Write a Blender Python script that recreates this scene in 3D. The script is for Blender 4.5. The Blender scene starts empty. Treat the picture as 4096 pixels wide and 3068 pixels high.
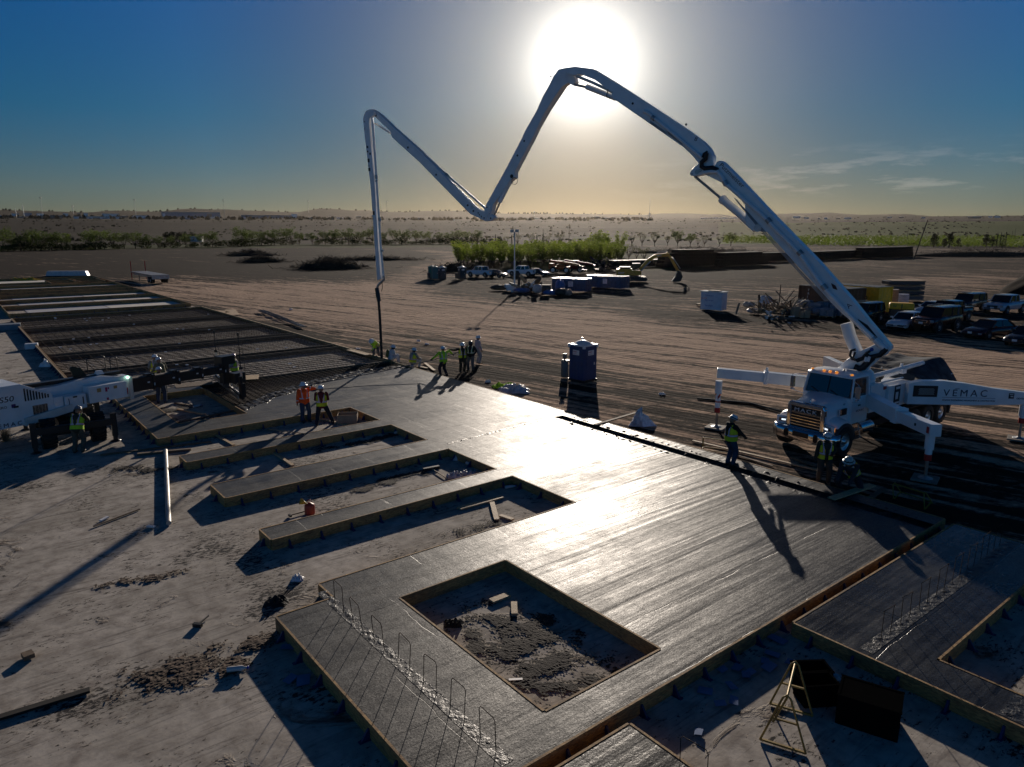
import bpy, bmesh, math, random
from mathutils import Vector, Matrix, noise
random.seed(7)
S = bpy.context.scene
COL = S.collection
R = math.radians
# ------------------------------------------------------------------ camera, sky, sun, exposure
CAM_H = 8.4
FPX = 2864.0            # focal length in photo pixels (photo 4096 x 3068)
PIT = R(12.09)
cam_d = bpy.data.cameras.new('camera'); cam = bpy.data.objects.new('camera', cam_d); COL.objects.link(cam)
cam.location = (0, 0, CAM_H); cam.rotation_euler = (R(90) - PIT, 0, 0)
cam_d.sensor_width = 36; cam_d.lens = 36 * FPX / 4096; cam_d.clip_start = .1; cam_d.clip_end = 30000
S.camera = cam
SUN_EL = 11.9; SUN_AZ = 5.4      # azimuth to the right of +Y
sun_dir = Vector((math.sin(R(SUN_AZ)) * math.cos(R(SUN_EL)), math.cos(R(SUN_AZ)) * math.cos(R(SUN_EL)), math.sin(R(SUN_EL))))
W = bpy.data.worlds.new('World'); S.world = W; W.use_nodes = True
nt = W.node_tree; N = nt.nodes; L = nt.links; N.clear()
def wn(t, **k):
    n = N.new(t)
    for a, b in k.items(): setattr(n, a, b)
    return n
sky = wn('ShaderNodeTexSky', sky_type='NISHITA', sun_disc=False, sun_elevation=R(SUN_EL), sun_rotation=R(SUN_AZ), altitude=1100, air_density=1.0, dust_density=.35, ozone_density=2.2)
bg = wn('ShaderNodeBackground'); out = wn('ShaderNodeOutputWorld')
geo = wn('ShaderNodeTexCoord')
dot = wn('ShaderNodeVectorMath', operation='DOT_PRODUCT'); dot.inputs[1].default_value = sun_dir
L.new(geo.outputs['Generated'], dot.inputs[0])
def wm(op, a, b=None, c=None):
    n = wn('ShaderNodeMath', operation=op)
    for i, v in enumerate((a, b, c)):
        if v is None: continue
        if isinstance(v, (int, float)): n.inputs[i].default_value = v
        else: L.new(v, n.inputs[i])
    return n.outputs[0]
ac = wm('ARCCOSINE', wm('MINIMUM', dot.outputs['Value'], 1.0))      # angle from the sun
core = wm('EXPONENT', wm('MULTIPLY', wm('POWER', wm('DIVIDE', ac, R(3.2)), 2.0), -1.0))
halo = wm('EXPONENT', wm('MULTIPLY', wm('DIVIDE', ac, R(4.5)), -1.0))
wide = wm('EXPONENT', wm('MULTIPLY', wm('DIVIDE', ac, R(9)), -1.0))
sepz = wn('ShaderNodeSeparateXYZ'); L.new(geo.outputs['Generated'], sepz.inputs[0])
def rgbmix(blend, a, b):
    n = wn('ShaderNodeMixRGB', blend_type=blend); n.inputs[0].default_value = 1
    for i, v in ((1, a), (2, b)):
        if isinstance(v, tuple): n.inputs[i].default_value = v
        else: L.new(v, n.inputs[i])
    return n.outputs[0]
# hazy glow round the sun disc (the aureole of a dusty sky)
aurc = rgbmix('ADD', rgbmix('MULTIPLY', (1, .95, .86, 1), wm('ADD', wm('MULTIPLY', core, 14.0), wm('MULTIPLY', halo, 12.))), rgbmix('MULTIPLY', (1.0, .93, .82, 1), wm('MULTIPLY', wide, 2.6)))
# higher sky deeper and bluer, dusty grey towards the horizon
ramp = wn('ShaderNodeValToRGB'); L.new(sepz.outputs['Z'], ramp.inputs[0])
e = ramp.color_ramp.elements; e[0].position = 0; e[0].color = (.14, .15, .16, 1); e[1].position = .42; e[1].color = (.02, .09, .17, 1)
k = e.new(.05); k.color = (.135, .18, .22, 1); k = e.new(.14); k.color = (.035, .20, .32, 1); k = e.new(.3); k.color = (.0, .23, .50, 1)
# soft low clouds on the right
cm_ = wn('ShaderNodeMapping'); cm_.inputs['Scale'].default_value = (6.5, 6.5, 40); L.new(geo.outputs['Generated'], cm_.inputs[0])
cn = wn('ShaderNodeTexNoise'); cn.inputs['Scale'].default_value = 1.6; cn.inputs['Detail'].default_value = 8; cn.inputs['Roughness'].default_value = .62; L.new(cm_.outputs[0], cn.inputs[0])
def band(v, a, b, c, d):        # rises a..b, falls c..d
    n1 = wn('ShaderNodeMapRange'); n2 = wn('ShaderNodeMapRange')
    for n_, lo, hi, o0, o1 in ((n1, a, b, 0, 1), (n2, c, d, 1, 0)):
        L.new(v, n_.inputs[0]); n_.inputs[1].default_value = lo; n_.inputs[2].default_value = hi; n_.inputs[3].default_value = o0; n_.inputs[4].default_value = o1
    return wm('MULTIPLY', n1.outputs[0], n2.outputs[0])
cth = wn('ShaderNodeMapRange'); L.new(cn.outputs[0], cth.inputs[0]); cth.inputs[1].default_value = .505; cth.inputs[2].default_value = .62
cl = wm('MULTIPLY', cth.outputs[0], wm('MULTIPLY', band(sepz.outputs['Z'], .036, .052, .070, .105), band(sepz.outputs['X'], .10, .35, 2., 3.)))
bk = wn('ShaderNodeMapRange'); L.new(dot.outputs['Value'], bk.inputs[0]); bk.inputs[1].default_value = -.4; bk.inputs[2].default_value = .6; bk.inputs[3].default_value = 1.7; bk.inputs[4].default_value = 1.
wr_ = wn('ShaderNodeValToRGB'); L.new(sepz.outputs['Z'], wr_.inputs[0]); e = wr_.color_ramp.elements; e[0].color = (1.2, .82, .44, 1); e[1].position = .16; e[1].color = (1, 1, 1, 1)
aurc = rgbmix('MULTIPLY', aurc, wr_.outputs[0])
nr = wn('ShaderNodeMapRange'); L.new(ac, nr.inputs[0]); nr.inputs[1].default_value = 0; nr.inputs[2].default_value = R(28); nr.inputs[3].default_value = .1; nr.inputs[4].default_value = 1.
skyc = rgbmix('ADD', rgbmix('MULTIPLY', rgbmix('MULTIPLY', rgbmix('MULTIPLY', sky.outputs[0], ramp.outputs[0]), bk.outputs[0]), nr.outputs[0]), aurc)
L.new(rgbmix('ADD', skyc, rgbmix('MULTIPLY', (1.2, .98, .82, 1), wm('MULTIPLY', cl, .85))), bg.inputs[0]); bg.inputs[1].default_value = .1
L.new(bg.outputs[0], out.inputs[0])
sl = bpy.data.lights.new('sun', 'SUN'); sun = bpy.data.objects.new('sun', sl); COL.objects.link(sun)
sl.energy = 4.0; sl.angle = R(.5); sl.color = (1, .88, .75)
sun.rotation_euler = sun_dir.to_track_quat('Z', 'Y').to_euler()
S.view_settings.view_transform = 'Standard'; S.view_settings.look = 'None'; S.view_settings.gamma = 1; S.view_settings.use_curve_mapping = False
S.view_settings.exposure = 0
S.cycles.max_bounces = 5; S.cycles.diffuse_bounces = 2; S.cycles.glossy_bounces = 3; S.cycles.transparent_max_bounces = 8; S.cycles.volume_bounces = 0
S.cycles.use_denoising = True
S.cycles.sample_clamp_indirect = 4; S.cycles.caustics_reflective = False; S.cycles.caustics_refractive = False

# ------------------------------------------------------------------ helpers
def ray(x, y):
    u = (x - 2048) / FPX; v = (1534 - y) / FPX
    return Vector((u, math.cos(PIT) + v * math.sin(PIT), -math.sin(PIT) + v * math.cos(PIT)))
def gp(x, y, z=0.):                     # where photo pixel x, y meets height z
    d = ray(x, y); t = (z - CAM_H) / d.z
    return Vector((d.x * t, d.y * t, z))
SC, SS = math.cos(R(38.43)), math.sin(R(38.43))
O = gp(3707, 2116, .3)
def st(s, t, z=0.):                     # slab grid: s to the left along the beams, t away from the camera
    return Vector((O.x - s * SC - t * SS, O.y - s * SS + t * SC, z))
GRID_ROT = R(38.43)                     # heading of the -s axis
MATS = {}
def mat(name, col, rough=.6, metal=0., var=.12, scale=3., bump=0., bscale=40., spec=.5, coat=0., emit=None, detail=5., stretch=None, alpha=None, trans=0.):
    if name in MATS: return MATS[name]
    m = bpy.data.materials.new(name); m.use_nodes = True; MATS[name] = m
    t = m.node_tree; p = t.nodes['Principled BSDF']
    c = (col[0], col[1], col[2], 1)
    p.inputs['Roughness'].default_value = rough; p.inputs['Metallic'].default_value = metal
    p.inputs['Specular IOR Level'].default_value = spec; p.inputs['Coat Weight'].default_value = coat
    if trans: p.inputs['Transmission Weight'].default_value = trans
    if emit: p.inputs['Emission Color'].default_value = (*emit[:3], 1); p.inputs['Emission Strength'].default_value = emit[3]
    tc = t.nodes.new('ShaderNodeTexCoord'); src = tc.outputs['Object']
    if stretch:
        mp = t.nodes.new('ShaderNodeMapping'); mp.inputs['Scale'].default_value = stretch; t.links.new(src, mp.inputs[0]); src = mp.outputs[0]
    nz = t.nodes.new('ShaderNodeTexNoise'); nz.inputs['Scale'].default_value = scale; nz.inputs['Detail'].default_value = detail
    t.links.new(src, nz.inputs['Vector'])
    rp = t.nodes.new('ShaderNodeMapRange'); rp.inputs[1].default_value = .3; rp.inputs[2].default_value = .7; rp.inputs[3].default_value = 1 - var; rp.inputs[4].default_value = 1 + var
    t.links.new(nz.outputs[0], rp.inputs[0])
    mx = t.nodes.new('ShaderNodeMixRGB'); mx.blend_type = 'MULTIPLY'; mx.inputs[0].default_value = 1; mx.inputs[1].default_value = c
    t.links.new(rp.outputs[0], mx.inputs[2]); t.links.new(mx.outputs[0], p.inputs['Base Color'])
    if bump:
        n2 = t.nodes.new('ShaderNodeTexNoise'); n2.inputs['Scale'].default_value = bscale; n2.inputs['Detail'].default_value = 4
        t.links.new(src, n2.inputs['Vector'])
        b = t.nodes.new('ShaderNodeBump'); b.inputs['Strength'].default_value = min(1, bump); b.inputs['Distance'].default_value = .02
        t.links.new(n2.outputs[0], b.inputs['Height']); t.links.new(b.outputs[0], p.inputs['Normal'])
    return m
class NT:                                # tiny node helper for the larger materials
    def __init__(s, name):
        s.m = bpy.data.materials.new(name); s.m.use_nodes = True; s.t = s.m.node_tree; s.p = s.t.nodes['Principled BSDF']; MATS[name] = s.m
    def n(s, ty, ins=None, **k):
        n = s.t.nodes.new(ty)
        for a, b in k.items(): setattr(n, a, b)
        for a, b in (ins or {}).items():
            if hasattr(b, 'links') or isinstance(b, bpy.types.NodeSocket): s.t.links.new(b, n.inputs[a])
            else: n.inputs[a].default_value = b
        return n
    def math(s, op, *a):
        return s.n('ShaderNodeMath', {i: v for i, v in enumerate(a)}, operation=op).outputs[0]
    def noise(s, vec, scale, detail=4, rough=.5, dist=0.):
        return s.n('ShaderNodeTexNoise', {'Vector': vec, 'Scale': scale, 'Detail': detail, 'Roughness': rough, 'Distortion': dist}).outputs[0]
    def mapr(s, v, a, b, c=0., d=1.):
        return s.n('ShaderNodeMapRange', {0: v, 1: a, 2: b, 3: c, 4: d}).outputs[0]
    def mix(s, f, a, b, blend='MIX'):
        n = s.n('ShaderNodeMixRGB', {0: f, 1: a, 2: b}, blend_type=blend); return n.outputs[0]
    def map(s, vec, scale=(1, 1, 1), rot=(0, 0, 0)):
        return s.n('ShaderNodeMapping', {'Vector': vec, 'Scale': scale, 'Rotation': rot}).outputs[0]
    def bump(s, h, strength=1., dist=.02, prev=None):
        i = {'Height': h, 'Strength': strength, 'Distance': dist}
        if prev is not None: i['Normal'] = prev
        return s.n('ShaderNodeBump', i).outputs[0]
    def to(s, name, v):
        if isinstance(v, bpy.types.NodeSocket): s.t.links.new(v, s.p.inputs[name])
        else: s.p.inputs[name].default_value = v
def tag(o, label=None, cat=None, group=None, kind=None):
    if label: o['label'] = label
    if cat: o['category'] = cat
    if group: o['group'] = group
    if kind: o['kind'] = kind
    return o
def empty(name, loc, rz=0., label=None, cat=None, group=None):
    o = bpy.data.objects.new(name, None); COL.objects.link(o); o.empty_display_size = .3
    o.location = loc; o.rotation_euler = (0, 0, rz)
    return tag(o, label, cat, group)
class MB:
    """collects shapes; build() links them as one mesh object"""
    def __init__(s): s.v = []; s.f = []; s.mi = []; s.sm = []; s.cur = 0
    def add(s, vs, fs, smooth=False, M=None):
        b = len(s.v)
        s.v += [tuple(M @ Vector(p)) if M else tuple(p) for p in vs]
        for f in fs: s.f.append([i + b for i in f]); s.mi.append(s.cur); s.sm.append(smooth)
        return s
    def m(s, i): s.cur = i; return s
    def box(s, c, d, M=None, rz=0., taper=1.):
        x, y, z = d[0] / 2, d[1] / 2, d[2] / 2; T = Matrix.Translation(c) @ Matrix.Rotation(rz, 4, 'Z')
        if M: T = M @ T
        k = taper
        vs = [(-x, -y, -z), (x, -y, -z), (x, y, -z), (-x, y, -z), (-x * k, -y * k, z), (x * k, -y * k, z), (x * k, y * k, z), (-x * k, y * k, z)]
        return s.add(vs, [(0, 3, 2, 1), (4, 5, 6, 7), (0, 1, 5, 4), (1, 2, 6, 5), (2, 3, 7, 6), (3, 0, 4, 7)], M=T)
    def bar(s, a, b, w, h=None, up=(0, 0, 1), w2=None, h2=None):      # rectangular bar from a to b
        a = Vector(a); b = Vector(b); h = h or w; w2 = w2 or w; h2 = h2 or h
        d = (b - a).normalized(); u = Vector(up)
        if abs(d.dot(u)) > .98: u = Vector((1, 0, 0))
        sd = d.cross(u).normalized(); u = sd.cross(d)
        vs = []
        for p, ww, hh in ((a, w, h), (b, w2, h2)):
            for i, j in ((-1, -1), (1, -1), (1, 1), (-1, 1)): vs.append(p + sd * ww / 2 * i + u * hh / 2 * j)
        return s.add(vs, [(0, 1, 2, 3), (7, 6, 5, 4), (0, 4, 5, 1), (1, 5, 6, 2), (2, 6, 7, 3), (3, 7, 4, 0)])
    def cyl(s, a, b, r, r2=None, n=12, smooth=True, caps=True):
        a = Vector(a); b = Vector(b); r2 = r if r2 is None else r2
        d = (b - a).normalized(); u = Vector((0, 0, 1)) if abs(d.z) < .9 else Vector((1, 0, 0))
        sx = d.cross(u).normalized(); sy = d.cross(sx)
        vs = []
        for p, q in ((a, r), (b, r2)):
            for i in range(n):
                t = 2 * math.pi * i / n; vs.append(p + sx * math.cos(t) * q + sy * math.sin(t) * q)
        s.add(vs, [(i, (i + 1) % n, n + (i + 1) % n, n + i) for i in range(n)], smooth)
        if caps: s.add(vs, [tuple(range(n))[::-1], tuple(range(n, 2 * n))])
        return s
    def tube(s, pts, r, n=8, smooth=True):
        pts = [Vector(p) for p in pts]; vs = []; m = len(pts); sx = None
        for k, p in enumerate(pts):
            d = (pts[min(k + 1, m - 1)] - pts[max(k - 1, 0)]).normalized()
            if sx is None:
                u = Vector((0, 0, 1)) if abs(d.z) < .9 else Vector((1, 0, 0)); sx = d.cross(u).normalized()
            sx = (sx - d * sx.dot(d)).normalized(); sy = d.cross(sx); q = r[k] if isinstance(r, (list, tuple)) else r
            for i in range(n):
                t = 2 * math.pi * i / n; vs.append(p + sx * math.cos(t) * q + sy * math.sin(t) * q)
        fs = [(k * n + i, k * n + (i + 1) % n, (k + 1) * n + (i + 1) % n, (k + 1) * n + i) for k in range(m - 1) for i in range(n)]
        s.add(vs, fs, smooth); s.add(vs, [tuple(range(n))[::-1], tuple(range((m - 1) * n, m * n))]); return s
    def prism(s, poly, axis, a, b, M=None):     # 2-D outline extruded along axis ('x','y','z') from a to b
        n = len(poly); vs = []
        for c in (a, b):
            for p, q in poly: vs.append({'x': (c, p, q), 'y': (p, c, q), 'z': (p, q, c)}[axis])
        return s.add(vs, [tuple(range(n)), tuple(range(n, 2 * n))[::-1]] + [(i, n + i, n + (i + 1) % n, (i + 1) % n) for i in range(n)], M=M)
    def sphere(s, c, r, n=12, m=8, sc=(1, 1, 1), M=None):
        vs = []; fs = []
        for j in range(m + 1):
            a = math.pi * j / m
            for i in range(n):
                b = 2 * math.pi * i / n
                vs.append((c[0] + r * sc[0] * math.sin(a) * math.cos(b), c[1] + r * sc[1] * math.sin(a) * math.sin(b), c[2] + r * sc[2] * math.cos(a)))
        for j in range(m):
            for i in range(n): fs.append((j * n + i, (j + 1) * n + i, (j + 1) * n + (i + 1) % n, j * n + (i + 1) % n))
        return s.add(vs, fs, True, M)
    def lathe(s, prof, c=(0, 0, 0), n=24, M=None, smooth=True):       # profile (r, z) about z
        vs = []; k = len(prof)
        for r, z in prof:
            for i in range(n):
                t = 2 * math.pi * i / n; vs.append((c[0] + r * math.cos(t), c[1] + r * math.sin(t), c[2] + z))
        return s.add(vs, [(j * n + i, j * n + (i + 1) % n, (j + 1) * n + (i + 1) % n, (j + 1) * n + i) for j in range(k - 1) for i in range(n)], smooth, M)
    def capsule(s, a, b, ra, rb, n=14, h=5):
        a = Vector(a); b = Vector(b); d = b - a
        if d.length < 1e-5: return s.sphere(a, max(ra, rb))
        d.normalize(); u = Vector((0, 0, 1)) if abs(d.z) < .9 else Vector((1, 0, 0)); sx = d.cross(u).normalized(); sy = d.cross(sx)
        vs = []
        rings = [(a, ra, -math.pi / 2 + math.pi / 2 * i / h) for i in range(h + 1)] + [(b, rb, math.pi / 2 * i / h) for i in range(h + 1)]
        for p, q, t in rings:
            for i in range(n):
                g = 2 * math.pi * i / n; rr = max(q * math.cos(t), 1e-4)
                vs.append(p + d * q * math.sin(t) + sx * math.cos(g) * rr + sy * math.sin(g) * rr)
        K = len(rings)
        s.add(vs, [(k * n + i, k * n + (i + 1) % n, (k + 1) * n + (i + 1) % n, (k + 1) * n + i) for k in range(K - 1) for i in range(n)] + [tuple(range(n))[::-1], tuple(range((K - 1) * n, K * n))], True)
        return s
    def build(s, name, mats, parent=None, loc=None, bevel=0., fix=True, rot=None):
        me = bpy.data.meshes.new(name); me.from_pydata(s.v, [], s.f)
        if not isinstance(mats, (list, tuple)): mats = [mats]
        for m_ in mats: me.materials.append(m_)
        me.polygons.foreach_set('material_index', s.mi); me.polygons.foreach_set('use_smooth', s.sm)
        if fix:
            bm = bmesh.new(); bm.from_mesh(me); bmesh.ops.recalc_face_normals(bm, faces=bm.faces); bm.to_mesh(me); bm.free()
        me.update(); o = bpy.data.objects.new(name, me); COL.objects.link(o)
        if parent: o.parent = parent
        if loc is not None: o.location = loc
        if rot is not None: o.rotation_euler = rot
        if bevel:
            b = o.modifiers.new('bevel', 'BEVEL'); b.width = bevel; b.segments = 2; b.limit_method = 'ANGLE'; b.angle_limit = R(50)
        return o
def text(name, s, size, m, parent, M, depth=.004, spacing=1., xs=1., ital=0.):
    """lettering as a mesh; M places it: x along the line, y up the letters, z out of the surface"""
    c = bpy.data.curves.new(name, 'FONT'); c.body = s; c.size = size; c.extrude = depth; c.space_character = spacing; c.resolution_u = 3; c.shear = ital
    o = bpy.data.objects.new(name + '_tmp', c); COL.objects.link(o)
    me = bpy.data.meshes.new_from_object(o.evaluated_get(bpy.context.evaluated_depsgraph_get()))
    bpy.data.objects.remove(o); bpy.data.curves.remove(c)
    me.transform(M @ Matrix.Diagonal((xs, 1, 1, 1))); me.materials.clear(); me.materials.append(m)
    q = bpy.data.objects.new(name, me); COL.objects.link(q)
    if parent: q.parent = parent
    return q
def frame(o, x, y):                      # matrix from origin, text direction x, up direction y
    x = Vector(x).normalized(); y = Vector(y).normalized(); z = x.cross(y).normalized(); y = z.cross(x)
    return Matrix(((x.x, y.x, z.x, o[0]), (x.y, y.y, z.y, o[1]), (x.z, y.z, z.z, o[2]), (0, 0, 0, 1)))
def copy_tree(o, parent=None):
    c = o.copy(); COL.objects.link(c)
    if parent: c.parent = parent
    for ch in [x for x in COL.objects if x.parent == o]: copy_tree(ch, c)
    return c
# ------------------------------------------------------------------ materials of the setting
def dirt_mat():
    q = NT('dirt'); tc = q.n('ShaderNodeTexCoord').outputs['Object']
    at = q.n('ShaderNodeAttribute', attribute_name='zone').outputs['Color']
    sep = q.n('ShaderNodeSeparateColor', {0: at}); dry, grn, far = sep.outputs[0], sep.outputs[1], sep.outputs[2]
    rot = q.map(tc, (1, 1, 1), (0, 0, R(40)))
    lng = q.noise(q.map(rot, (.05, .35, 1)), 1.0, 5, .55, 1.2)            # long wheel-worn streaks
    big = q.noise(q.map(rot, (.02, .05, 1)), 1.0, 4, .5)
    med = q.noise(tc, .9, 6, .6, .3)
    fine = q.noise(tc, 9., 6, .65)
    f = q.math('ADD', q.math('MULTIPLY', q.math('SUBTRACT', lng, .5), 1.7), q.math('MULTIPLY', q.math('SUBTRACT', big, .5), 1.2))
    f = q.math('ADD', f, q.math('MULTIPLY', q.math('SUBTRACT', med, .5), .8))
    thin = q.noise(q.map(rot, (.05, .8, 1)), 1.0, 7, .72, .7); thin2 = q.noise(q.map(tc, (1.1, 1.6, 1)), 2.2, 7, .72, .4)  # soil streaks and clods; light and shade of ruts put into the colour
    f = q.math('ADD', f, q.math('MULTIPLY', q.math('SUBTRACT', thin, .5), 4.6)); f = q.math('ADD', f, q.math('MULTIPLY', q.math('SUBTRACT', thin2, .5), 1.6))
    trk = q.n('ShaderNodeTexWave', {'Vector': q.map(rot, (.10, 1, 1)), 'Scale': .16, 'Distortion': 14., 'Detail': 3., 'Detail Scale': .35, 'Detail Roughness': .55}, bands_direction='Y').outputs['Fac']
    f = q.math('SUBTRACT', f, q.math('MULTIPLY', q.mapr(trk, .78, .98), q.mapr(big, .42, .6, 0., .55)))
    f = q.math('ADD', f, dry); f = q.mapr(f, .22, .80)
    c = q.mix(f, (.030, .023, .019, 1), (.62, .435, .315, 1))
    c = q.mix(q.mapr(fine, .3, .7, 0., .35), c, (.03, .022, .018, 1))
    # far scrub land: bushes as dark dots on tan ground
    dots = q.n('ShaderNodeTexVoronoi', {'Vector': q.map(tc, (1, 1, 1)), 'Scale': .13}).outputs['Distance']
    scrub = q.mix(q.mapr(dots, .15, .55), (.014, .016, .011, 1), (.045, .037, .029, 1))
    bign = q.noise(q.map(tc, (.0015, .006, 1)), 1.0, 6, .6)
    scrub = q.mix(q.mapr(bign, .42, .62), scrub, (.028, .025, .021, 1))
    c = q.mix(far, c, scrub)
    gg = q.mix(q.noise(tc, .25, 5), (.022, .040, .010, 1), (.085, .135, .024, 1))
    c = q.mix(grn, c, gg)
    q.to('Base Color', c); q.to('Roughness', 1.); q.to('Specular IOR Level', .04)
    # ruts and clods
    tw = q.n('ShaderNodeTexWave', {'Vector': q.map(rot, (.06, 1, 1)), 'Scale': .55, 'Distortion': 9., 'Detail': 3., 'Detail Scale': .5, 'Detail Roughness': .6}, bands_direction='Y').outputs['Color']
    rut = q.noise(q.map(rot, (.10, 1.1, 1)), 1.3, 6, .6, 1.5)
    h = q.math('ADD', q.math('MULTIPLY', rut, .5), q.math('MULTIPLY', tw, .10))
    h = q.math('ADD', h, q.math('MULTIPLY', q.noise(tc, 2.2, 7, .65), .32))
    near = q.math('SUBTRACT', 1.0, far)
    b = q.bump(h, 1., .26); b2 = q.bump(q.noise(tc, 12., 5, .7), .8, .05, b)
    q.t.links.new(b2, q.p.inputs['Normal'])
    return q.m
def pad_mat():
    q = NT('dusty_concrete_pad'); tc = q.n('ShaderNodeTexCoord').outputs['Object']
    big = q.noise(tc, .35, 6, .6, .6); sm = q.noise(tc, 2.5, 6, .65); spk = q.noise(q.map(tc, (1, 1.9, 1), (0, 0, R(30))), 5.5, 6, .76, .3)
    c = q.mix(q.mapr(big, .35, .65), (.40, .36, .305, 1), (.60, .54, .47, 1))
    c = q.mix(q.mapr(sm, .42, .66, 0, .65), c, (.19, .155, .13, 1))
    spots = q.mapr(q.math('ADD', spk, q.math('MULTIPLY', q.math('SUBTRACT', q.noise(tc, .55, 3), .5), .6)), .585, .63)
    c = q.mix(spots, c, (.022, .020, .022, 1))
    mud = q.mapr(q.noise(q.map(tc, (1, 1, 1)), .42, 7, .62, 1.5), .61, .68)
    c = q.mix(q.math('MULTIPLY', mud, .9), c, (.075, .048, .032, 1))
    # drag scratches
    scr = q.noise(q.map(tc, (.5, 8, 1), (0, 0, R(-20))), 1.2, 5, .6, .8)
    c = q.mix(q.mapr(scr, .54, .68, 0, .6), c, (.12, .105, .095, 1))
    q.to('Base Color', c); q.to('Roughness', .9); q.to('Specular IOR Level', .2)
    b = q.bump(q.math('ADD', q.math('MULTIPLY', spots, .5), sm), .6, .02)
    q.t.links.new(q.bump(mud, .8, .04, b), q.p.inputs['Normal'])
    return q.m
def wet_mat(name, base=.085, r0=.28, r1=.5, streak=1.):
    q = NT(name); tc = q.n('ShaderNodeTexCoord').outputs['Object']       # object axes = slab grid
    big = q.noise(q.map(tc, (.12, .5, 1)), 1.5, 5, .6, .4); fine = q.noise(tc, 24., 4, .7); grit = q.noise(tc, 55., 3, .7)
    med = q.noise(tc, 1.6, 5, .6)
    wob = q.n('ShaderNodeVectorMath', {0: tc, 1: q.n('ShaderNodeVectorMath', {0: q.n('ShaderNodeTexNoise', {'Vector': tc, 'Scale': 1.1, 'Detail': 4.}).outputs['Color'], 'Scale': .22}, operation='SCALE').outputs[0]}, operation='ADD').outputs[0]
    def lines(vec, w, h, ms, seed):
        bk = q.n('ShaderNodeTexBrick', {'Vector': vec, 'Color1': (.2, .2, .2, 1), 'Color2': (.8, .8, .8, 1), 'Mortar': (0, 0, 0, 1), 'Scale': 1., 'Mortar Size': ms, 'Mortar Smooth': .6, 'Bias': 0., 'Brick Width': w, 'Row Height': h}, offset=.37 + seed * .1); return bk.outputs['Fac'], bk.outputs['Color']
    l1, c1 = lines(wob, 5.3, 1.9, .014, 0); l2, c2 = lines(q.map(wob, (1, 1, 1), (0, 0, R(.8))), 2.7, 3.4, .010, 1)
    patch = q.math('ADD', q.math('MULTIPLY', c1, .5), q.math('MULTIPLY', c2, .5))
    gate = q.mapr(q.noise(tc, .7, 3), .42, .56); line = q.math('MULTIPLY', q.math('MAXIMUM', l1, l2), gate)
    f = q.mapr(q.math('ADD', q.math('MULTIPLY', big, .6), q.math('MULTIPLY', med, .4)), .35, .65)
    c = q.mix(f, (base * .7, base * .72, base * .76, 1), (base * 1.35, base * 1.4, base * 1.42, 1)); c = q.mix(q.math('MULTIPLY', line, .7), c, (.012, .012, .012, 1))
    q.to('Base Color', c)
    rg = q.math('ADD', q.math('MULTIPLY', med, .3), q.math('ADD', q.math('MULTIPLY', big, .45), q.math('MULTIPLY', patch, .25)))
    q.to('Roughness', q.mapr(rg, .38, .62, r0, r1)); q.to('Specular IOR Level', q.math('MULTIPLY', q.mapr(q.noise(tc, 9., 6, .75), .35, .65, .35, 1.), q.mapr(q.noise(tc, 30., 4, .7), .38, .62, .10, .78)))
    st1 = q.noise(q.map(tc, (.07, 1.9, 1)), 1.0, 3, .5, .3)              # screed streaks along the beams
    st2 = q.noise(q.map(tc, (1.8, .12, 1)), 1.0, 3, .5, .2)
    h = q.math('ADD', q.math('MULTIPLY', st1, .62 * streak), q.math('MULTIPLY', st2, .14 * streak)); h = q.math('ADD', h, q.math('MULTIPLY', patch, .03))
    b = q.bump(h, 1., .07)
    b = q.bump(q.noise(q.map(tc, (.6, 1.2, 1)), 3.0, 4, .6), .5, .02, b); b = q.bump(q.math('SUBTRACT', 1., line), .6, .006, b)
    b = q.bump(fine, .7, .006, b); b = q.bump(grit, .5, .002, b)
    q.t.links.new(b, q.p.inputs['Normal'])
    return q.m
def osb_mat():
    q = NT('osb_board'); tc = q.n('ShaderNodeTexCoord').outputs['Object']
    v = q.n('ShaderNodeTexVoronoi', {'Vector': q.map(tc, (6, 6, 22)), 'Scale': 2.2}).outputs['Color']
    c = q.mix(q.n('ShaderNodeSeparateColor', {0: v}).outputs[0], (.24, .125, .045, 1), (.52, .31, .11, 1))
    st_ = q.mapr(q.noise(q.map(tc, (1, 1, 3)), 1.1, 5, .6), .5, .72)
    c = q.mix(q.math('MULTIPLY', st_, .8), c, (.05, .04, .035, 1))       # cement splashes and damp
    q.to('Base Color', c); q.to('Roughness', .75)
    q.t.links.new(q.bump(q.noise(tc, 30., 3), .4, .01), q.p.inputs['Normal'])
    return q.m
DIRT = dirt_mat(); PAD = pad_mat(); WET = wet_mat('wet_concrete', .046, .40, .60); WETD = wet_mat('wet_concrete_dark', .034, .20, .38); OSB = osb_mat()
SLURRY = mat('rough_slurry', (.045, .047, .05), .42, var=.5, scale=6, bump=1., bscale=18, spec=.35)
LUMBER = mat('lumber', (.52, .36, .20), .7, var=.3, scale=4, stretch=(1, 8, 8), bump=.3)
LUMD = mat('lumber_dark', (.16, .11, .07), .8, var=.4, scale=4, stretch=(1, 8, 8), bump=.3)
REBAR = mat('rusty_rebar', (.035, .021, .015), .8, 0., var=.4, scale=12, spec=.2)
BLUEP = mat('blue_plastic', (.018, .026, .10), .45, var=.15)
WHITE = mat('white_paint', (.86, .87, .88), .32, var=.07, scale=2.0, coat=.35)
WHITE2 = mat('white_paint_dusty', (.70, .68, .64), .45, var=.18, scale=1.5)
BLACK = mat('black_steel', (.012, .013, .015), .42, var=.3)
RUB = mat('rubber', (.018, .018, .018), .75, var=.3, bump=.3)
CHROME = mat('chrome', (.75, .75, .76), .12, 1., var=.05)
STEEL = mat('steel', (.38, .38, .38), .38, .9, var=.2)
ALU = mat('aluminium', (.62, .62, .63), .33, .9, var=.12)
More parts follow.
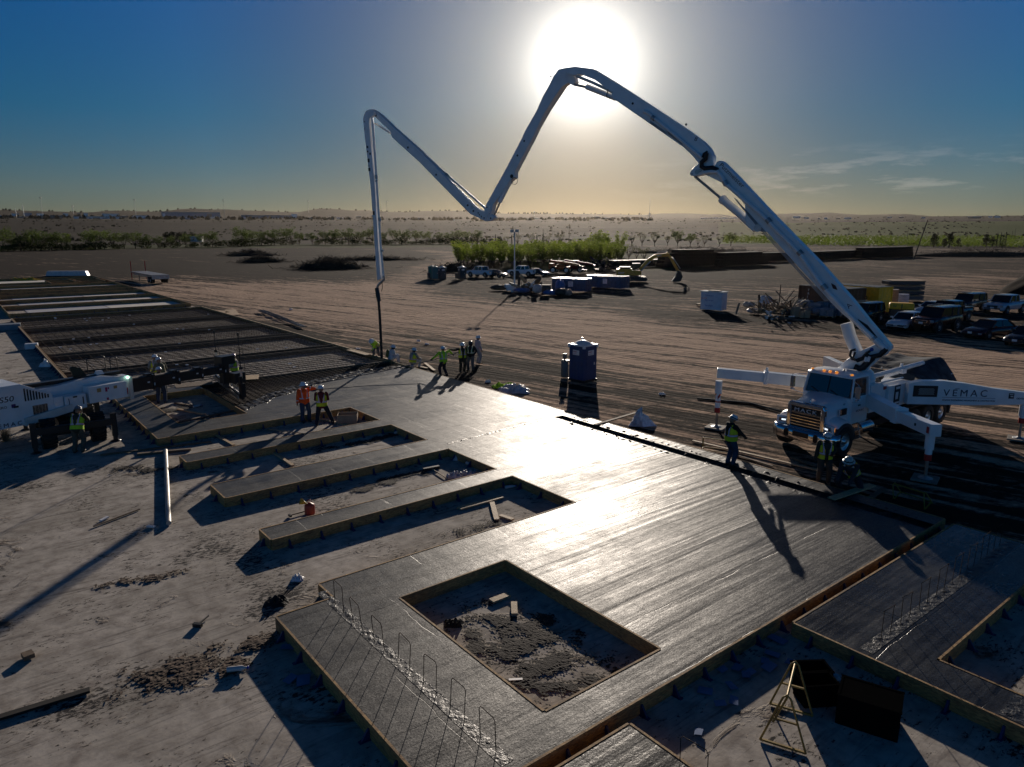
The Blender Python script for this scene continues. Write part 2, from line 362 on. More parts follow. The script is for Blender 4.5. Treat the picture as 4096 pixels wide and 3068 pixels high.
GLASS = mat('dark_window_glass', (.012, .018, .020), .06, 0., var=.2, spec=.9)
WPLAS = mat('white_plastic', (.75, .75, .76), .4, var=.08)
GALV = mat('galvanised', (.45, .46, .47), .45, .7, var=.2)
REDP = mat('red_paint', (.45, .02, .02), .4, var=.1)
AMBER = mat('amber_lens', (.75, .22, .02), .25, var=.1, emit=(1, .35, .05, .6))
NAVY = mat('navy_lettering', (.02, .025, .07), .5, var=.05)
INK = mat('black_lettering', (.012, .012, .014), .5, var=.05)
YEL = mat('yellow_paint', (.62, .43, .015), .45, var=.2)
TAN = mat('cardboard', (.36, .25, .16), .8, var=.15)

# ------------------------------------------------------------------ ground sheet
RIDGE = [(-400, 846), (0, 858), (200, 860), (330, 862), (480, 855), (640, 856), (760, 846), (900, 846), (1020, 850), (1180, 855), (1300, 840), (1440, 846), (1600, 851), (1800, 846), (1960, 852), (2050, 858), (2300, 858), (2560, 862), (2700, 857), (2850, 862), (2960, 870), (3080, 862), (3300, 860), (3450, 868), (3600, 867), (3760, 876), (4096, 880), (4500, 884)]
def lerp_tab(tab, x):
    if x <= tab[0][0]: return tab[0][1]
    for (a, p), (b, q) in zip(tab, tab[1:]):
        if x <= b:
            k = (x - a) / (b - a); k = k * k * (3 - 2 * k); return p + (q - p) * k
    return tab[-1][1]
RR = 4300.
def ground_h(x, y):
    r = math.hypot(x, y)
    if r < 520 or y < 0: base = 0.
    else:
        px = 2048 + FPX / math.cos(PIT) * x / max(y, 1) if y > 0 else 2048
        crest = CAM_H + (921 - lerp_tab(RIDGE, px)) / FPX * RR * .965
        if r < 1100: base = 6. * ((r - 520) / 580) ** 1.5
        elif r < 1500: base = 6 + 16 * (r - 1100) / 400
        elif r < 3000: base = 22 + 34 * (r - 1500) / 1500
        elif r < RR:
            k = (r - 3000) / (RR - 3000); k = k * k * (3 - 2 * k); base = 56 + (max(crest, 58) - 56) * k
        else: base = crest - (r - RR) * .05
        base += min(1, (r - 520) / 900) * 2.5 * noise.noise(Vector((x / 160, y / 160, 0)))
        if r > 2800: base += 3.0 * noise.noise(Vector((x / 60, y / 400, 3)))
    return base
def in_tri(p, a, b, c):
    def sg(p, q, r): return (p[0] - r[0]) * (q[1] - r[1]) - (q[0] - r[0]) * (p[1] - r[1])
    d = (sg(p, a, b), sg(p, b, c), sg(p, c, a)); return not (min(d) < 0 < max(d))
def seg_d(p, a, b):
    ab = (b[0] - a[0], b[1] - a[1]); t = ((p[0] - a[0]) * ab[0] + (p[1] - a[1]) * ab[1]) / (ab[0] ** 2 + ab[1] ** 2); t = max(0, min(1, t))
    return math.hypot(p[0] - a[0] - ab[0] * t, p[1] - a[1] - ab[1] * t)
def px_path(l): return [tuple(gp(x, y)[:2]) for x, y in l]
HAUL = px_path([(120, 1110), (700, 1110), (1400, 1215), (2000, 1290), (2700, 1380), (3400, 1440), (4300, 1500)])
SPUR = px_path([(1500, 1180), (1700, 1090), (1850, 1020), (1700, 1000)])
RIGHT = px_path([(3500, 1190), (3900, 1110), (4300, 1090)])
BACKR = px_path([(1250, 1050), (700, 1010), (300, 1020)])
def path_d(p, path): return min(seg_d(p, a, b) for a, b in zip(path, path[1:]))
def zone(x, y):
    r = math.hypot(x, y); n = noise.noise(Vector((x / 14, y / 14, 0))) * .5 + noise.noise(Vector((x / 5, y / 5, 2))) * .25
    dry = .10
    dry += .95 * max(0, 1 - (path_d((x, y), HAUL) / (10 + r * .11)) ** 2)
    dry += .6 * max(0, 1 - path_d((x, y), SPUR) / 9.)
    dry += .4 * max(0, 1 - path_d((x, y), RIGHT) / 18.)
    if y > 95 and x < 70: k_ = max(0, min(1, (y - 112 + n * 45) / 30)) * max(0, min(1, (path_d((x, y), SPUR) - 5) / 8)); dry = dry * (1 - k_) - .35 * k_
    if y < 40 and x > -4: dry = max(dry, .26)
    dry = max(-.5, min(1, dry + n * .5))
    grn = 0.; far = max(0, min(1, (r - 380) / 60)) if y > 0 else 0
    if y > 0:
        px = 2048 + FPX / math.cos(PIT) * x / y; py = 921 + FPX * CAM_H / max(r, 1) if r else 3000
        if 2880 < px and 936 < py < 972: grn = 1.; far = 0
        if 1820 < px < 2700 and 1000 < py < 1075: grn = max(grn, .35 + n)
        if -400 < px < 1900 and 972 < py < 986: grn = max(grn, .5 + n)
        if 620 < r < 760 and px > 2300: grn = max(grn, .3 + n)
    return (dry, max(0, min(1, grn)), far)
def make_ground():
    rings = [0.5]
    while rings[-1] < 420: rings.append(rings[-1] * (1.0085 if 20 < rings[-1] < 150 else 1.022) + (.02 if 20 < rings[-1] < 150 else .12))
    while rings[-1] < 5200: rings.append(rings[-1] * 1.02)
    rings += [7000, 12000]
    az = [R(-62 + 124 * i / 420) for i in range(421)] + [R(62 + 236 * i / 40) for i in range(1, 40)]
    vs = []; cols = []; na = len(az)
    for r in rings:
        for a in az:
            x, y = r * math.sin(a), r * math.cos(a); vs.append((x, y, ground_h(x, y) if r < 6000 else -20)); cols.append(zone(x, y))
    fs = [(j * na + i, j * na + (i + 1) % na, (j + 1) * na + (i + 1) % na, (j + 1) * na + i) for j in range(len(rings) - 1) for i in range(na)]
    fs.append(tuple(range(na))[::-1])
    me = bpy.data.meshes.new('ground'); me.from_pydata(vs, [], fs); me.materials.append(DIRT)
    at = me.color_attributes.new('zone', 'FLOAT_COLOR', 'POINT')
    at.data.foreach_set('color', [c for z in cols for c in (*z, 1.)])
    me.polygons.foreach_set('use_smooth', [True] * len(me.polygons))
    # heaps and hollows in the near dirt, never under the pad
    for v in me.vertices:
        x, y = v.co.x, v.co.y; r = math.hypot(x, y)
        if r < 430 and y > 0:
            dx, dy = x - O.x, y - O.y; s = -(dx * SC + dy * SS)
            if s < -1.6:
                k = min(1, (-1.6 - s) / 3)
                q_ = max(0, min(1, (r - 38) / 25)); xr, yr = x * .9135 - y * .4067, x * .4067 + y * .9135; v.co.z += k * (.5 + .5 * q_) * (.045 * noise.noise(Vector((xr / 6, yr / .75, 3))) + .05 * abs(noise.noise(Vector((xr / 14, yr / 1.6, 6)))) - .04 + .025 * noise.noise(Vector((x / .6, y / .6, 1)))); v.co.z += k * ((.02 + .05 * q_) * noise.noise(Vector((x / 1.6, y / 1.6, 0))) + (.02 + .10 * q_) * noise.noise(Vector((x / 9, y / 9, 1))) - .01 - .04 * q_)
            else: v.co.z = -.03
    me.update(); bm = bmesh.new(); bm.from_mesh(me); bmesh.ops.recalc_face_normals(bm, faces=bm.faces)
    if sum(f.normal.z for f in list(bm.faces)[:200]) < 0: bmesh.ops.reverse_faces(bm, faces=bm.faces)
    bm.to_mesh(me); bm.free()
    o = bpy.data.objects.new('ground', me); COL.objects.link(o); return tag(o, kind='structure')
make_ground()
def grid_obj(mb, name, mats, parent=None, **k):      # mesh given in (s, t, z) placed on the slab grid
    mb.v = [(-s_, t_, z_) for s_, t_, z_ in mb.v]
    o = mb.build(name, mats, parent, **k)
    if parent is None: o.location = (O.x, O.y, 0); o.rotation_euler = (0, 0, GRID_ROT)
    return o
pad = MB(); pad.box((34.3, 60, -.02), (71.6, 170, .04)); pad = grid_obj(pad, 'concrete_pad', PAD); tag(pad, kind='structure')
# ------------------------------------------------------------------ cast slabs with their formwork (grid coordinates s, t)
ZT = .3
def slab_root(name, label, cat): return empty(name, (O.x, O.y, 0), GRID_ROT, label, cat)
def forms(parent, edges, hz=ZT + .008, th=.045, kick=.85, mat_=None):
    """edges: (s0,t0,s1,t1,side) side=+1/-1 which way is outside; boards and blue kickers"""
    for (s0, t0, s1, t1, side) in edges:
        dx, dy = s1 - s0, t1 - t0; ln = math.hypot(dx, dy); ux, uy = dx / ln, dy / ln; nx, ny = -uy * side, ux * side
        b = MB(); c = ((s0 + s1) / 2 + nx * th / 2, (t0 + t1) / 2 + ny * th / 2)
        b.bar((s0 + nx * th / 2, t0 + ny * th / 2, hz / 2), (s1 + nx * th / 2, t1 + ny * th / 2, hz / 2), th, hz)
        grid_obj(b, 'form_board', mat_ or OSB, parent)
        if kick:
            n = max(1, int(ln / kick)); k = MB()
            for i in range(n):
                t = (i + .5) / n * ln; px, py = s0 + ux * t + nx * th, t0 + uy * t + ny * th
                w = .02
                # triangular strut: foot plate, upright, brace
                P = lambda o, z, q: (px + nx * o + ux * q, py + ny * o + uy * q, z)
                vs = [P(0, 0, -w), P(.16, 0, -w), P(.03, .2, -w), P(0, .2, -w), P(0, 0, w), P(.16, 0, w), P(.03, .2, w), P(0, .2, w)]
                kk = MB(); kk.add(vs, [(0, 1, 2, 3), (7, 6, 5, 4), (0, 4, 5, 1), (1, 5, 6, 2), (2, 6, 7, 3), (3, 7, 4, 0)])
                kk.add([P(0, .012, -.06), P(.2, .012, -.04), P(.2, .012, .04), P(0, .012, .06), P(0, 0, -.06), P(.2, 0, -.04), P(.2, 0, .04), P(0, 0, .06)], [(0, 1, 2, 3), (7, 6, 5, 4), (0, 4, 5, 1), (1, 5, 6, 2), (2, 6, 7, 3), (3, 7, 4, 0)])
                KICK.append((parent, kk))
KICK = []
def flush_kicks(limit=98):
    by = {}
    for p, k in KICK: by.setdefault(p.name, []).append((p, k))
    for lst in by.values():
        for p, k in lst[:limit]: grid_obj(k, 'form_bracket', BLUEP, p)
        if len(lst) > limit:
            b = MB()
            for p, k in lst[limit:]: b.add(k.v, k.f)
            tag(grid_obj(b, 'form_bracket', BLUEP, lst[0][0]), kind='stuff')
    KICK.clear()
main = slab_root('concrete_slab', 'large freshly poured wet concrete slab with long finger beams and square openings in plywood forms', 'concrete slab')
rects = [(.0, 15.81, 0, .79), (.0, 10.33, .79, 5.74), (13.33, 15.81, .79, 5.74), (.0, 15.81, 5.74, 6.67), (.0, 14.49, 6.67, 7.48), (.0, 6.24, 7.48, 22.78),
         (6.24, 14.48, 10.6, 11.46), (6.24, 14.48, 14.5, 15.98), (6.24, 14.46, 18.93, 19.85), (.0, 14.55, 22.78, 24.65), (13.3, 14.55, 24.65, 32.5), (10.44, 13.3, 31.3, 32.5),
         (-1.15, -.50, 0, 15.5), (-1.15, 0, 15.5, 24.65)]
def slab_top(rs, z=ZT, thick=.28):
    b = MB()
    for s0, s1, t0, t1 in rs: b.add([(s0, t0, z), (s1, t0, z), (s1, t1, z), (s0, t1, z)], [(0, 1, 2, 3)])
    return b
b = slab_top(rects)
# pour front: ragged edge
FRONT = [(-1.15, 29.6), (1.2, 29.9), (3., 29.4), (4.8, 28.8), (6.4, 28.0), (7.7, 27.2), (9.4, 25.9), (10.44, 25.2)]
def front_t(s): return lerp_tab(FRONT, s)
ns = 90
for i in range(ns):
    s0 = -1.15 + 11.59 * i / ns; s1 = -1.15 + 11.59 * (i + 1) / ns
    e0, e1 = [front_t(q) + .22 * noise.noise(Vector((q * 2.2, 0, 5))) + .08 * noise.noise(Vector((q * 9, 0, 5))) for q in (s0, s1)]
    b.add([(s0, 24.65, ZT), (s1, 24.65, ZT), (s1, e1, ZT), (s0, e0, ZT)], [(0, 1, 2, 3)])
    b.add([(s0, e0, ZT), (s1, e1, ZT), (s1, e1 + .5, .12), (s0, e0 + .5, .12)], [(0, 1, 2, 3)])
o = grid_obj(b, 'slab_surface', WET, main)
# slurry heap in front of the screed
b = MB(); nn = 60
def bumpy(b, s0, s1, t0f, t1f, z0, amp, nx, ny, sc=3., edge=0.):
    vs = []
    for j in range(ny + 1):
        for i in range(nx + 1):
            s = s0 + (s1 - s0) * i / nx; ta = t0f(s); tb = t1f(s); t = ta + (tb - ta) * j / ny
            f = min(1, min(i, nx - i) / 2, min(j, ny - j) / 1.5)
            z = z0 + amp * (noise.noise(Vector((s * sc, t * sc, 0))) + .6 * noise.noise(Vector((s * sc * 2.7, t * sc * 2.7, 4)))) * f - edge * (1 - f)
            vs.append((s, t, z))
    fs = [(j * (nx + 1) + i, j * (nx + 1) + i + 1, (j + 1) * (nx + 1) + i + 1, (j + 1) * (nx + 1) + i) for j in range(ny) for i in range(nx)]
    b.add(vs, fs, True); return b
bumpy(b, -1.1, 10.4, lambda s: front_t(s) + .1, lambda s: front_t(s) + 1.5, .235, .055, 150, 16, 3.2, .12)
grid_obj(b, 'fresh_slurry', SLURRY, main)
b = MB(); bumpy(b, -.32, .02, lambda s: 0., lambda s: 15.5, .27, .045, 8, 320, 4., 0.)
b2 = MB(); vs = []
for j in range(421):
    t = 15.8 * j / 420
    for i in range(9):
        s = -.68 + .84 * i / 8; k = abs(i - 4) / 4.
        z = .17 + .16 * k ** 2 * (1 if k < 1 else .7) + .05 * noise.noise(Vector((s * 7, t * 5, 0))) + .03 * noise.noise(Vector((s * 20, t * 16, 2)))
        if k == 1: z = .292
        s += .16 * noise.noise(Vector((i * .3, t * 2.3, 9))); z += .09 * max(0, noise.noise(Vector((s * 9, t * 6, 5)))) * (k > .4)
        vs.append((s, t, z))
b2.add(vs, [(j * 9 + i, j * 9 + i + 1, (j + 1) * 9 + i + 1, (j + 1) * 9 + i) for j in range(420) for i in range(8)], True)
grid_obj(b2, 'joint_trough', mat('trough_slurry', (.02, .018, .016), .45, var=.6, scale=8, bump=1, bscale=25), main)
b = MB(); vs = []
for j in range(161):
    u = j / 160; sc_ = 5.9 * u; tt = 15.55 - .5 * u
    for i in range(5):
        k = abs(i - 2) / 2.; vs.append((sc_ + .05 * noise.noise(Vector((sc_ * 4, i, 1))), tt + (i - 2) * (.05 - .025 * u) + .07 * noise.noise(Vector((sc_ * 3, 0, 3))), ZT + .003 + (1 - k) * .02 * (.5 + noise.noise(Vector((sc_ * 9, i * .7, 8))))))
b.add(vs, [(j * 5 + i, j * 5 + i + 1, (j + 1) * 5 + i + 1, (j + 1) * 5 + i) for j in range(160) for i in range(4)], True); grid_obj(b, 'cold_joint', MATS['trough_slurry'], main)
# sheet just under the gap so that nothing shows through
b = MB(); b.box((-.3, 7.8, .12), (.8, 15.8, .02)); grid_obj(b, 'trough_bed', SLURRY, main)
forms(main, [(-1.15, 0, 15.81, 0, -1), (15.81, 0, 15.81, 6.67, -1), (15.81, 6.67, 14.49, 6.67, -1), (14.49, 6.67, 14.49, 7.48, -1), (14.49, 7.48, 6.24, 7.48, -1),
    (6.24, 7.48, 6.24, 10.6, -1), (6.24, 10.6, 14.48, 10.6, -1), (14.48, 10.6, 14.48, 11.46, -1), (14.48, 11.46, 6.24, 11.46, -1), (6.24, 11.46, 6.24, 14.5, -1),
    (6.24, 14.5, 14.48, 14.5, -1), (14.48, 14.5, 14.48, 15.98, -1), (14.48, 15.98, 6.24, 15.98, -1), (6.24, 15.98, 6.24, 18.93, -1), (6.24, 18.93, 14.46, 18.93, -1),
    (14.46, 18.93, 14.46, 19.85, -1), (14.46, 19.85, 6.24, 19.85, -1), (6.24, 19.85, 6.24, 22.78, -1), (6.24, 22.78, 14.55, 22.78, -1), (14.55, 22.78, 14.55, 32.5, -1),
    (-1.15, 32.5, -1.15, 0, -1)])
forms(main, [(10.33, .79, 10.33, 5.74, 1), (10.33, 5.74, 13.33, 5.74, 1), (13.33, 5.74, 13.33, .79, 1), (13.33, .79, 10.33, .79, 1),
    (10.44, 24.65, 10.44, 31.3, 1), (10.44, 31.3, 13.3, 31.3, 1), (13.3, 31.3, 13.3, 24.65, 1), (13.3, 24.65, 10.44, 24.65, 1)])
flush_kicks()
# right slab
def hoops(parent, pts, a, h=.62, w=.42, tilt=0.):
    for (s, t) in pts:
        b = MB(); ca, sa = math.cos(a), math.sin(a); tl = random.uniform(-.07, .07); lz = random.uniform(-.04, .04)
        q = [(s, t, .2), (s + tl + ca * .01, t, ZT + h - .05), (s + tl + ca * .04, t + sa * .04, ZT + h), (s + tl + ca * (w - .04), t + sa * (w - .04), ZT + h + lz), (s + tl + ca * w, t + sa * w, ZT + h - .05 + lz), (s + ca * w, t + sa * w, .2)]
        b.tube(q, .0075, 5); grid_obj(b, 'rebar_hoop', REBAR, parent)
rs = slab_root('concrete_slab', 'dark wet L-shaped concrete slab in the right corner with a row of rebar hoops', 'concrete slab')
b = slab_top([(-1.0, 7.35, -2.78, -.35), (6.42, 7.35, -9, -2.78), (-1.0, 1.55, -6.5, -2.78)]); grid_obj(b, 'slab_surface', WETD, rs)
forms(rs, [(-1., -.35, 7.35, -.35, 1), (7.35, -.35, 7.35, -9, 1), (6.42, -9, 6.42, -2.78, 1), (6.42, -2.78, 1.55, -2.78, 1), (1.55, -2.78, 1.55, -6.5, 1), (-1, -6.5, -1, -.35, 1)])
hoops(rs, [(6.55 - i * .93, -1.78 + .02 * i) for i in range(8)], 0., .62, -.42)
b = MB(); bumpy(b, -.9, 7.2, lambda s: -1.93, lambda s: -1.66, ZT + .005, .022, 150, 6, 9.); grid_obj(b, 'slurry_ridge', SLURRY, rs)
b = MB(); bumpy(b, 6.45, 7.3, lambda s: -6.8, lambda s: -4.1, ZT + .004, .02, 20, 60, 9.); grid_obj(b, 'slurry_ridge', SLURRY, rs)
flush_kicks()
sm = slab_root('concrete_slab', 'small corner of wet concrete slab at the bottom edge beside the big slab', 'concrete slab')
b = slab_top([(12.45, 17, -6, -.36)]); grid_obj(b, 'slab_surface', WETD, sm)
forms(sm, [(12.45, -.36, 17, -.36, 1), (12.45, -6, 12.45, -.36, 1)]); flush_kicks()
hoops(sm, [(12.62, -1.55)], R(-90), .62, .5)
# hoops on the near corner of the main slab
hoops(main, [(14.62, 6.35), (14.62, 5.45), (14.62, 4.52), (14.60, 3.62), (14.58, 2.72), (14.6, 1.82), (14.6, .92)], R(-90), .62, .42)
b = MB(); bumpy(b, 14.48, 14.72, lambda s: .2, lambda s: 7.1, ZT + .004, .02, 6, 130, 8.); grid_obj(b, 'slurry_ridge', SLURRY, main)
# ------------------------------------------------------------------ rebar field in its forms
rf = slab_root('rebar_bed', 'wide bed of dark rebar mesh inside timber forms divided into bays beyond the wet slab', 'rebar bed')
BULK = [32.5, 40.9, 48.5, 56.4, 64.9, 74.3]
fr = MB(); 
for (a, c) in (((15.65, 33.2), (15.65, 74.3)), ((-1.3, 32.5), (-1.3, 74.3))):
    fr = MB(); fr.bar((a[0], a[1], .16), (c[0], c[1], .16), .05, .32); grid_obj(fr, 'side_form', OSB, rf)
    fr = MB(); fr.bar((a[0] + (.07 if a[0] > 0 else -.07), a[1], .29), (c[0] + (.07 if a[0] > 0 else -.07), c[1], .29), .09, .04); grid_obj(fr, 'top_rail', LUMBER, rf)
for t in BULK:
    fr = MB(); fr.bar((-1.27, t, .15), (15.62 if t > 33 else 10.3, t, .15), .05, .30); grid_obj(fr, 'bulkhead', OSB if t > 70 else LUMD, rf)
    if 33 < t < 70: fr = MB(); fr.bar((-1.27, t - .9, .14), (15.62, t - .9, .14), .05, .26); grid_obj(fr, 'bulkhead', LUMD, rf)
for k in range(len(BULK) - 1):
    t0, t1 = BULK[k] + .03, BULK[k + 1] - .03; b = MB()
    for lz, st_, sp in ((.13, .62, 0), (.235, .62, .05)):
        t = t0 + .1 + sp
        while t < t1:
            b.bar((-1.24, t, lz), (15.6, t + random.uniform(-.05, .05), lz + random.uniform(-.01, .01)), .023); t += st_
        s = -1.1 + sp
        while s < 15.6:
            b.bar((s, t0, lz + .02), (s + random.uniform(-.04, .04), t1, lz + .02), .013); s += .6
    grid_obj(b, 'rebar_mat', REBAR, rf, fix=False)
b = MB()
for lz in (.13, .235):
    t = 24.8
    while t < 32.4:
        smin = -1.12; smax = 10.4
        while smin < smax and t < front_t(smin) + .2: smin += .1
        if smax - smin > .5: b.bar((smin, t, lz), (smax, t, lz), .02)
        t += .3
    s = -1.0
    while s < 10.4:
        b.bar((s, front_t(s) + .2, lz + .02), (s, 32.4, lz + .02), .02); s += .35
grid_obj(b, 'rebar_mat', REBAR, rf, fix=False)
forms(rf, [(15.68, 33.2, 15.68, 74.3, -1)], kick=.9); 
for c in [c for c in COL.objects if c.parent == rf and c.name.startswith('form_board')]: bpy.data.objects.remove(c)
flush_kicks()
random.seed(3)
for i in range(34):                      # small white and blue caps lying on the mats
    b = MB(); b.box((random.uniform(0, 14.5), random.uniform(33, 73), .285), (.16, .09, .05)); 
    grid_obj(b, 'bar_chair', WPLAS, rf)
# ------------------------------------------------------------------ empty formwork further back
f2 = slab_root('formwork', 'far empty plywood formwork with pale floors divided by cross walls behind the rebar bed', 'formwork')
PF = mat('pale_floor', (.78, .72, .62), .7, var=.1, scale=1.); PG = mat('grey_floor', (.50, .49, .50), .7, var=.1)
W2 = [78.0, 86.0, 94.0, 102.0, 107.5, 113.0, 121, 128, 141]
for s_, a_, c_ in ((15.65, 78., 128.), (-1.2, 78., 141.)):
    b = MB(); b.bar((s_, a_, .19), (s_, c_, .19), .05, .38); grid_obj(b, 'side_form', OSB, f2)
for t in W2:
    b = MB(); b.bar((-1.17, t, .19), (15.62, t, .19), .05, .38); grid_obj(b, 'cross_wall', OSB, f2)
    if t < 122 and t != 78.: b = MB(); b.bar((-1.17, t + 1.2, .18), (15.62, t + 1.2, .18), .05, .36); grid_obj(b, 'cross_wall', OSB, f2)
for i, t in enumerate(W2[:6]):
    te = W2[i + 1]; t_ = t + (1.3 if i else .1)
    b = MB(); b.add([(-1.1, t_, .03), (6.2, t_, .03), (6.2, te - .1, .03), (-1.1, te - .1, .03)], [(0, 1, 2, 3)]); b.m(1)
    b.add([(6.3, t_, .03), (13.8, t_, .03), (13.8, te - .1, .03), (6.3, te - .1, .03)], [(0, 1, 2, 3)]); grid_obj(b, 'floor_sheet', [PF, PG if i < 4 else PF], f2)
b = MB(); b.add([(5.4, 121.2, .03), (15.4, 121.2, .03), (15.4, 139, .03), (5.4, 139, .03)], [(0, 1, 2, 3)]); grid_obj(b, 'floor_sheet', PF, f2)
forms(f2, [(15.62, 78, -1.17, 78, 1)], kick=1.1)
for c in [c for c in COL.objects if c.parent == f2 and c.name.startswith('form_board')]: bpy.data.objects.remove(c)
flush_kicks()
for s_, t_ in ((3., 124.), (-.5, 125.)):
    b = MB()
    for q in ((s_, t_, s_ + 4, t_), (s_ + 4, t_, s_ + 4, t_ + 9), (s_ + 4, t_ + 9, s_, t_ + 9), (s_, t_ + 9, s_, t_)): b.bar((q[0], q[1], .2), (q[2], q[3], .2), .05, .4)
    grid_obj(b, 'inner_box_form', OSB, f2)
# ------------------------------------------------------------------ concrete pump truck (local: x forward, y left, z up, front axle at x=0)
TC = Vector((11.81, 27.02, 0)); TR = R(216)
truck = empty('concrete_pump_truck', TC, TR, 'white concrete pump truck with spread outriggers and a tall folding boom over the slab', 'pump truck')
TINV = (Matrix.Translation(TC) @ Matrix.Rotation(TR, 4, 'Z')).inverted()
def wheel(parent, x, y, r=.53, w=.30, side=1, rim=None, dual=False, name='wheel', tread=0):
    e = empty(name, (x, y, r)); e.parent = parent; rim = rim or ALU
    b = MB(); ww = w * (2.2 if dual else 1)
    M = Matrix.Rotation(R(90), 4, 'X')
    prof = [(r * .58, -ww / 2), (r * .93, -ww / 2), (r, -ww / 2 * .75), (r, ww / 2 * .75), (r * .93, ww / 2), (r * .58, ww / 2), (r * .56, 0), (r * .58, -ww / 2)]
    b.lathe(prof, n=28, M=M)
    if tread:
        for i in range(22):
            a = 2 * math.pi * i / 22
            for sd in (-1, 1):
                p = Vector((math.cos(a) * r, sd * ww * .25, math.sin(a) * r)); a2 = a + .14
                p2 = Vector((math.cos(a2) * r, sd * ww * .02, math.sin(a2) * r)); p1 = Vector((math.cos(a - .05) * r, sd * ww * .5, math.sin(a - .05) * r))
                b.bar(p1, p2, .05, .09, up=(math.cos(a), 0, math.sin(a)))
    b.build('tyre', RUB, e)
    b = MB(); o = side * ww * .36
    b.lathe([(r * .6, o + side * .03), (r * .52, o + side * .01), (r * .45, o - side * .05), (r * .2, o - side * .02), (r * .17, o + side * .06), (r * .01, o + side * .07)], n=24, M=Matrix.Rotation(R(-90), 4, 'X'))
    for i in range(10):
        a = 2 * math.pi * i / 10; b.cyl((math.cos(a) * r * .3, side * 0 + o - side * .05, math.sin(a) * r * .3), (math.cos(a) * r * .3, o + side * .03, math.sin(a) * r * .3), .018, n=6)
    b.build('rim', rim, e)
    return e
t_ = truck
b = MB(); b.box((-4.6, 0, .88), (9.6, .9, .32)); b.box((-4.9, 0, .7), (7.5, 1.5, .25)); b.build('chassis', BLACK, t_)
for s in (-1, 1): wheel(t_, 0, s * 1.13, .585, .36, s)
for x in (-5.55, -6.75, -7.95):
    for s in (-1, 1): wheel(t_, x, s * .98, .52, .25, s, dual=True)
# bumper
b = MB(); pl = [(.45, -1.36), (.72, -1.30), (.86, -1.0), (.90, 0), (.86, 1.0), (.72, 1.30), (.45, 1.36)]
vs = [(x, y, .46) for x, y in pl] + [(x + .03, y, .69) for x, y in pl] + [(x, y, .92) for x, y in pl] + [(x - .12, y * .98, .93) for x, y in pl]
n = 7; b.add(vs, [(k * n + i, k * n + i + 1, (k + 1) * n + i + 1, (k + 1) * n + i) for k in range(3) for i in range(n - 1)], True)
o = b.build('front_bumper', CHROME, t_)
b = MB()
for y in (-.62, .62): b.cyl((.88, y, .76), (.93, y, .76), .085, n=16); b.cyl((.88, y, .62), (.93, y, .62), .085, n=16); b.box((.905, y, .69), (.05, .17, .14))
b.box((.91, 0, .72), (.04, .66, .18)); b.build('bumper_slots', BLACK, t_)
# grille
b = MB()
for y in (-.70, .70): b.box((.60, y, 1.34), (.18, .18, .90), taper=.95)
b.box((.58, 0, 1.82), (.22, 1.58, .17), taper=.9); b.box((.60, 0, .89), (.16, 1.54, .09)); b.build('grille_surround', CHROME, t_, bevel=.035)
b = MB(); b.box((.585, 0, 1.34), (.10, 1.26, .86)); b.build('grille_mesh', BLACK, t_)
b = MB()
for k in range(5): b.box((.65, 0, 1.02 + .115 * k), (.035, 1.24, .022))
b.box((.65, 0, 1.52), (.03, 1.24, .016)); b.build('grille_bar', CHROME, t_)
text('grille_lettering', 'MACK', .20, mat('bright_trim', (.8, .8, .8), .4), t_, frame((.655, -.50, 1.545), (0, 1, 0), (0, 0, 1)), .012, 1.3, 1.45)
b = MB(); b.lathe([(.05, 0), (.04, .03), (.02, .05), (.035, .10), (.03, .15), (.0, .17)], (.42, 0, 1.9), 10); b.build('hood_ornament', CHROME, t_)
# hood: lofted sections from grille to windscreen
def loft(b, secs, smooth=True, caps=True):
    n = len(secs[0]); vs = [p for s in secs for p in s]
    b.add(vs, [(k * n + i, k * n + i + 1, (k + 1) * n + i + 1, (k + 1) * n + i) for k in range(len(secs) - 1) for i in range(n - 1)], smooth)
    if caps: b.add(vs, [tuple(range(n)), tuple(range((len(secs) - 1) * n, len(secs) * n))])
    return b
def hood_sec(x, w, zt, zs, zb):
    return [(x, -w * 1.03, zb), (x, -w, zs), (x, -w * .88, zt - .1), (x, -w * .6, zt - .01), (x, 0, zt + .03), (x, w * .6, zt - .01), (x, w * .88, zt - .1), (x, w, zs), (x, w * 1.03, zb)]
b = MB(); loft(b, [hood_sec(.54, .76, 1.86, 1.6, .95), hood_sec(.35, .79, 1.92, 1.65, .95), hood_sec(-.1, .84, 2.01, 1.70, 1.0), hood_sec(-.45, .89, 2.08, 1.75, 1.0), hood_sec(-.75, .93, 2.14, 1.85, 1.0)])
b.build('hood', WHITE, t_)
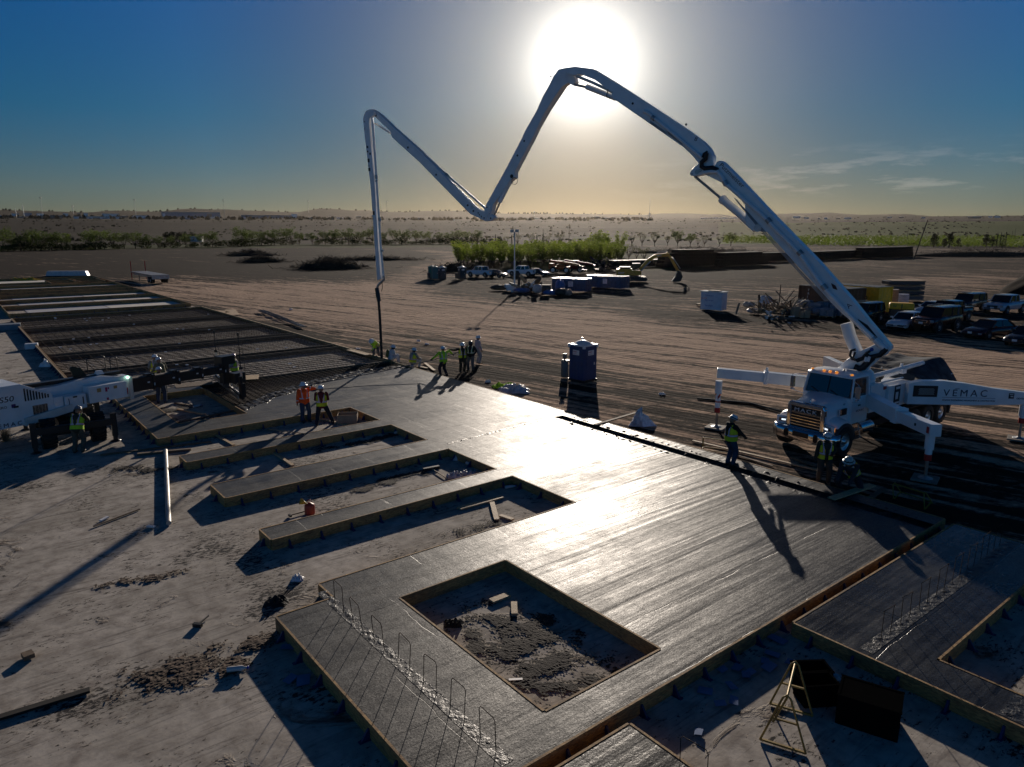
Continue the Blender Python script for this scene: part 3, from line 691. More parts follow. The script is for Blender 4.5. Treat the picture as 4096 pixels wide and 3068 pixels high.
for s in (-1, 1):
    # front fender with dark arch lip
    b = MB(); secs = []
    for k in range(13):
        a = math.pi * (-.02 + 1.0 * k / 12); c_, s_ = math.cos(a), math.sin(a)
        xo, zo = .0 + c_ * .78, .56 + s_ * .80
        if k < 4: xo = max(xo, .0) * .80; 
        secs.append([(c_ * .64, s * 1.24, .56 + s_ * .64), (xo * .98, s * 1.24, zo - .02), (xo, s * 1.12, zo + .03), (xo * .95, s * .68, zo + .16)])
    loft(b, secs, True, False); b.build('fender', WHITE, t_)
    b = MB(); loft(b, [[(math.cos(a) * .60, s * 1.27, .54 + math.sin(a) * .60), (math.cos(a) * .74, s * 1.27, .54 + math.sin(a) * .75), (math.cos(a) * .74, s * 1.10, .54 + math.sin(a) * .75)] for a in [math.pi * k / 14 for k in range(15)]], True, False)
    b.build('arch_lip', mat('charcoal_plastic', (.03, .034, .04), .55), t_)
    b = MB(); b.box((.60, s * .96, 1.08), (.10, .50, .34), rz=-s * .35); b.build('fender_front', WHITE, t_, bevel=.03)
    b = MB(); b.box((.66, s * .90, 1.10), (.05, .38, .15), rz=-s * .35); h = b.build('headlight', mat('lamp_glass', (.10, .12, .14), .08, spec=.9), t_, bevel=.02)
    b = MB(); b.box((.68, s * .90, 1.10), (.03, .16, .06), rz=-s * .35); b.build('lamp_reflector', mat('headlamp_glow', (.8, .8, .8), .2, emit=(.8, .9, 1, 1.2)), h)
    b = MB(); b.box((.59, s * 1.13, 1.10), (.06, .10, .14), rz=-s * .5); b.build('turn_signal', AMBER, t_)
    b = MB(); b.box((-.35, s * .93, 1.62), (.40, .05, .24)); b.build('side_vent', BLACK, t_)
    b = MB(); b.box((-.12, s * .935, 1.62), (.10, .05, .25)); b.build('vent_trim', CHROME, t_)
# cab
b = MB()
def cab_sec(x, w, zt, wt, zb=1.12): return [(x, -w, zb), (x, -w, 2.05), (x, -wt, zt - .12), (x, -wt * .85, zt), (x, 0, zt + .04), (x, wt * .85, zt), (x, wt, zt - .12), (x, w, 2.05), (x, w, zb)]
b.prism([(-.72, 1.05), (-.68, 2.1), (-.88, 2.86), (-1.95, 2.9), (-1.95, 1.05)], 'y', -.80, .80)
b.m(0); loft(b, [cab_sec(-.74, 1.03, 2.12, .95), cab_sec(-.80, 1.03, 2.14, .95)])
cabm = MB()
cabm.box((-1.93, 0, 1.95), (.10, 1.98, 1.75)); cabm.box((-1.32, 0, 1.12), (1.2, 2.0, .12)); cabm.box((-.76, 0, 1.58), (.1, 2.02, 1.0))
for s in (-1, 1):
    cabm.box((-1.32, s * 1.01, 1.62), (1.2, .05, 1.02))                                   # door skin
    cabm.bar((-.73, s * 1.0, 2.08), (-.90, s * .93, 2.86), .07, .09); cabm.bar((-1.88, s * 1.0, 2.08), (-1.86, s * .93, 2.86), .16, .1)
cabm.build('cab_body', WHITE, t_, bevel=.015)
b = MB(); loft(b, [[(x, -w, z), (x, -w * 1.0, z + .06), (x, -w * .8, z + h), (x, 0, z + h + .04), (x, w * .8, z + h), (x, w * 1.0, z + .06), (x, w, z)] for x, w, z, h in ((-.72, .90, 2.84, .05), (-.86, .97, 2.84, .13), (-1.2, .98, 2.84, .17), (-1.7, .98, 2.84, .15), (-1.98, .97, 2.84, .10))]); b.build('cab_roof', WHITE, t_)
b = MB(); vs = [(-.705, -.90, 2.12), (-.705, .90, 2.12), (-.885, .87, 2.84), (-.885, -.87, 2.84)]; b.add(vs + [(x - .02, y, z) for x, y, z in vs], [(0, 1, 2, 3), (7, 6, 5, 4), (0, 4, 5, 1), (1, 5, 6, 2), (2, 6, 7, 3), (3, 7, 4, 0)])
ws = b.build('windscreen', mat('cab_glass', (.012, .028, .032), .07, spec=.9), t_)
b = MB(); b.bar((-.69, 0, 2.12), (-.87, 0, 2.84), .03, .02); b.build('divider', BLACK, ws)
for y in (-.35, .45): b = MB(); b.bar((-.66, y, 2.14), (-.71, y - .35, 2.30), .02); b.build('wiper', BLACK, ws)
for s in (-1, 1):
    b = MB(); vs = [(-.80, s * 1.015, 2.02), (-1.0, s * 1.015, 1.86), (-1.72, s * 1.02, 2.0), (-1.74, s * .965, 2.76), (-.98, s * .965, 2.76)]
    b.add(vs + [(x, y - s * .03, z) for x, y, z in vs], [(0, 1, 2, 3, 4), (9, 8, 7, 6, 5)] + [(i, (i + 1) % 5, 5 + (i + 1) % 5, 5 + i) for i in range(5)]); b.build('side_window', MATS['cab_glass'], t_)
    b = MB(); b.box((-1.25, s * 1.04, 1.78), (.16, .03, .05)); b.build('door_handle', BLACK, t_)
    # mirror on tubular arms
    b = MB(); b.tube([(-.80, s * 1.0, 2.75), (-.45, s * 1.38, 2.72), (-.42, s * 1.40, 2.1), (-.75, s * 1.0, 1.95)], .016, 6); b.build('mirror_arm', CHROME, t_)
    b = MB(); b.box((-.46, s * 1.36, 2.42), (.08, .19, .46)); b.build('mirror', CHROME if s < 0 else mat('mirror_back', (.5, .44, .40), .25, .6), t_, bevel=.02)
    b = MB(); b.lathe([(.0, .07), (.08, .04), (.10, 0), (.0, -.01)], (-.47, s * 1.36, 2.1), 12, ); b.build('spot_mirror', CHROME, t_)
    # fuel tank, steps
    b = MB(); b.cyl((-1.35, s * .95, .80), (-2.25, s * .95, .80), .27, n=20); b.build('fuel_tank', CHROME, t_)
    b = MB(); b.box((-1.0, s * 1.12, .55), (.55, .28, .03)); b.box((-1.0, s * 1.12, .88), (.5, .22, .03)); b.bar((-.78, s * 1.2, .55), (-.78, s * 1.1, 1.0), .03); b.bar((-1.22, s * 1.2, .55), (-1.22, s * 1.1, 1.0), .03); b.build('cab_step', ALU, t_)
for y, x in ((-.82, -.92), (-.26, -.80), (0, -.78), (.26, -.80), (.82, -.92)):
    b = MB(); b.sphere((x, y, 3.0 if abs(y) < .5 else 2.96), .055, 10, 6, (1.5, 1, .9)); b.build('marker_light', AMBER, t_)
b = MB(); b.cyl((-1.15, .35, 3.03), (-1.2, .35, 3.15), .05, .0, n=4); b.build('roof_antenna', BLACK, t_)
b = MB(); b.box((-1.25, .62, 3.05), (.12, .36, .12)); b.build('roof_light', WHITE2, t_)
text('door_lettering', 'VEMAC', .13, NAVY, t_, frame((-1.05, 1.038, 1.52), (-1, 0, 0), (0, 0, 1)), .002, 1.25, 1.2)
text('hood_marking', 'H2', .12, NAVY, t_, frame((-.36, .885, 1.86), (-1, 0, 0), (0, .12, 1)), .002)
# machinery deck behind the cab
b = MB(); b.prism([(-2.15, 1.30), (-2.15, 2.42), (-3.0, 2.42), (-3.35, 2.15), (-3.35, 1.30)], 'y', -.98, .98); b.build('pedestal_housing', WHITE, t_, bevel=.02)
b = MB(); b.box((-4.35, 0, 1.78), (1.95, 2.16, .92)); b.build('deck_box', WHITE, t_, bevel=.02)
b = MB(); b.box((-4.05, 1.10, 1.82), (.42, .03, .80)); sg = b.build('warning_panel', INK, t_)
b = MB(); b.box((-4.05, 1.118, 2.12), (.34, .012, .10)); b.box((-4.0, 1.118, 1.80), (.20, .012, .30)); b.box((-4.05, 1.118, 1.50), (.34, .012, .08)); b.build('panel_print', WPLAS, sg)
b = MB(); b.box((-3.2, 1.0, 2.2), (.2, .03, .12)); b.build('decal', REDP, t_)
b = MB(); b.cyl((-2.9, .55, 2.62), (-7.2, .55, 2.72), .10, n=14); b.cyl((-5.2, .55, 2.5), (-5.35, .55, 2.9), .06); b.box((-5.3, .55, 2.6), (.3, .35, .2)); b.cyl((-5.0, .2, 2.45), (-6.9, .3, 2.5), .05); b.cyl((-3.4, .75, 2.35), (-5, .8, 2.38), .04); b.cyl((-3.4, .3, 2.35), (-5.6, .3, 2.4), .045); b.build('delivery_pipe', WHITE, t_)
b = MB(); b.box((-3.7, .25, 2.36), (.5, .4, .2)); b.sphere((-3.9, .4, 2.5), .16); b.build('valve_block', BLACK, t_)
b = MB(); b.box((-6.9, 0, 1.45), (3.2, 1.5, .8)); b.box((-8.6, 0, 1.3), (.5, 1.9, .7)); b.box((-6.8, .85, 1.28), (3.4, .5, .04)); b.build('pump_housing', mat('grey_paint', (.25, .26, .27), .45), t_)
for s in (-1, 1):
    b = MB(); b.box((-6.75, s * 1.0, 1.17), (3.7, .62, .03)); b.build('mudguard', BLACK, t_)
b = MB(); b.tube([(-8.4, 1.15, 1.1), (-8.4, 1.15, 2.0), (-8.5, 1.15, 2.15), (-8.8, 1.15, 2.15), (-8.9, 1.15, 2.0), (-8.9, 1.15, 1.1)], .025); b.build('ladder_rail', ALU, t_)
# tarpaulin over the rear platform and the raised splash panel
TARP = mat('blue_grey_tarp', (.030, .045, .065), .85, var=.5, scale=2.5, bump=1, bscale=5, spec=.2)
b = MB(); vs = []; nx, ny = 22, 16
for i in range(nx + 1):
    for j in range(ny + 1):
        u, v = i / nx, j / ny; x = -5.9 - 3.6 * u; y = -1.35 + 2.75 * v
        z = 2.25 + .50 * math.sin(math.pi * (.12 + .55 * u)) - .12 * math.sin(math.pi * v * 2) * u - .95 * max(0, (v - .72)) / .28 * (.25 + .9 * u) - 1.0 * max(0, u - .85) / .15
        vs.append((x, y, z + .05 * noise.noise(Vector((x * 2.2, y * 2.2, 1)))))
b.add(vs, [(i * (ny + 1) + j, i * (ny + 1) + j + 1, (i + 1) * (ny + 1) + j + 1, (i + 1) * (ny + 1) + j) for i in range(nx) for j in range(ny)], True)
b.add([(-5.95, -1.3, 2.4), (-5.95, .9, 2.4), (-5.95, .7, 1.5), (-5.95, -1.2, 1.4)], [(0, 1, 2, 3)]); o = b.build('tarpaulin', TARP, t_)
b = MB(); b.bar((-6.0, -1.2, 1.4), (-6.0, -1.2, 2.45), .05); b.bar((-6.0, -.6, 1.4), (-6.0, -.6, 2.5), .04); b.bar((-6., -1.5, 2.42), (-5.6, -1.0, 2.46), .06); b.build('tarp_frame', WHITE2, t_)
b = MB(); b.box((-8.7, .25, 2.95), (.10, 1.75, .95), M=Matrix.Rotation(R(-14), 4, 'Y')); b.build('splash_panel', BLACK, t_, bevel=.04)
# ---- outriggers: beams, leg with red-white bands, pad
RWS = None
def leg(x, y, ztop, name_off=0):
    b = MB(); b.cyl((x, y, ztop), (x, y, ztop - .55), .15, n=14); b.cyl((x, y, ztop - .5), (x, y, .70), .115, n=14); o = b.build('outrigger_leg', WHITE, t_)
    b = MB(); b.cyl((x, y, .92), (x, y, .70), .119, n=14); b.cyl((x, y, 1.21), (x, y, 1.16), .1165, n=14)
    for k in range(3):                                           # slanting red stripes wrapped on the tube
        z = 1.34 + .0 * k
        a0 = -math.pi / 2 + 2.1 * k; vs = []
        for i in range(7):
            a = a0 + 1.5 * i / 6; zz = 1.30 + .22 * i / 6
            vs += [(x + .1175 * math.cos(a), y + .1175 * math.sin(a), zz), (x + .1175 * math.cos(a), y + .1175 * math.sin(a), zz + .14)]
        b.add(vs, [(2 * i, 2 * i + 1, 2 * i + 3, 2 * i + 2) for i in range(6)], True)
    b.build('red_band', REDP, o)
    b = MB(); b.cyl((x, y, .72), (x, y, .10), .055, n=10); b.build('cylinder_rod', STEEL, o)
    b = MB(); b.lathe([(.0, .14), (.07, .13), (.09, .09), (.22, .075), (.24, .065), (.0, .065)], (x, y, .0), 20); b.build('foot_plate', GALV, o)
    b = MB(); b.box((x, y, .035), (.80, .80, .065), rz=.3); b.build('support_pad', mat('pad_board', (.22, .19, .16), .8, var=.3), o, bevel=.01)
leg(.16, 4.33, 1.65); leg(.63, -4.14, 2.1); leg(-7.99, 4.29, 1.55); leg(-8.05, -4.2, 1.75)
b = MB(); A0 = Vector((-2.05, .95, 1.90)); A1 = Vector((-1.05, 2.62, 1.76)); A2 = Vector((.26, 4.52, 1.80))
b.bar(A0, A1, .42, .50, h2=.52); b.build('outrigger_beam', WHITE, t_, bevel=.012)
b = MB(); b.bar(A1 - (A2 - A1) * .03, A1 + (A2 - A1) * .10, .50, .56); b.build('beam_collar', WHITE, t_, bevel=.01)
b = MB(); b.bar(A1, A2, .36, .40, w2=.40, h2=.42); b.build('outrigger_extension', WHITE, t_, bevel=.012)
b = MB(); d = (A2 - A1).normalized(); b.box(A2 - d * .12 + d.cross(Vector((0, 0, 1))) * .21, (.13, .012, .22), rz=math.atan2(d.y, d.x)); b.build('decal', REDP, t_)
b = MB(); q = A1.lerp(A2, .62) + d.cross(Vector((0, 0, 1))) * .19; b.cyl(q - d.cross(Vector((0, 0, 1))) * .02, q + d.cross(Vector((0, 0, 1))) * .012, .055, n=14); b.build('access_hole', INK, t_)
B0 = Vector((-2.2, -1.2, 2.15)); B1 = Vector((-.70, -2.75, 2.32)); B2 = Vector((.60, -4.30, 2.42))
b = MB(); b.bar(B0, B1, .40, .46); b.build('outrigger_beam', WHITE, t_, bevel=.012)
b = MB(); b.bar(B1.lerp(B2, -.02), B1.lerp(B2, .06), .46, .54); b.bar(B1 + Vector((0, 0, .2)), B1 + Vector((0, 0, .42)), .08); b.build('beam_collar', WHITE, t_, bevel=.01)
b = MB(); b.bar(B1, B2, .36, .40); b.build('outrigger_extension', WHITE, t_, bevel=.012)
# rear left outrigger box carrying the company name
R0 = Vector((-4.55, 1.22, 0)); R1 = Vector((-8.05, 4.35, 0)); rd = (R1 - R0).normalized(); rn = Vector((-rd.y, rd.x, 0)); rn = -rn if rn.dot(Vector((1, .3, 0))) < 0 else rn
LR = (R1 - R0).length
poly = [(0, 1.42), (0, 2.30), (.5, 2.40), (1.3, 2.42), (2.2, 2.33), (3.2, 2.16), (LR, 1.98), (LR + .1, 1.9), (LR + .1, 1.60), (LR - .35, 1.50), (2.6, 1.43)]
b = MB(); nn = len(poly)
for k in (1, -1): pass
vs = [tuple(R0 + rd * p + rn * .17 + Vector((0, 0, z))) for p, z in poly] + [tuple(R0 + rd * p - rn * .17 + Vector((0, 0, z))) for p, z in poly]
b.add(vs, [tuple(range(nn)), tuple(range(nn, 2 * nn))[::-1]] + [(i, nn + i, nn + (i + 1) % nn, (i + 1) % nn) for i in range(nn)]); b.build('rear_outrigger_box', WHITE, t_, bevel=.015)
def on_box(p, z, off=.174): return R0 + rd * p + rn * off + Vector((0, 0, z))
b = MB(); b.box(on_box(.66, 1.98, .175), (.94, .02, .46), rz=math.atan2(rd.y, rd.x)); gr = b.build('louvre_panel', INK, t_)
b = MB()
for k in range(6): b.box(on_box(.70, 1.86 + .045 * k, .19), (.62 - .05 * (k % 2), .008, .012), rz=math.atan2(rd.y, rd.x))
b.build('louvre_slots', WHITE2, gr)
text('company_lettering', 'VEMAC', .40, NAVY, t_, frame(on_box(1.36, 1.80, .178), rd, (0, 0, 1)), .003, 1.45, 1.02)
b = MB(); b.box(on_box(2.35, 1.745, .178), (2.05, .006, .012), rz=math.atan2(rd.y, rd.x)); b.box(on_box(1.88, 2.11, .178), (.16, .006, .02), rz=math.atan2(rd.y, rd.x)); b.build('company_rule', NAVY, t_)
text('company_subtitle', 'VENEGAS ENGINEERING MANAGEMENT & CONSTRUCTION', .098, NAVY, t_, frame(on_box(1.34, 1.60, .178), rd, (0, 0, 1)), .002, .95, .80)
b = MB(); b.box(on_box(3.97, 1.86, .178), (.20, .008, .22), rz=math.atan2(rd.y, rd.x)); sg = b.build('decal', INK, t_)
b = MB(); b.box(on_box(3.97, 1.92, .184), (.14, .006, .03), rz=math.atan2(rd.y, rd.x)); b.box(on_box(3.99, 1.84, .184), (.10, .006, .05), rz=math.atan2(rd.y, rd.x)); b.build('decal_print', WPLAS, sg)
b = MB(); 
for k in (0, 1): b.tube([tuple(on_box(4.22 + .075 * k + .036 * math.cos(a), 1.76 + .03 * math.sin(a), .18)) for a in [2 * math.pi * i / 12 for i in range(13)]], .008, 5)
b.build('loop_logo', NAVY, t_)
text('flex_lettering', 'flex', .10, NAVY, t_, frame(on_box(4.36, 1.73, .178), rd, (0, 0, 1)), .002)
b = MB(); q0 = Vector((-5.2, -1.2, 0)); q1 = Vector((-8.05, -4.4, 0)); qd = (q1 - q0).normalized()
b.bar(q0 + Vector((0, 0, 1.85)), q0 + qd * 2.2 + Vector((0, 0, 1.98)), .32, .55); b.bar(q0 + qd * 2.0 + Vector((0, 0, 1.98)), q1 + Vector((0, 0, 1.98)), .30, .62, h2=.5); b.build('outrigger_beam', WHITE, t_, bevel=.012)
b = MB(); b.tube([(-5.2, -1.2, 1.2), (-5.0, -2.2, .3), (-4.0, -3.6, .05), (-4.3, -6, .04), (-3.0, -8.2, .04)], .05, 6); b.build('ground_hose', BLACK, t_)
# ---- boom: side outlines in one upright plane through the turret
BA = Vector((13.91, 28.55, 0)); hb = gp(1527, 1436, .3); bu = (hb - BA); bu.z = 0; bu.normalize(); bn = Vector((bu.y, -bu.x, 0)); bn = bn if bn.y < 0 else -bn
def bp(px, py, off=0.):                 # point of the boom plane (off metres towards the camera)
    r = ray(px, py); o = BA + bn * off; t = o.dot(bn) / r.dot(bn); return Vector((r.x * t, r.y * t, CAM_H + r.z * t))
def T(p): return TINV @ p
def plate(name, pxs, off, w, m, bev=.02, parent=None, taper=None):
    pts = [bp(x, y, off + w / 2) for x, y in pxs]; n = len(pts)
    vs = [T(p) for p in pts] + [T(p - bn * w) for p in pts]
    b = MB(); b.add(vs, [tuple(range(n)), tuple(range(n, 2 * n))[::-1]] + [(i, n + i, n + (i + 1) % n, (i + 1) % n) for i in range(n)])
    return b.build(name, m, parent or truck, bevel=bev)
def rod(name, pts, off, r, m, n=12, parent=None):
    b = MB(); b.tube([T(bp(x, y, off)) for x, y in pts], r, n); return b.build(name, m, parent or truck)
def disc(b, x, y, off, r, th=.02, n=14): p = bp(x, y, off); b.cyl(T(p), T(p + bn * th), r, n=n)
# turret
b = MB(); b.lathe([(.0, 2.40), (.80, 2.40), (.80, 2.60), (.72, 2.62), (.72, 2.82), (.66, 2.84), (.62, 2.90), (.0, 2.90)], T(BA), 32); b.build('slewing_ring', WHITE, t_)
for off in (-.28, .28):
    plate('turret_cheek', [(3348, 1478), (3385, 1440), (3424, 1413), (3500, 1377), (3535, 1362), (3568, 1396), (3549, 1418), (3526, 1427), (3503, 1450), (3478, 1470), (3474, 1486)], off, .10, WHITE)
plate('turret_web', [(3352, 1479), (3424, 1418), (3500, 1384), (3530, 1375), (3555, 1398), (3520, 1424), (3474, 1470), (3472, 1484)], 0, .5, WHITE2)
rod('turret_hose', [(3490, 1430), (3470, 1450), (3452, 1470), (3436, 1474), (3418, 1468)], .40, .13, BLACK)
rod('turret_hose', [(3545, 1395), (3520, 1420), (3480, 1430), (3470, 1425)], .42, .10, BLACK)
rod('loop_hose', [(3423, 1398), (3405, 1402), (3400, 1420), (3408, 1436), (3425, 1440), (3450, 1430), (3466, 1412), (3480, 1404)], .45, .05, BLACK)
rod('loop_hose', [(3421, 1408), (3412, 1430), (3430, 1446), (3458, 1436), (3474, 1416)], .5, .04, BLACK)
rod('hose_clamp', [(3466, 1428), (3460, 1446)], .54, .055, WHITE); rod('hose_clamp', [(3478, 1426), (3472, 1446)], .54, .055, WHITE)
b = MB(); disc(b, 3487, 1398, .36, .07); b.build('round_decal', mat('blue_sticker', (.03, .07, .35), .4), t_)
# section A
A_ = plate('boom_section', [(2868, 645), (2880, 642), (2892, 651), (2938, 696), (3100, 869), (3276, 1048), (3412, 1203), (3479, 1288), (3563, 1386), (3566, 1400), (3545, 1410), (3517, 1393), (3461, 1341), (3415, 1294), (3369, 1255), (3322, 1209), (3243, 1121), (3165, 1037), (3067, 928), (3006, 922), (2984, 900), (2979, 818), (2931, 764), (2895, 735), (2850, 712), (2822, 700), (2808, 690), (2812, 678), (2855, 670)], 0, .52, WHITE)
rod('boom_pipe', [(2816, 690), (2840, 687), (2871, 687), (2886, 705), (2900, 733), (3050, 862), (3194, 1008), (3294, 1150), (3400, 1262), (3500, 1358), (3540, 1394)], .36, .085, WHITE, parent=A_)
rod('pipe_elbow', [(3500, 1358), (3528, 1385), (3545, 1398)], .36, .13, WHITE, parent=A_)
for q in (((2897, 724), (2906, 742)), ((3068, 876), (3080, 890)), ((3194, 1005), (3206, 1018)), ((3290, 1140), (3304, 1158)), ((3490, 1350), (3502, 1362))): rod('pipe_clamp', q, .36, .12, GALV, parent=A_)
for k in range(4): rod('hydraulic_line', [(2935 + k * 3, 790 + 2 * k), (3020 + k * 4, 895), (3100 + k * 5, 985), (3170 + k * 5, 1062 + k), (3215 + k * 4, 1110), (3300 + k * 5, 1205)], .28, .012, STEEL, 5, A_)
b = MB()
for x, y in ((3336, 1150),):
    a = bp(x - 12, y - 18, .27); c = bp(x + 6, y - 8, .27); dd = bp(x + 14, y + 10, .27); e = bp(x - 4, y + 4, .27); b.add([T(p) for p in (a, c, dd, e)] + [T(p + bn * .01) for p in (a, c, dd, e)], [(4, 5, 6, 7), (0, 1, 5, 4), (1, 2, 6, 5), (2, 3, 7, 6), (3, 0, 4, 7)])
b.build('decal', mat('dark_red_label', (.08, .02, .02), .5), A_)
def btext(name, s, size, p0, p1, off, m, par, dep=.003, sp=1., xs=1.):
    a = bp(*p0, off); c = bp(*p1, off); up = bn.cross((c - a).normalized()); 
    M = TINV @ frame(a, c - a, up); return text(name, s, size, m, par, M, dep, sp, xs)
btext('maker_lettering', 'Putzmeister', .26, (2876, 662), (2937, 722), .262, INK, A_, .003, 1.05, 1.1)
btext('section_letter', 'A', .28, (3395, 1236), (3412, 1222), .262, NAVY, A_)
plate('boom_opening', [(3430, 1275), (3470, 1300), (3512, 1352), (3522, 1366), (3500, 1352), (3462, 1318), (3440, 1296)], .20, .135, INK, 0, A_)
# knuckle between A and B
K_ = plate('knuckle', [(2791, 655), (2768, 676), (2758, 694), (2763, 703), (2778, 705), (2815, 697), (2850, 680), (2858, 662), (2830, 652)], -.05, .44, WHITE)
b = MB()
for x, y, r in ((2768, 696, .05), (2788, 688, .10), (2800, 682, .08)): disc(b, x, y, .17, r)
b.build('pin', STEEL, K_)
rod('cylinder_rod', [(2779, 705), (2892, 800)], -.02, .06, STEEL); C_ = rod('lift_cylinder', [(2884, 793), (2960, 856), (3026, 917)], -.02, .17, WHITE)
rod('cylinder_collar', [(2888, 796), (2898, 804)], -.02, .20, WHITE, parent=C_)
rod('cylinder_hose', [(3026, 880), (3006, 895), (3006, 918), (3018, 922)], .2, .025, BLACK, parent=C_); rod('cylinder_hose', [(3034, 882), (3016, 896), (3014, 915), (3024, 924)], .22, .025, BLACK, parent=C_)
b = MB(); disc(b, 3031, 912, .28, .16); disc(b, 3031, 912, .30, .08); b.build('pin', WHITE2, C_)
rod('cylinder_rod', [(3425, 1385), (3432, 1418)], 0, .12, STEEL); rod('base_cylinder', [(3386, 1292), (3400, 1345), (3432, 1418)], 0, .24, WHITE)
# section B
B_ = plate('boom_section', [(2262, 271), (2300, 266), (2371, 275), (2448, 322), (2612, 429), (2746, 518), (2811, 566), (2836, 593), (2850, 623), (2852, 664), (2812, 668), (2795, 655), (2771, 625), (2736, 591), (2597, 494), (2468, 405), (2452, 398), (2443, 366), (2380, 320), (2320, 296), (2290, 302), (2262, 292)], 0, .42, WHITE)
rod('boom_pipe', [(2575, 445), (2590, 450), (2620, 475), (2700, 540), (2770, 600), (2812, 634)], .28, .075, WHITE, parent=B_); rod('pipe_clamp', [(2608, 468), (2618, 476)], .28, .10, GALV, parent=B_)
for k in range(3): rod('hydraulic_line', [(2600, 492 - k * 4), (2660, 533 - k * 4), (2672, 536 - k * 4), (2730, 580 - k * 4)], .22, .011, STEEL, 5, B_)
btext('section_letter', 'B', .26, (2775, 560), (2790, 568), .212, NAVY, B_)
for x, y in ((2531, 414), (2745, 498)): b = MB(); disc(b, x, y, .212, .05); b.build('port', INK, B_)
rod('bundled_hose', [(2826, 612), (2822, 636), (2806, 648), (2806, 666), (2820, 674), (2850, 671), (2870, 680)], .34, .10, BLACK); rod('bundled_hose', [(2830, 606), (2815, 615), (2810, 630)], .38, .05, BLACK)
rod('cylinder_rod', [(2296, 338), (2352, 350)], 0, .06, STEEL); C_ = rod('fold_cylinder', [(2347, 347), (2463, 392)], 0, .13, WHITE); rod('cylinder_hose', [(2432, 358), (2426, 386), (2440, 394)], .2, .022, BLACK, parent=C_)
rod('linkage_arm', [(2308, 305), (2370, 330), (2455, 370)], .15, .07, WHITE2)
# section C
CO = -.36
Cc = plate('boom_section', [(2262, 271), (2234, 277), (2213, 305), (2197, 339), (2171, 385), (2145, 444), (2100, 523), (2086, 554), (2027, 668), (1947, 812), (1934, 842), (1962, 862), (1970, 822), (2041, 722), (2058, 712), (2059, 688), (2071, 664), (2131, 549), (2176, 455), (2215, 392), (2249, 346), (2272, 331), (2294, 343), (2302, 326), (2296, 305), (2300, 285)], CO, .34, WHITE)
rod('boom_pipe', [(2280, 325), (2262, 348), (2200, 440), (2150, 528), (2120, 590)], CO - .2, .065, WHITE2, parent=Cc)
C_ = rod('fold_cylinder', [(2048, 712), (2020, 765), (1999, 808)], CO + .02, .12, WHITE); rod('cylinder_rod', [(2001, 806), (1972, 874)], CO + .02, .05, STEEL)
for x, y, r_ in ((2097, 564, .05), (2070, 622, .05), (2047, 705, .1)): b = MB(); disc(b, x, y, CO + .17, r_); b.build('port', INK, Cc)
rod('coiled_hose', [(2058 + 12 * math.cos(a), 724 + 14 * math.sin(a)) for a in [i * .6 for i in range(12)]], CO + .2, .015, BLACK, 5)
b = MB(); disc(b, 2204, 306, CO + .17, .04); b.build('pin', WHITE2, Cc)
# section D
DO = 0.
D_ = plate('boom_section', [(1470, 440), (1488, 436), (1504, 446), (1519, 457), (1579, 514), (1678, 601), (1798, 728), (1902, 832), (1934, 847), (1967, 860), (1979, 870), (1968, 882), (1942, 886), (1912, 870), (1882, 857), (1860, 837), (1678, 650), (1584, 565), (1567, 549), (1560, 525), (1500, 468), (1480, 462)], DO, .30, WHITE)
rod('boom_pipe', [(1674, 599), (1700, 618), (1788, 700), (1860, 762), (1940, 832)], DO - .18, .065, WHITE2, parent=D_)
for q in (((1672, 597), (1680, 604)), ((1784, 696), (1793, 704))): rod('pipe_clamp', q, DO - .18, .10, GALV, parent=D_)
plate('link_plate', [(1943, 822), (1952, 820), (1958, 828), (1948, 878), (1938, 884), (1930, 876)], DO + .18, .05, WHITE, .01, D_)
for x, y, o_, r_, n_ in ((1504, 463, .152, .055, 14), (1632, 590, .152, .055, 14), (1745, 699, .152, .055, 14), (1871, 821, .152, .055, 14), (1894, 844, .152, .055, 14), (1948, 829, .2, .04, 14), (1937, 872, .2, .04, 14), (1963, 873, .2, .04, 14), (1918, 859, .152, .05, 3), (1926, 866, .152, .05, 3), (1913, 852, .152, .05, 3)):
    b = MB(); disc(b, x, y, DO + o_, r_, n=n_); b.build('port', INK, D_)
btext('section_letter', 'D', .22, (1882, 830), (1895, 842), .152, mat('pale_blue_letter', (.30, .42, .48), .5), D_)
C_ = rod('fold_cylinder', [(1506, 497), (1562, 532)], DO, .07, WHITE); rod('cylinder_rod', [(1488, 489), (1508, 498)], DO, .035, STEEL)
# section E
EO = .30
E_ = plate('boom_section', [(1466, 441), (1485, 438), (1496, 446), (1492, 462), (1478, 472), (1476, 494), (1485, 600), (1499, 750), (1512, 982), (1522, 1116), (1508, 1121), (1499, 996), (1491, 872), (1482, 748), (1455, 514), (1451, 476), (1457, 454)], EO, .20, WHITE)
rod('boom_pipe', [(1488, 470), (1492, 500), (1508, 750), (1523, 985), (1534, 1108)], EO + .05, .065, WHITE, parent=E_)
for q in (((1505, 700), (1507, 716)), ((1506, 722), (1507, 727)), ((1519, 870), (1520, 885)), ((1529, 1000), (1530, 1006))): rod('pipe_clamp', q, EO + .05, .09, GALV, parent=E_)
b = MB()
for x, y, w_, h_ in ((1469, 588, 7, 9), (1470, 606, 6, 7), (1480, 615, 6, 8), (1474, 642, 8, 15), (1475, 664, 4, 5), (1477, 678, 8, 13), (1494, 852, 8, 16)):
    q = [bp(x - w_ / 2, y - h_ / 2, EO + .102), bp(x + w_ / 2, y - h_ / 2, EO + .102), bp(x + w_ / 2 + .6, y + h_ / 2, EO + .102), bp(x - w_ / 2 + .6, y + h_ / 2, EO + .102)]; b.add([T(p) for p in q], [(0, 1, 2, 3)])
disc(b, 1459, 487, EO + .1, .04); b.build('decal', INK, E_, fix=False)
btext('section_letter', 'E', .20, (1457, 520), (1466, 519), EO + .104, NAVY, E_)
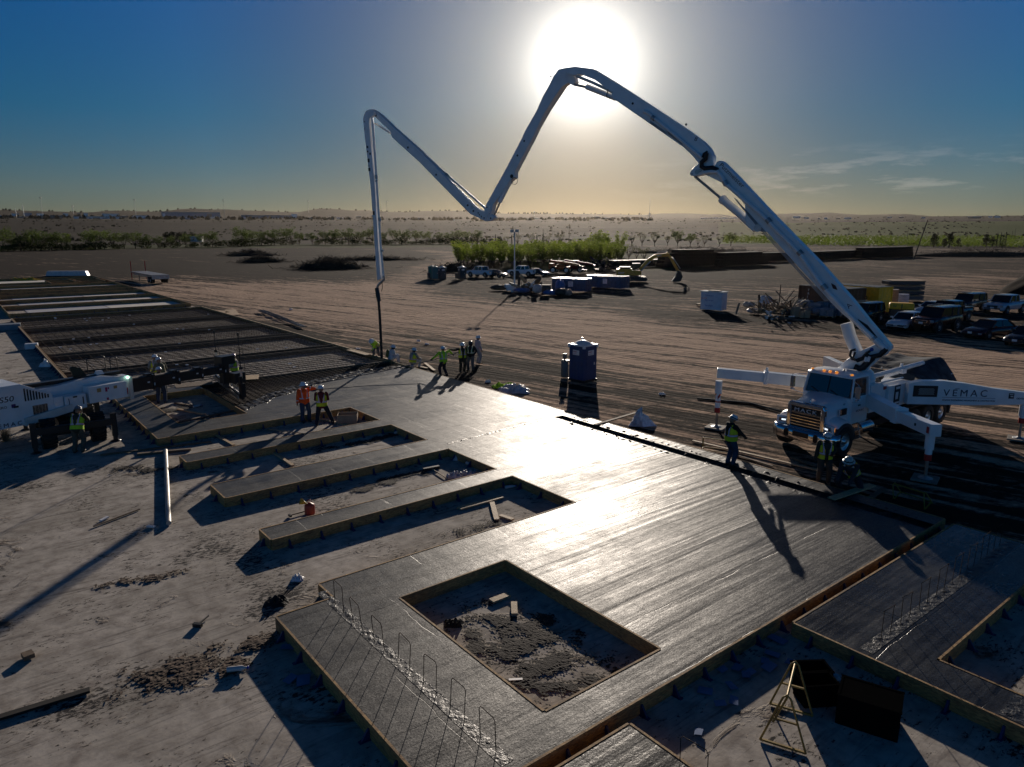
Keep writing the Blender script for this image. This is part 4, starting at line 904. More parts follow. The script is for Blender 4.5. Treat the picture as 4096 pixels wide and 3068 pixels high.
rod('elbow_pipe', [(1534, 1104), (1536, 1118), (1526, 1128), (1512, 1142), (1507, 1158)], EO + .05, .075, GALV); rod('end_hose_cuff', [(1507, 1152), (1512, 1180), (1516, 1205)], EO + .05, .13, BLACK)
rod('delivery_hose', [(1514, 1195), (1519, 1260), (1523, 1340), (1527, 1432)], EO + .05, .085, RUB); rod('safety_sling', [(1528, 1118), (1530, 1150), (1526, 1165)], EO + .1, .02, BLACK); rod('hanging_cable', [(1508, 1160), (1503, 1172), (1504, 1186), (1512, 1192)], EO + .15, .015, BLACK)
# ------------------------------------------------------------------ laser screed machine at the left edge (local: x along its boom)
scr = empty('laser_screed', (-18.5, 28.85, 0), R(55), 'white and black laser screed with long black boom reaching over the rebar', 'laser screed')
s_ = scr
ca = Matrix.Rotation(R(73), 4, 'Z')       # undercarriage turned against the body
def cm(b): b.v = [tuple(ca @ Vector(p)) for p in b.v]; return b
for x in (-1.45, 1.45):
    for y in (-.85, .85):
        w = wheel(s_, 0, 0, .56, .50, -1 if y < 0 else 1, rim=WHITE2, tread=1, name='wheel'); p = ca @ Vector((x, y, .56)); w.location = p; w.rotation_euler = (0, 0, R(73))
b = MB(); b.box((0, 0, .75), (3.0, .9, .4)); b.box((-1.45, 0, .62), (.35, 1.5, .3)); b.box((1.45, 0, .62), (.35, 1.5, .3)); b.cyl((0, 0, .9), (0, 0, 1.2), .55, n=20); cm(b).build('undercarriage', BLACK, s_)
for x in (-2.05, 2.15):
    b = MB(); b.box((x, 0, .83), (.22, 2.7, .26)); cm(b).build('stabiliser_beam', BLACK, s_, bevel=.01)
    for y in (-1.37, 1.37):
        b = MB(); b.box((x, y, .70), (.20, .20, .95)); b.box((x, y, .25), (.15, .15, .4)); cm(b).build('stabiliser_leg', BLACK, s_)
        b = MB(); b.lathe([(0, .07), (.08, .07), (.2, .02), (.2, 0), (0, 0)], (x, y, .0), 16); cm(b).build('stabiliser_foot', BLACK, s_)
b = MB(); b.prism([(-4.2, 1.0), (-4.2, 2.62), (-1.85, 2.62), (-.78, 2.05), (-.78, 1.15), (-1.6, 1.0)], 'y', -.85, .85); b.build('engine_hood', WHITE, s_, bevel=.02)
b = MB(); b.box((-3.0, .5, 2.75), (1.3, .8, .28)); b.build('hood_cover', WHITE, s_, bevel=.02)
b = MB(); b.prism([(-1.9, .98), (-1.9, 1.28), (-.15, 1.52), (-.15, 1.22)], 'y', -.98, -.3); b.build('side_step', WHITE2, s_, bevel=.01)
b = MB(); b.box((-2.95, -.855, 1.85), (1.9, .012, 1.3)); b.build('hood_door', WHITE, s_)
b = MB(); b.box((-2.1, -.872, 1.78), (.16, .02, .07)); b.build('door_latch', INK, s_)
b = MB()
for k in range(9):
    h = .50 - .045 * k
    b.box((-1.75 + .10 * k, -.857, 1.93 + h / 2), (.05, .014, h))
b.build('hood_vent', INK, s_)
b = MB(); b.box((-1.28, -.857, 1.52), (.52, .012, .36)); g_ = b.build('radiator_grille', INK, s_)
b = MB()
for k in range(7): b.box((-1.28, -.868, 1.37 + .05 * k), (.48, .008, .012))
for k in range(4): b.box((-1.46 + .12 * k, -.868, 1.52), (.010, .008, .34))
b.build('grille_wire', ALU, g_)
text('model_lettering', 'PS50', .30, INK, s_, frame((-2.82, -.866, 2.02), (1, 0, 0), (0, 0, 1)), .003, 1.0, 1.15, .15)
text('maker_lettering', 'SOMERO', .13, INK, s_, frame((-2.95, -.866, 1.78), (1, 0, 0), (0, 0, 1)), .003, .95, 1.1)
b = MB(); b.box((-2.18, -.866, 1.83), (.14, .01, .14)); b.build('logo_plate', mat('purple_logo', (.06, .02, .16), .5), s_)
text('company_lettering', 'VEMAC', .22, NAVY, s_, frame((-3.0, -.866, 1.06), (1, 0, 0), (0, .0, 1)), .003, 1.5, 1.1)
b = MB(); b.box((-.60, -.60, 1.62), (.36, .5, .52)); b.build('battery_box', WHITE, s_, bevel=.015)
b = MB(); b.box((.02, -.66, 1.55), (.82, .5, .60)); bx = b.build('control_box', WHITE, s_, bevel=.03)
b = MB(); b.box((.0, -.915, 1.78), (.16, .01, .06)); b.box((.30, -.915, 1.58), (.04, .01, .30)); b.tube([(-.25, -.92, 1.75), (-.24, -.93, 1.6), (-.25, -.92, 1.42)], .012, 5); b.build('box_fittings', INK, bx)
b = MB(); b.box((1.32, -.66, 1.72), (1.55, .52, .68)); bx = b.build('tool_box', WHITE, s_, bevel=.02)
b = MB(); b.box((.95, -.925, 1.88), (.16, .01, .16)); b.box((1.62, -.925, 1.90), (.14, .01, .12)); b.build('warning_sticker', mat('orange_sticker', (.55, .33, .12), .6), bx)
b = MB(); b.box((1.24, -.925, 1.86), (.08, .01, .18)); b.box((1.33, -.925, 1.90), (.05, .01, .08)); b.box((1.26, -.925, 1.46), (.08, .01, .10)); b.build('pink_sticker', mat('pink_sticker', (.40, .02, .10), .6), bx)
b = MB(); b.bar((-1.2, .0, 1.75), (2.5, .0, 1.72), .70, .95); b.prism([(-.6, 2.2), (.5, 2.32), (1.4, 2.34), (2.5, 2.12), (2.5, 2.0), (-.6, 2.0)], 'y', -.33, .33); b.build('main_beam', WHITE, s_, bevel=.015)
b = MB(); b.box((2.55, 0, 1.62), (.16, .78, 1.02)); bx = b.build('beam_end_plate', WHITE2, s_, bevel=.01)
b = MB(); b.cyl((2.3, -.42, 1.40), (2.3, -.42, 1.68), .07, n=12); b.build('extinguisher', REDP, s_)
b = MB(); b.sphere((2.42, -.44, 2.13), .065, 10, 6); b.build('work_lamp', mat('green_lamp', (.3, .7, .5), .2, emit=(.55, 1, .75, 3.)), s_)
b = MB(); b.bar((-1.5, .15, 2.32), (2.4, .15, 2.30), .3, .14); b.build('cable_track', BLACK, s_)
b = MB(); b.tube([(1.15, .3, 2.2), (1.15, .3, 3.0), (1.2, .3, 3.05), (1.85, .3, 3.08), (1.9, .3, 3.0), (1.9, .3, 2.2)], .018, 6); b.tube([(2.1, .3, 2.2), (2.1, .3, 2.95), (2.35, .3, 2.98), (2.4, .3, 2.9), (2.4, .3, 2.2)], .016, 6); b.build('hand_rail', BLACK, s_)
b = MB(); b.prism([(.5, 2.32), (.38, 2.78), (.5, 2.86), (.8, 2.72), (1.0, 2.36)], 'y', .1, .18); b.build('seat_shell', mat('olive_plastic', (.03, .035, .02), .6), s_)
b = MB(); b.box((1.5, .1, 2.43), (.32, .22, .16), taper=.7); b.build('antenna_dome', WPLAS, s_)
x = 2.6
for i, (x2, h) in enumerate(((3.7, .60), (4.9, .52), (6.1, .42), (7.35, .34))):
    b = MB(); b.bar((x, -.02, 1.68), (x2, -.02, 1.68), .50 - .06 * i, h); bs = b.build('boom_section', BLACK, s_, bevel=.008)
    b = MB(); b.bar((x, -.02, 1.68 + h / 2 + .01), (x2, -.02, 1.68 + h / 2 + .01), .30 - .04 * i, .012); b.build('dusty_top', mat('dusty_steel', (.20, .17, .14), .8, var=.4), bs)
    b = MB(); b.box((x2 - .05, -.02, 1.68), (.12, .56 - .06 * i, h + .10)); b.box((x2 - .2, -.02, 1.72 + h / 2), (.26, .3, .12)); b.build('boom_collar', BLACK, s_, bevel=.01)
    b = MB(); b.box((x2 - .3, -.27 + .03 * i, 1.72), (.10, .03, .06)); b.box((x2 - .05, -.30 + .03 * i, 1.60), (.05, .03, .12)); b.build('boom_decal', WPLAS, bs)
    x = x2
# screed head, in world terms: plank from beside the opening outwards
SINV = (Matrix.Translation((-18.5, 28.85, 0)) @ Matrix.Rotation(R(55), 4, 'Z')).inverted()
h0 = SINV @ gp(872, 1508, .45); h1 = SINV @ gp(972, 1590, .45); hm = (h0 + h1) / 2; hd = (h1 - h0).normalized()
up = Vector((0, 0, 1))
b = MB(); b.bar(h0, h1, .16, .22); b.bar(h0 + up * .16, h1 + up * .16, .30, .06); b.build('screed_plank', BLACK, s_, bevel=.01)
b = MB(); b.bar(h0 + Vector((-.25, 0, .05)), h1 + Vector((-.25, 0, .05)), .05, .16); b.cyl(h0 + Vector((-.2, 0, .25)), h1 + Vector((-.2, 0, .25)), .05, n=10); b.build('auger', STEEL, s_)
b = MB(); b.box((7.35, 0, 1.5), (.35, .36, 1.1)); b.bar((7.4, 0, .85), tuple(hm + up * .3), .3, .3); b.box((7.5, .1, 2.10), (.75, .6, .42)); b.box((7.7, -.55, 1.25), (.6, .5, .50)); b.box(hm + up * .45, (.4, .5, .5)); b.build('head_frame', BLACK, s_, bevel=.015)
b = MB()
for k in range(16):
    p = h0.lerp(h1, random.random()); b.box(p + Vector((random.uniform(-.25, .1), random.uniform(-.1, .1), random.uniform(.15, .5))), (random.uniform(.05, .2), random.uniform(.04, .12), random.uniform(.04, .12)), rz=random.random())
b.build('head_fittings', STEEL, s_)
b = MB()
for p in (h0, h1): b.box(p + up * .35, (.22, .22, .7)); b.box(p + Vector((-.05, 0, .8)), (.12, .12, .5))
b.build('head_post', BLACK, s_)
for p, ht in ((h0, 2.45), (h1, 3.05)):
    b = MB(); b.cyl(p + up * .6, p + up * 1.5, .05, n=10); b.cyl(p + up * 1.5, p + up * ht, .022, n=8); b.cyl(p + up * (ht - .05), p + up * (ht + .12), .045, n=10); b.box(p + up * 1.45, (.12, .12, .1)); m_ = b.build('laser_mast', BLACK, s_)
    b = MB(); b.cyl(p + up * .95, p + up * 1.4, .055, n=10); b.build('mast_sleeve', ALU, m_)
    b = MB(); b.tube([p + Vector((.05, -.1, ht - .2)), p + Vector((.1, -.2, ht * .5)), p + Vector((.15, -.1, .8))], .012, 5); b.build('mast_cable', BLACK, m_)
# ------------------------------------------------------------------ people
SKIN = mat('skin', (.32, .17, .10), .55, var=.1); SKIND = mat('face_cover', (.012, .012, .014), .8)
HATW = mat('hard_hat_white', (.80, .80, .82), .25, var=.05, coat=.4)
SLEEVES = {}
def cloth(name, c): return mat(name, c, .85, var=.22, scale=7., bump=.6, bscale=14)
JEAN = cloth('blue_denim', (.035, .055, .10)); DENIMB = cloth('dark_denim', (.012, .015, .025)); GREYT = cloth('grey_trousers', (.14, .13, .13)); BLKC = cloth('black_fleece', (.010, .010, .012))
CAMO = cloth('camouflage_cloth', (.10, .085, .06)); WSUIT = cloth('white_overall', (.62, .60, .62)); MAROON = cloth('maroon_fleece', (.13, .012, .018)); PINK = cloth('pale_pink_fleece', (.58, .42, .43)); GREYC = cloth('grey_sweater', (.25, .25, .24)); DGREEN = cloth('dark_green_jacket', (.02, .03, .02)); PLAID = cloth('dark_plaid', (.02, .028, .035)); BOOT = mat('boot_leather', (.05, .035, .025), .7, var=.3); RBOOT = mat('black_rubber_boot', (.012, .013, .014), .35)
GLOVE = mat('black_glove', (.012, .012, .012), .8); LIME = cloth('lime_shirt', (.55, .85, .03)); ORAN = cloth('orange_shirt', (.95, .11, .012))
def vest_mat(name, base, trim=(.55, .10, .06), open_=None, cross=False):
    q = NT(name); tc = q.n('ShaderNodeTexCoord').outputs['Object']; s = q.n('ShaderNodeSeparateXYZ', {0: tc}); X, Y, Z = s.outputs
    ax = q.math('ABSOLUTE', X)
    def band(v, c, w): return q.math('LESS_THAN', q.math('ABSOLUTE', q.math('SUBTRACT', v, c)), w)
    hb_ = band(Z, .15, .045); ht = band(Z, .15, .026)
    vx = q.math('ADD', ax, q.math('MULTIPLY', Z, -.06))
    vb = q.math('MULTIPLY', band(vx, .078, .034), q.math('GREATER_THAN', Z, .15)); vt = q.math('MULTIPLY', band(vx, .078, .018), q.math('GREATER_THAN', Z, .15))
    n = q.noise(tc, 9., 4)
    c = q.mix(q.mapr(n, .3, .7, .0, .45), (*base, 1), (base[0] * .6, base[1] * .6, base[2] * .6, 1))
    c = q.mix(q.math('MAXIMUM', hb_, vb), c, (*trim, 1)); c = q.mix(q.math('MAXIMUM', ht, vt), c, (.62, .62, .68, 1))
    if open_: c = q.mix(q.math('MULTIPLY', q.math('LESS_THAN', ax, .05), q.math('GREATER_THAN', Y, 0.)), c, (*open_, 1))
    # dark print across the shoulders
    pr = q.math('MULTIPLY', q.math('MULTIPLY', band(X, 0, .05), band(Z, .40, .035)), q.math('LESS_THAN', Y, 0.)); c = q.mix(q.math('MULTIPLY', pr, .85), c, (.02, .03, .02, 1))
    q.to('Base Color', c); q.to('Roughness', .8); q.t.links.new(q.bump(n, .6, .02), q.p.inputs['Normal']); return q.m
VYEL = vest_mat('yellow_vest', (.78, .82, .03)); VLIME = vest_mat('lime_vest', (.50, .85, .03)); VORG = vest_mat('orange_vest', (.95, .11, .012), (.95, .11, .012)); VOPEN = vest_mat('open_yellow_vest', (.78, .82, .03), open_=(.012, .012, .014)); VBLK = vest_mat('black_vest', (.012, .012, .014), (.30, .55, .10))
def ik(a, t, l1, l2, pole):
    a = Vector(a); t = Vector(t); d = t - a; L_ = min(d.length, (l1 + l2) * .998); L_ = max(L_, abs(l1 - l2) + .02); d.normalize()
    k = (l1 * l1 - l2 * l2 + L_ * L_) / (2 * L_); h = math.sqrt(max(0, l1 * l1 - k * k)); p = Vector(pole); p = (p - d * p.dot(d))
    p = p.normalized() if p.length > 1e-4 else Vector((0, 1, 0)); return a + d * k + p * h, a + d * L_
def remesh(o, v, sm=2):
    r = o.modifiers.new('remesh', 'REMESH'); r.mode = 'VOXEL'; r.voxel_size = v; r.use_smooth_shade = True
    s = o.modifiers.new('smooth', 'SMOOTH'); s.factor = .5; s.iterations = sm; return o
def hand(b, p, d, palm_n, side, curl=.6):
    """palm, four bent fingers of unequal length and a thumb leaving the side of the palm"""
    d = Vector(d).normalized(); n_ = Vector(palm_n); n_ = (n_ - d * n_.dot(d)).normalized(); w = d.cross(n_) * side
    p = Vector(p); k = p + d * .085
    b.capsule(p, k, .024, .030); b.capsule(p + w * .018, k + w * .022, .020, .022); b.capsule(p - w * .018, k - w * .022, .020, .022)
    for i, (o, ln) in enumerate(((-.033, .068), (-.011, .082), (.012, .078), (.034, .062))):
        a = k + w * o; d1 = (d * math.cos(curl * .6) + n_ * math.sin(curl * .6)); q = a + d1 * ln * .5; d2 = d * math.cos(curl * 1.5) + n_ * math.sin(curl * 1.5); r = q + d2 * ln * .5
        b.capsule(a, q, .0105, .0095, 8, 3); b.capsule(q, r, .0095, .0080, 8, 3)
    a = p + d * .025 - w * .03; q = a + (d * .6 - w * .7).normalized() * .045; b.capsule(a, q, .013, .0115, 8, 3); b.capsule(q, q + (d * .85 + n_ * .4).normalized() * .035, .0115, .0095, 8, 3)
def person(label, pos, face, shirt, legs, vest=None, hat=HATW, brim=True, lean=0., pelvis=.94, feet=((-.11, 0), (.11, 0)), hands=((-.30, .05, .85), (.30, .05, .85)), head=(0, 0), face_m=None, glove=None, boots=BOOT, knees=None, yaw=0., scale=1., hood=None, cuffs=None, side=0., band=False, pack=None, baggy=1.16, knee_z=(0., 0.), elbow=None):
    """face: heading in degrees (0 looks away from the camera, 90 to its left, 180 at it)"""
    r = empty('person', pos, R(face), label, 'person', None); scale *= 1.03; r.scale = (scale * 1.10, scale * 1.10, scale)
    P = Vector((side * .1, 0, pelvis)); ln = R(lean); sp = Vector((math.sin(R(side * 8)), math.sin(ln), math.cos(ln))).normalized()
    M = Matrix.Translation(P) @ Matrix.Rotation(R(yaw), 4, 'Z') @ Matrix.Rotation(-ln, 4, 'X') @ Matrix.Rotation(R(side * 6), 4, 'Y')
    tp = lambda x, y, z: M @ Vector((x, y, z))
    sh = [tp(-.185, 0, .485), tp(.185, 0, .485)]; neck = tp(0, .0, .54); hx, hy = head
    hdM = Matrix.Translation(tp(0, .015, .66)) @ Matrix.Rotation(R(yaw + hy), 4, 'Z') @ Matrix.Rotation(-ln * .45 - R(hx), 4, 'X')
    hp = lambda x, y, z: hdM @ Vector((x, y, z))
    arms = []
    for i, s in enumerate((-1, 1)):
        pole = Vector((s * .5, -1, -.3)) if elbow is None else Vector(elbow[i]); e_, w_ = ik(sh[i], hands[i], .285, .255, pole); arms.append((sh[i], e_, w_))
    lg = []
    for i, s in enumerate((-1, 1)):
        h_ = P + Vector((s * .095, 0, -.02)); f = feet[i]; an = Vector((f[0], f[1], .10 + (f[2] if len(f) > 2 else 0))); pole = Vector((s * .12, 1, .1)) if knees is None else Vector(knees[i])
        k_, a_ = ik(h_, an, .43, .42, pole); lg.append((h_, k_, a_))
    # body: one continuous skin-coloured surface with face
    b = MB(); b.capsule(tp(0, 0, .02), tp(0, 0, .40), .125, .135); b.capsule(tp(-.1, 0, .45), tp(.1, 0, .45), .085, .085); b.capsule(tp(0, 0, .45), hp(0, 0, -.03), .062, .058)
    b.sphere((0, 0, 0), .10, 16, 12, (.80, 1., 1.22), hdM); b.sphere((0, .03, -.06), .065, 12, 8, (.85, 1, .9), hdM); b.capsule(hp(0, .095, .01), hp(0, .115, -.025), .012, .017)
    for s in (-1, 1): b.sphere((s * .082, 0, -.01), .028, 8, 6, (.4, .8, 1.2), hdM); b.sphere((s * .034, .085, .022), .016, 8, 6, (1, .6, .7), hdM)
    b.sphere((0, .092, -.055), .022, 8, 6, (1.2, .5, .45), hdM)
    for a, e_, w_ in arms: b.capsule(a, e_, .046, .038); b.capsule(e_, w_, .037, .026)
    for a, k_, n_ in lg: b.capsule(a, k_, .075, .05); b.capsule(k_, n_, .05, .036); b.capsule(n_, n_ + Vector((0, .12, -.05)), .035, .03)
    remesh(b.build('body', face_m or SKIN, r), .014, 1)
    # eyes
    b = MB(); 
    for s in (-1, 1): b.sphere((s * .034, .092, .022), .011, 8, 6, (1, .6, .6), hdM)
    b.build('eyes', mat('eye', (.03, .02, .015), .2), r)
    g = glove or SKIN
    for i, s in enumerate((-1, 1)):
        a, e_, w_ = arms[i]; d = (w_ - e_).normalized(); b = MB(); hand(b, w_ - d * .01, d, Vector((-s, .3, -.2)), s, .7); b.build('glove' if glove else 'hand', g, r)
    # shirt with sleeves
    b = MB(); k = baggy
    b.capsule(tp(0, 0, .0), tp(0, 0, .38), .150 * k, .158 * k); b.capsule(tp(-.075, 0, .06), tp(.075, 0, .06), .115 * k, .115 * k); b.capsule(tp(-.115, 0, .42), tp(.115, 0, .42), .105, .105); b.capsule(tp(0, 0, .46), tp(0, 0, .55), .075, .068)
    for a, e_, w_ in arms: b.capsule(a, e_, .066 * k, .054 * k); b.capsule(e_, w_ - (w_ - e_) * .04, .054 * k, .042 * k)
    if hood: b.sphere((0, -.02, .0), .125, 14, 10, (.95, 1, 1.1), hdM) if hood == 'up' else b.capsule(tp(-.06, -.09, .52), tp(.06, -.09, .52), .07, .07)
    remesh(b.build('shirt', shirt, r), .018, 2)
    if cuffs:
        for a, e_, w_ in arms:
            for f in (.25, .55):
                b = MB(); d = (w_ - e_); b.cyl(e_ + d * f, e_ + d * (f + .14), .056, .052, 14); b.build('sleeve_band', cuffs, r)
    # trousers
    b = MB(); b.capsule(P + Vector((-.07, 0, .0)), P + Vector((.07, 0, .0)), .125, .125); b.capsule(P, tp(0, 0, .12), .13, .125)
    for a, k_, n_ in lg: b.capsule(a, k_, .098 * k, .074 * k); b.capsule(k_, n_, .074 * k, .060 * k)
    remesh(b.build('trousers', legs, r), .018, 2)
    for i, (a, k_, n_) in enumerate(lg):
        b = MB(); fd = Vector((.02 if i else -.02, 1, 0)).normalized(); heel = n_ + Vector((0, -.03, -.055))
        b.capsule(n_ + (k_ - n_) * (.5 if boots is RBOOT else .18), n_, .066 if boots is RBOOT else .06, .056); b.capsule(heel, heel + fd * .19, .048, .042); b.capsule(heel + fd * .05 + Vector((0, 0, .03)), heel + fd * .15, .05, .042)
        remesh(b.build('boot', boots, r), .014, 1)
    if vest:
        b = MB(); n = 20; rings = [(-.04, .180, .155), (.06, .178, .152), (.18, .172, .148), (.30, .176, .150), (.40, .170, .140), (.47, .140, .118), (.52, .095, .09)]
        vs = []
        for z, a, c in rings:
            for i in range(n):
                t = 2 * math.pi * i / n; cx, cy = math.cos(t), math.sin(t); vs.append((a * k * (abs(cx) ** .8) * (1 if cx >= 0 else -1), c * k * (abs(cy) ** .8) * (1 if cy >= 0 else -1), z))
        b.add(vs, [(j * n + i, j * n + (i + 1) % n, (j + 1) * n + (i + 1) % n, (j + 1) * n + i) for j in range(len(rings) - 1) for i in range(n)], True)
        for s in (-1, 1): b.bar((s * .10, -.10, .50), (s * .10, .09, .50), .11, .05)
        o = b.build('vest', vest, r); o.matrix_local = M
    if hat:
        b = MB(); prof = [(.0, .150), (.05, .146), (.09, .128), (.115, .095), (.124, .05), (.127, .028)]; prof += [(.175, .012), (.178, .006), (.125, .012)] if brim else [(.135, .02), (.12, .015)]
        b.lathe(prof, (0, 0, .0), 22, hdM @ Matrix.Translation((0, 0, .03)) @ Matrix.Diagonal((.93, 1.05, 1, 1)))
        b.bar(hp(0, -.09, .155), hp(0, .09, .155), .03, .06, up=hp(0, 0, 1) - hp(0, 0, 0))
        if not brim: b.lathe([(0, .01), (.15, .0), (.155, -.006), (0, -.002)], (0, 0, 0), 18, hdM @ Matrix.Translation((0, .075, .045)) @ Matrix.Diagonal((.62, .72, 1, 1)))
        h = b.build('hard_hat', hat, r)
        if band: b = MB(); b.lathe([(.128, .03), (.134, .04), (.134, .062), (.124, .07)], (0, 0, 0), 20, hdM @ Matrix.Translation((0, 0, .02)) @ Matrix.Diagonal((.93, 1.05, 1, 1))); b.build('goggle_strap', INK, h)
        b = MB(); b.box(hp(0, .125, .095), (.03, .012, .025)); b.build('hat_sticker', REDP if not band else INK, h)
    if pack:
        b = MB(); b.box((0, -.24, .26), (.26, .16, .46)); b.cyl((0, -.24, .46), (0, -.24, .54), .05); o = b.build('backpack', pack, r, bevel=.05); o.matrix_local = M
    return r, lambda v: Matrix.Translation(r.location) @ Matrix.Rotation(R(face), 4, 'Z') @ Vector(v)
random.seed(11)
person('worker in orange long-sleeved hi-vis shirt and white hard hat, hand raised to face', gp(1222, 1688), 215, ORAN, JEAN, VORG, feet=((-.16, 0), (.14, .05)), hands=((-.12, .16, 1.56), (.30, .04, .80)), head=(-5, 35), boots=RBOOT, cuffs=mat('reflective_tape', (.62, .62, .68), .5), elbow=((-1, .2, -.4), (.6, -1, 0)), yaw=-8, brim=True)
person('worker seen from behind in maroon hoodie, yellow vest and black trousers beside orange shirt', gp(1292, 1700), 10, MAROON, DENIMB, VYEL, feet=((-.22, -.12), (.36, .18)), hands=((-.16, .30, 1.10), (.16, .30, 1.10)), pelvis=.90, head=(5, -5), hood='down', boots=BOOT, elbow=((-.6, -1, -1.2), (.6, -1, -1.2)), brim=False)
person('worker in yellow hi-vis jacket bending over the form beside the pump hose', gp(1507, 1436), 165, LIME, GREYT, VYEL, lean=58, pelvis=.92, hands=((.10, .62, .42), (-.50, .48, .52)), head=(25, 0), glove=GLOVE, cuffs=mat('reflective_tape', (.62, .62, .68), .5), feet=((-.15, -.1), (.15, -.05)), elbow=((-1, 0, 0), (1, 0, 0)))
person('worker in white overalls with yellow backpack sitting on the form below the hose', gp(1565, 1455), -75, WSUIT, WSUIT, pack=mat('yellow_green_bag', (.10, .11, .02), .7), lean=10, pelvis=.36, feet=((-.12, .42), (.12, .40)), hands=((-.12, .42, .48), (.14, .42, .48)), face_m=SKIND, knees=((-.2, 1, 1.2), (.2, 1, 1.2)), baggy=1.25, head=(8, 0), glove=GLOVE)
person('kneeling worker in white overalls and yellow vest at the far slab edge', gp(1652, 1472), -42, GREYC, WSUIT, VYEL, lean=8, pelvis=.40, feet=((-.10, -.34), (.13, .34)), hands=((-.05, .38, .50), (.20, .40, .52)), knees=((-.1, 1, -.6), (.2, 1, 1.2)), face_m=SKIND, baggy=1.25, head=(5, -30), glove=GLOVE)
fl, flp = person('worker in lime green shirt pushing the long bull float pole', gp(1775, 1508), 62, LIME, DENIMB, VLIME, lean=4, pelvis=.93, feet=((-.14, .1), (.16, -.1)), hands=((-.28, .56, 1.00), (.46, -.25, 1.28)), yaw=-42, head=(8, 20), glove=GLOVE, elbow=((-.2, -.2, -1), (.6, .2, .2)))
person('worker in black clothes and yellow vest stretching one arm out to the side', gp(1850, 1490), 200, BLKC, mat('dark_olive_cloth', (.03, .028, .02), .9), VOPEN, lean=0, feet=((-.10, 0), (.12, .03)), hands=((-.22, .02, .82), (.70, .10, 1.42)), head=(5, 15), face_m=SKIND, glove=GLOVE, boots=RBOOT, brim=True, elbow=((-.4, -1, 0), (0, 0, -1)))
person('worker in black hoodie with lime reflective straps and blue jeans, hands at waist', gp(1884, 1482), 165, BLKC, GREYT, VBLK, feet=((-.12, 0), (.14, .05)), hands=((-.24, .2, 1.02), (.20, .22, 1.06)), hood='up', face_m=SKIND, glove=GLOVE, hat=mat('dark_hard_hat', (.03, .03, .032), .3), brim=False, elbow=((-1, -.6, 0), (1, -.6, 0)))
person('worker in pale pink hoodie standing behind the black hoodie, looking right', gp(1912, 1455), -70, PINK, mat('pale_trousers', (.40, .36, .35), .9), feet=((-.1, 0), (.1, .05)), hands=((-.25, .12, .88), (.27, .14, .9)), hood='down', brim=True, baggy=1.12)
person('worker in grey shirt and yellow vest nearest the rebar behind the black boom', gp(632, 1556, .28), 30, GREYC, GREYT, VYEL, feet=((-.12, 0), (.12, 0)), hands=((-.24, .2, 1.0), (.25, .2, 1.0)), head=(10, -20))
person('worker in tan shirt and wide brimmed hat leaning beside the grey shirt behind the boom', gp(656, 1570, .28), 55, mat('tan_shirt', (.16, .15, .09), .9), GREYT, None, lean=14, feet=((-.12, 0), (.12, 0)), hands=((-.2, .42, 1.05), (.25, .34, 1.0)), head=(15, 0))
person('worker in lime vest and jeans standing inside the square opening behind the boom', gp(648, 1612), 12, mat('dark_shirt', (.03, .035, .03), .9), JEAN, VLIME, feet=((-.14, 0), (.14, .02)), hands=((-.2, .25, 1.05), (.22, .25, 1.05)), boots=RBOOT, head=(15, 15))
person('worker with pink and white hard hat behind the black screed head', gp(944, 1548, .1), 100, GREYC, DENIMB, VLIME, feet=((-.12, 0), (.12, 0)), hands=((-.2, .3, 1.1), (.22, .3, 1.1)), head=(15, 0), hat=mat('pink_hard_hat', (.72, .45, .50), .3), brim=False)
person('worker in camouflage trousers and yellow vest leaning into the white machine', gp(320, 1808), 8, mat('olive_shirt', (.04, .04, .025), .9), CAMO, VLIME, lean=20, pelvis=.92, feet=((-.12, -.10), (.12, -.05)), hands=((-.14, .55, 1.15), (.16, .55, 1.15)), head=(20, 0), hat=mat('grey_hard_hat', (.20, .22, .25), .3), brim=False, boots=BOOT)
person('worker in black hoodie and yellow vest standing on the slab edge, one hand out', gp(2917, 1860, .27), -72, BLKC, JEAN, VYEL, feet=((-.10, .0), (.10, .06)), hands=((-.16, .44, .96), (.20, .42, .96)), head=(28, 0), band=True, glove=GLOVE, face_m=None, hood='down', elbow=((-.3, -1, -.2), (.3, -1, -.2)), brim=True)
person('worker in dark jacket and open vest facing the camera below the truck bumper', gp(3290, 1935), 170, DGREEN, mat('brown_trousers', (.06, .05, .04), .9), VOPEN, feet=((-.15, 0), (.14, .04)), hands=((-.14, .26, 1.12), (.30, .1, .82)), head=(18, 0), band=True, glove=GLOVE, face_m=SKIND, brim=False, lean=4)
person('crouching worker in yellow vest and plaid sleeves laying a board at the slab end', gp(3400, 1975), 140, PLAID, DENIMB, VYEL, lean=44, pelvis=.66, feet=((-.16, -.06), (.18, .16)), hands=((-.08, .60, .42), (.20, .62, .50)), head=(-5, 10), band=True, glove=GLOVE, knees=((-.5, 1, .6), (.5, 1, .6)), brim=True, side=.0, hat=mat('worn_hard_hat', (.45, .55, .52), .4, var=.5, scale=20), scale=1.05)
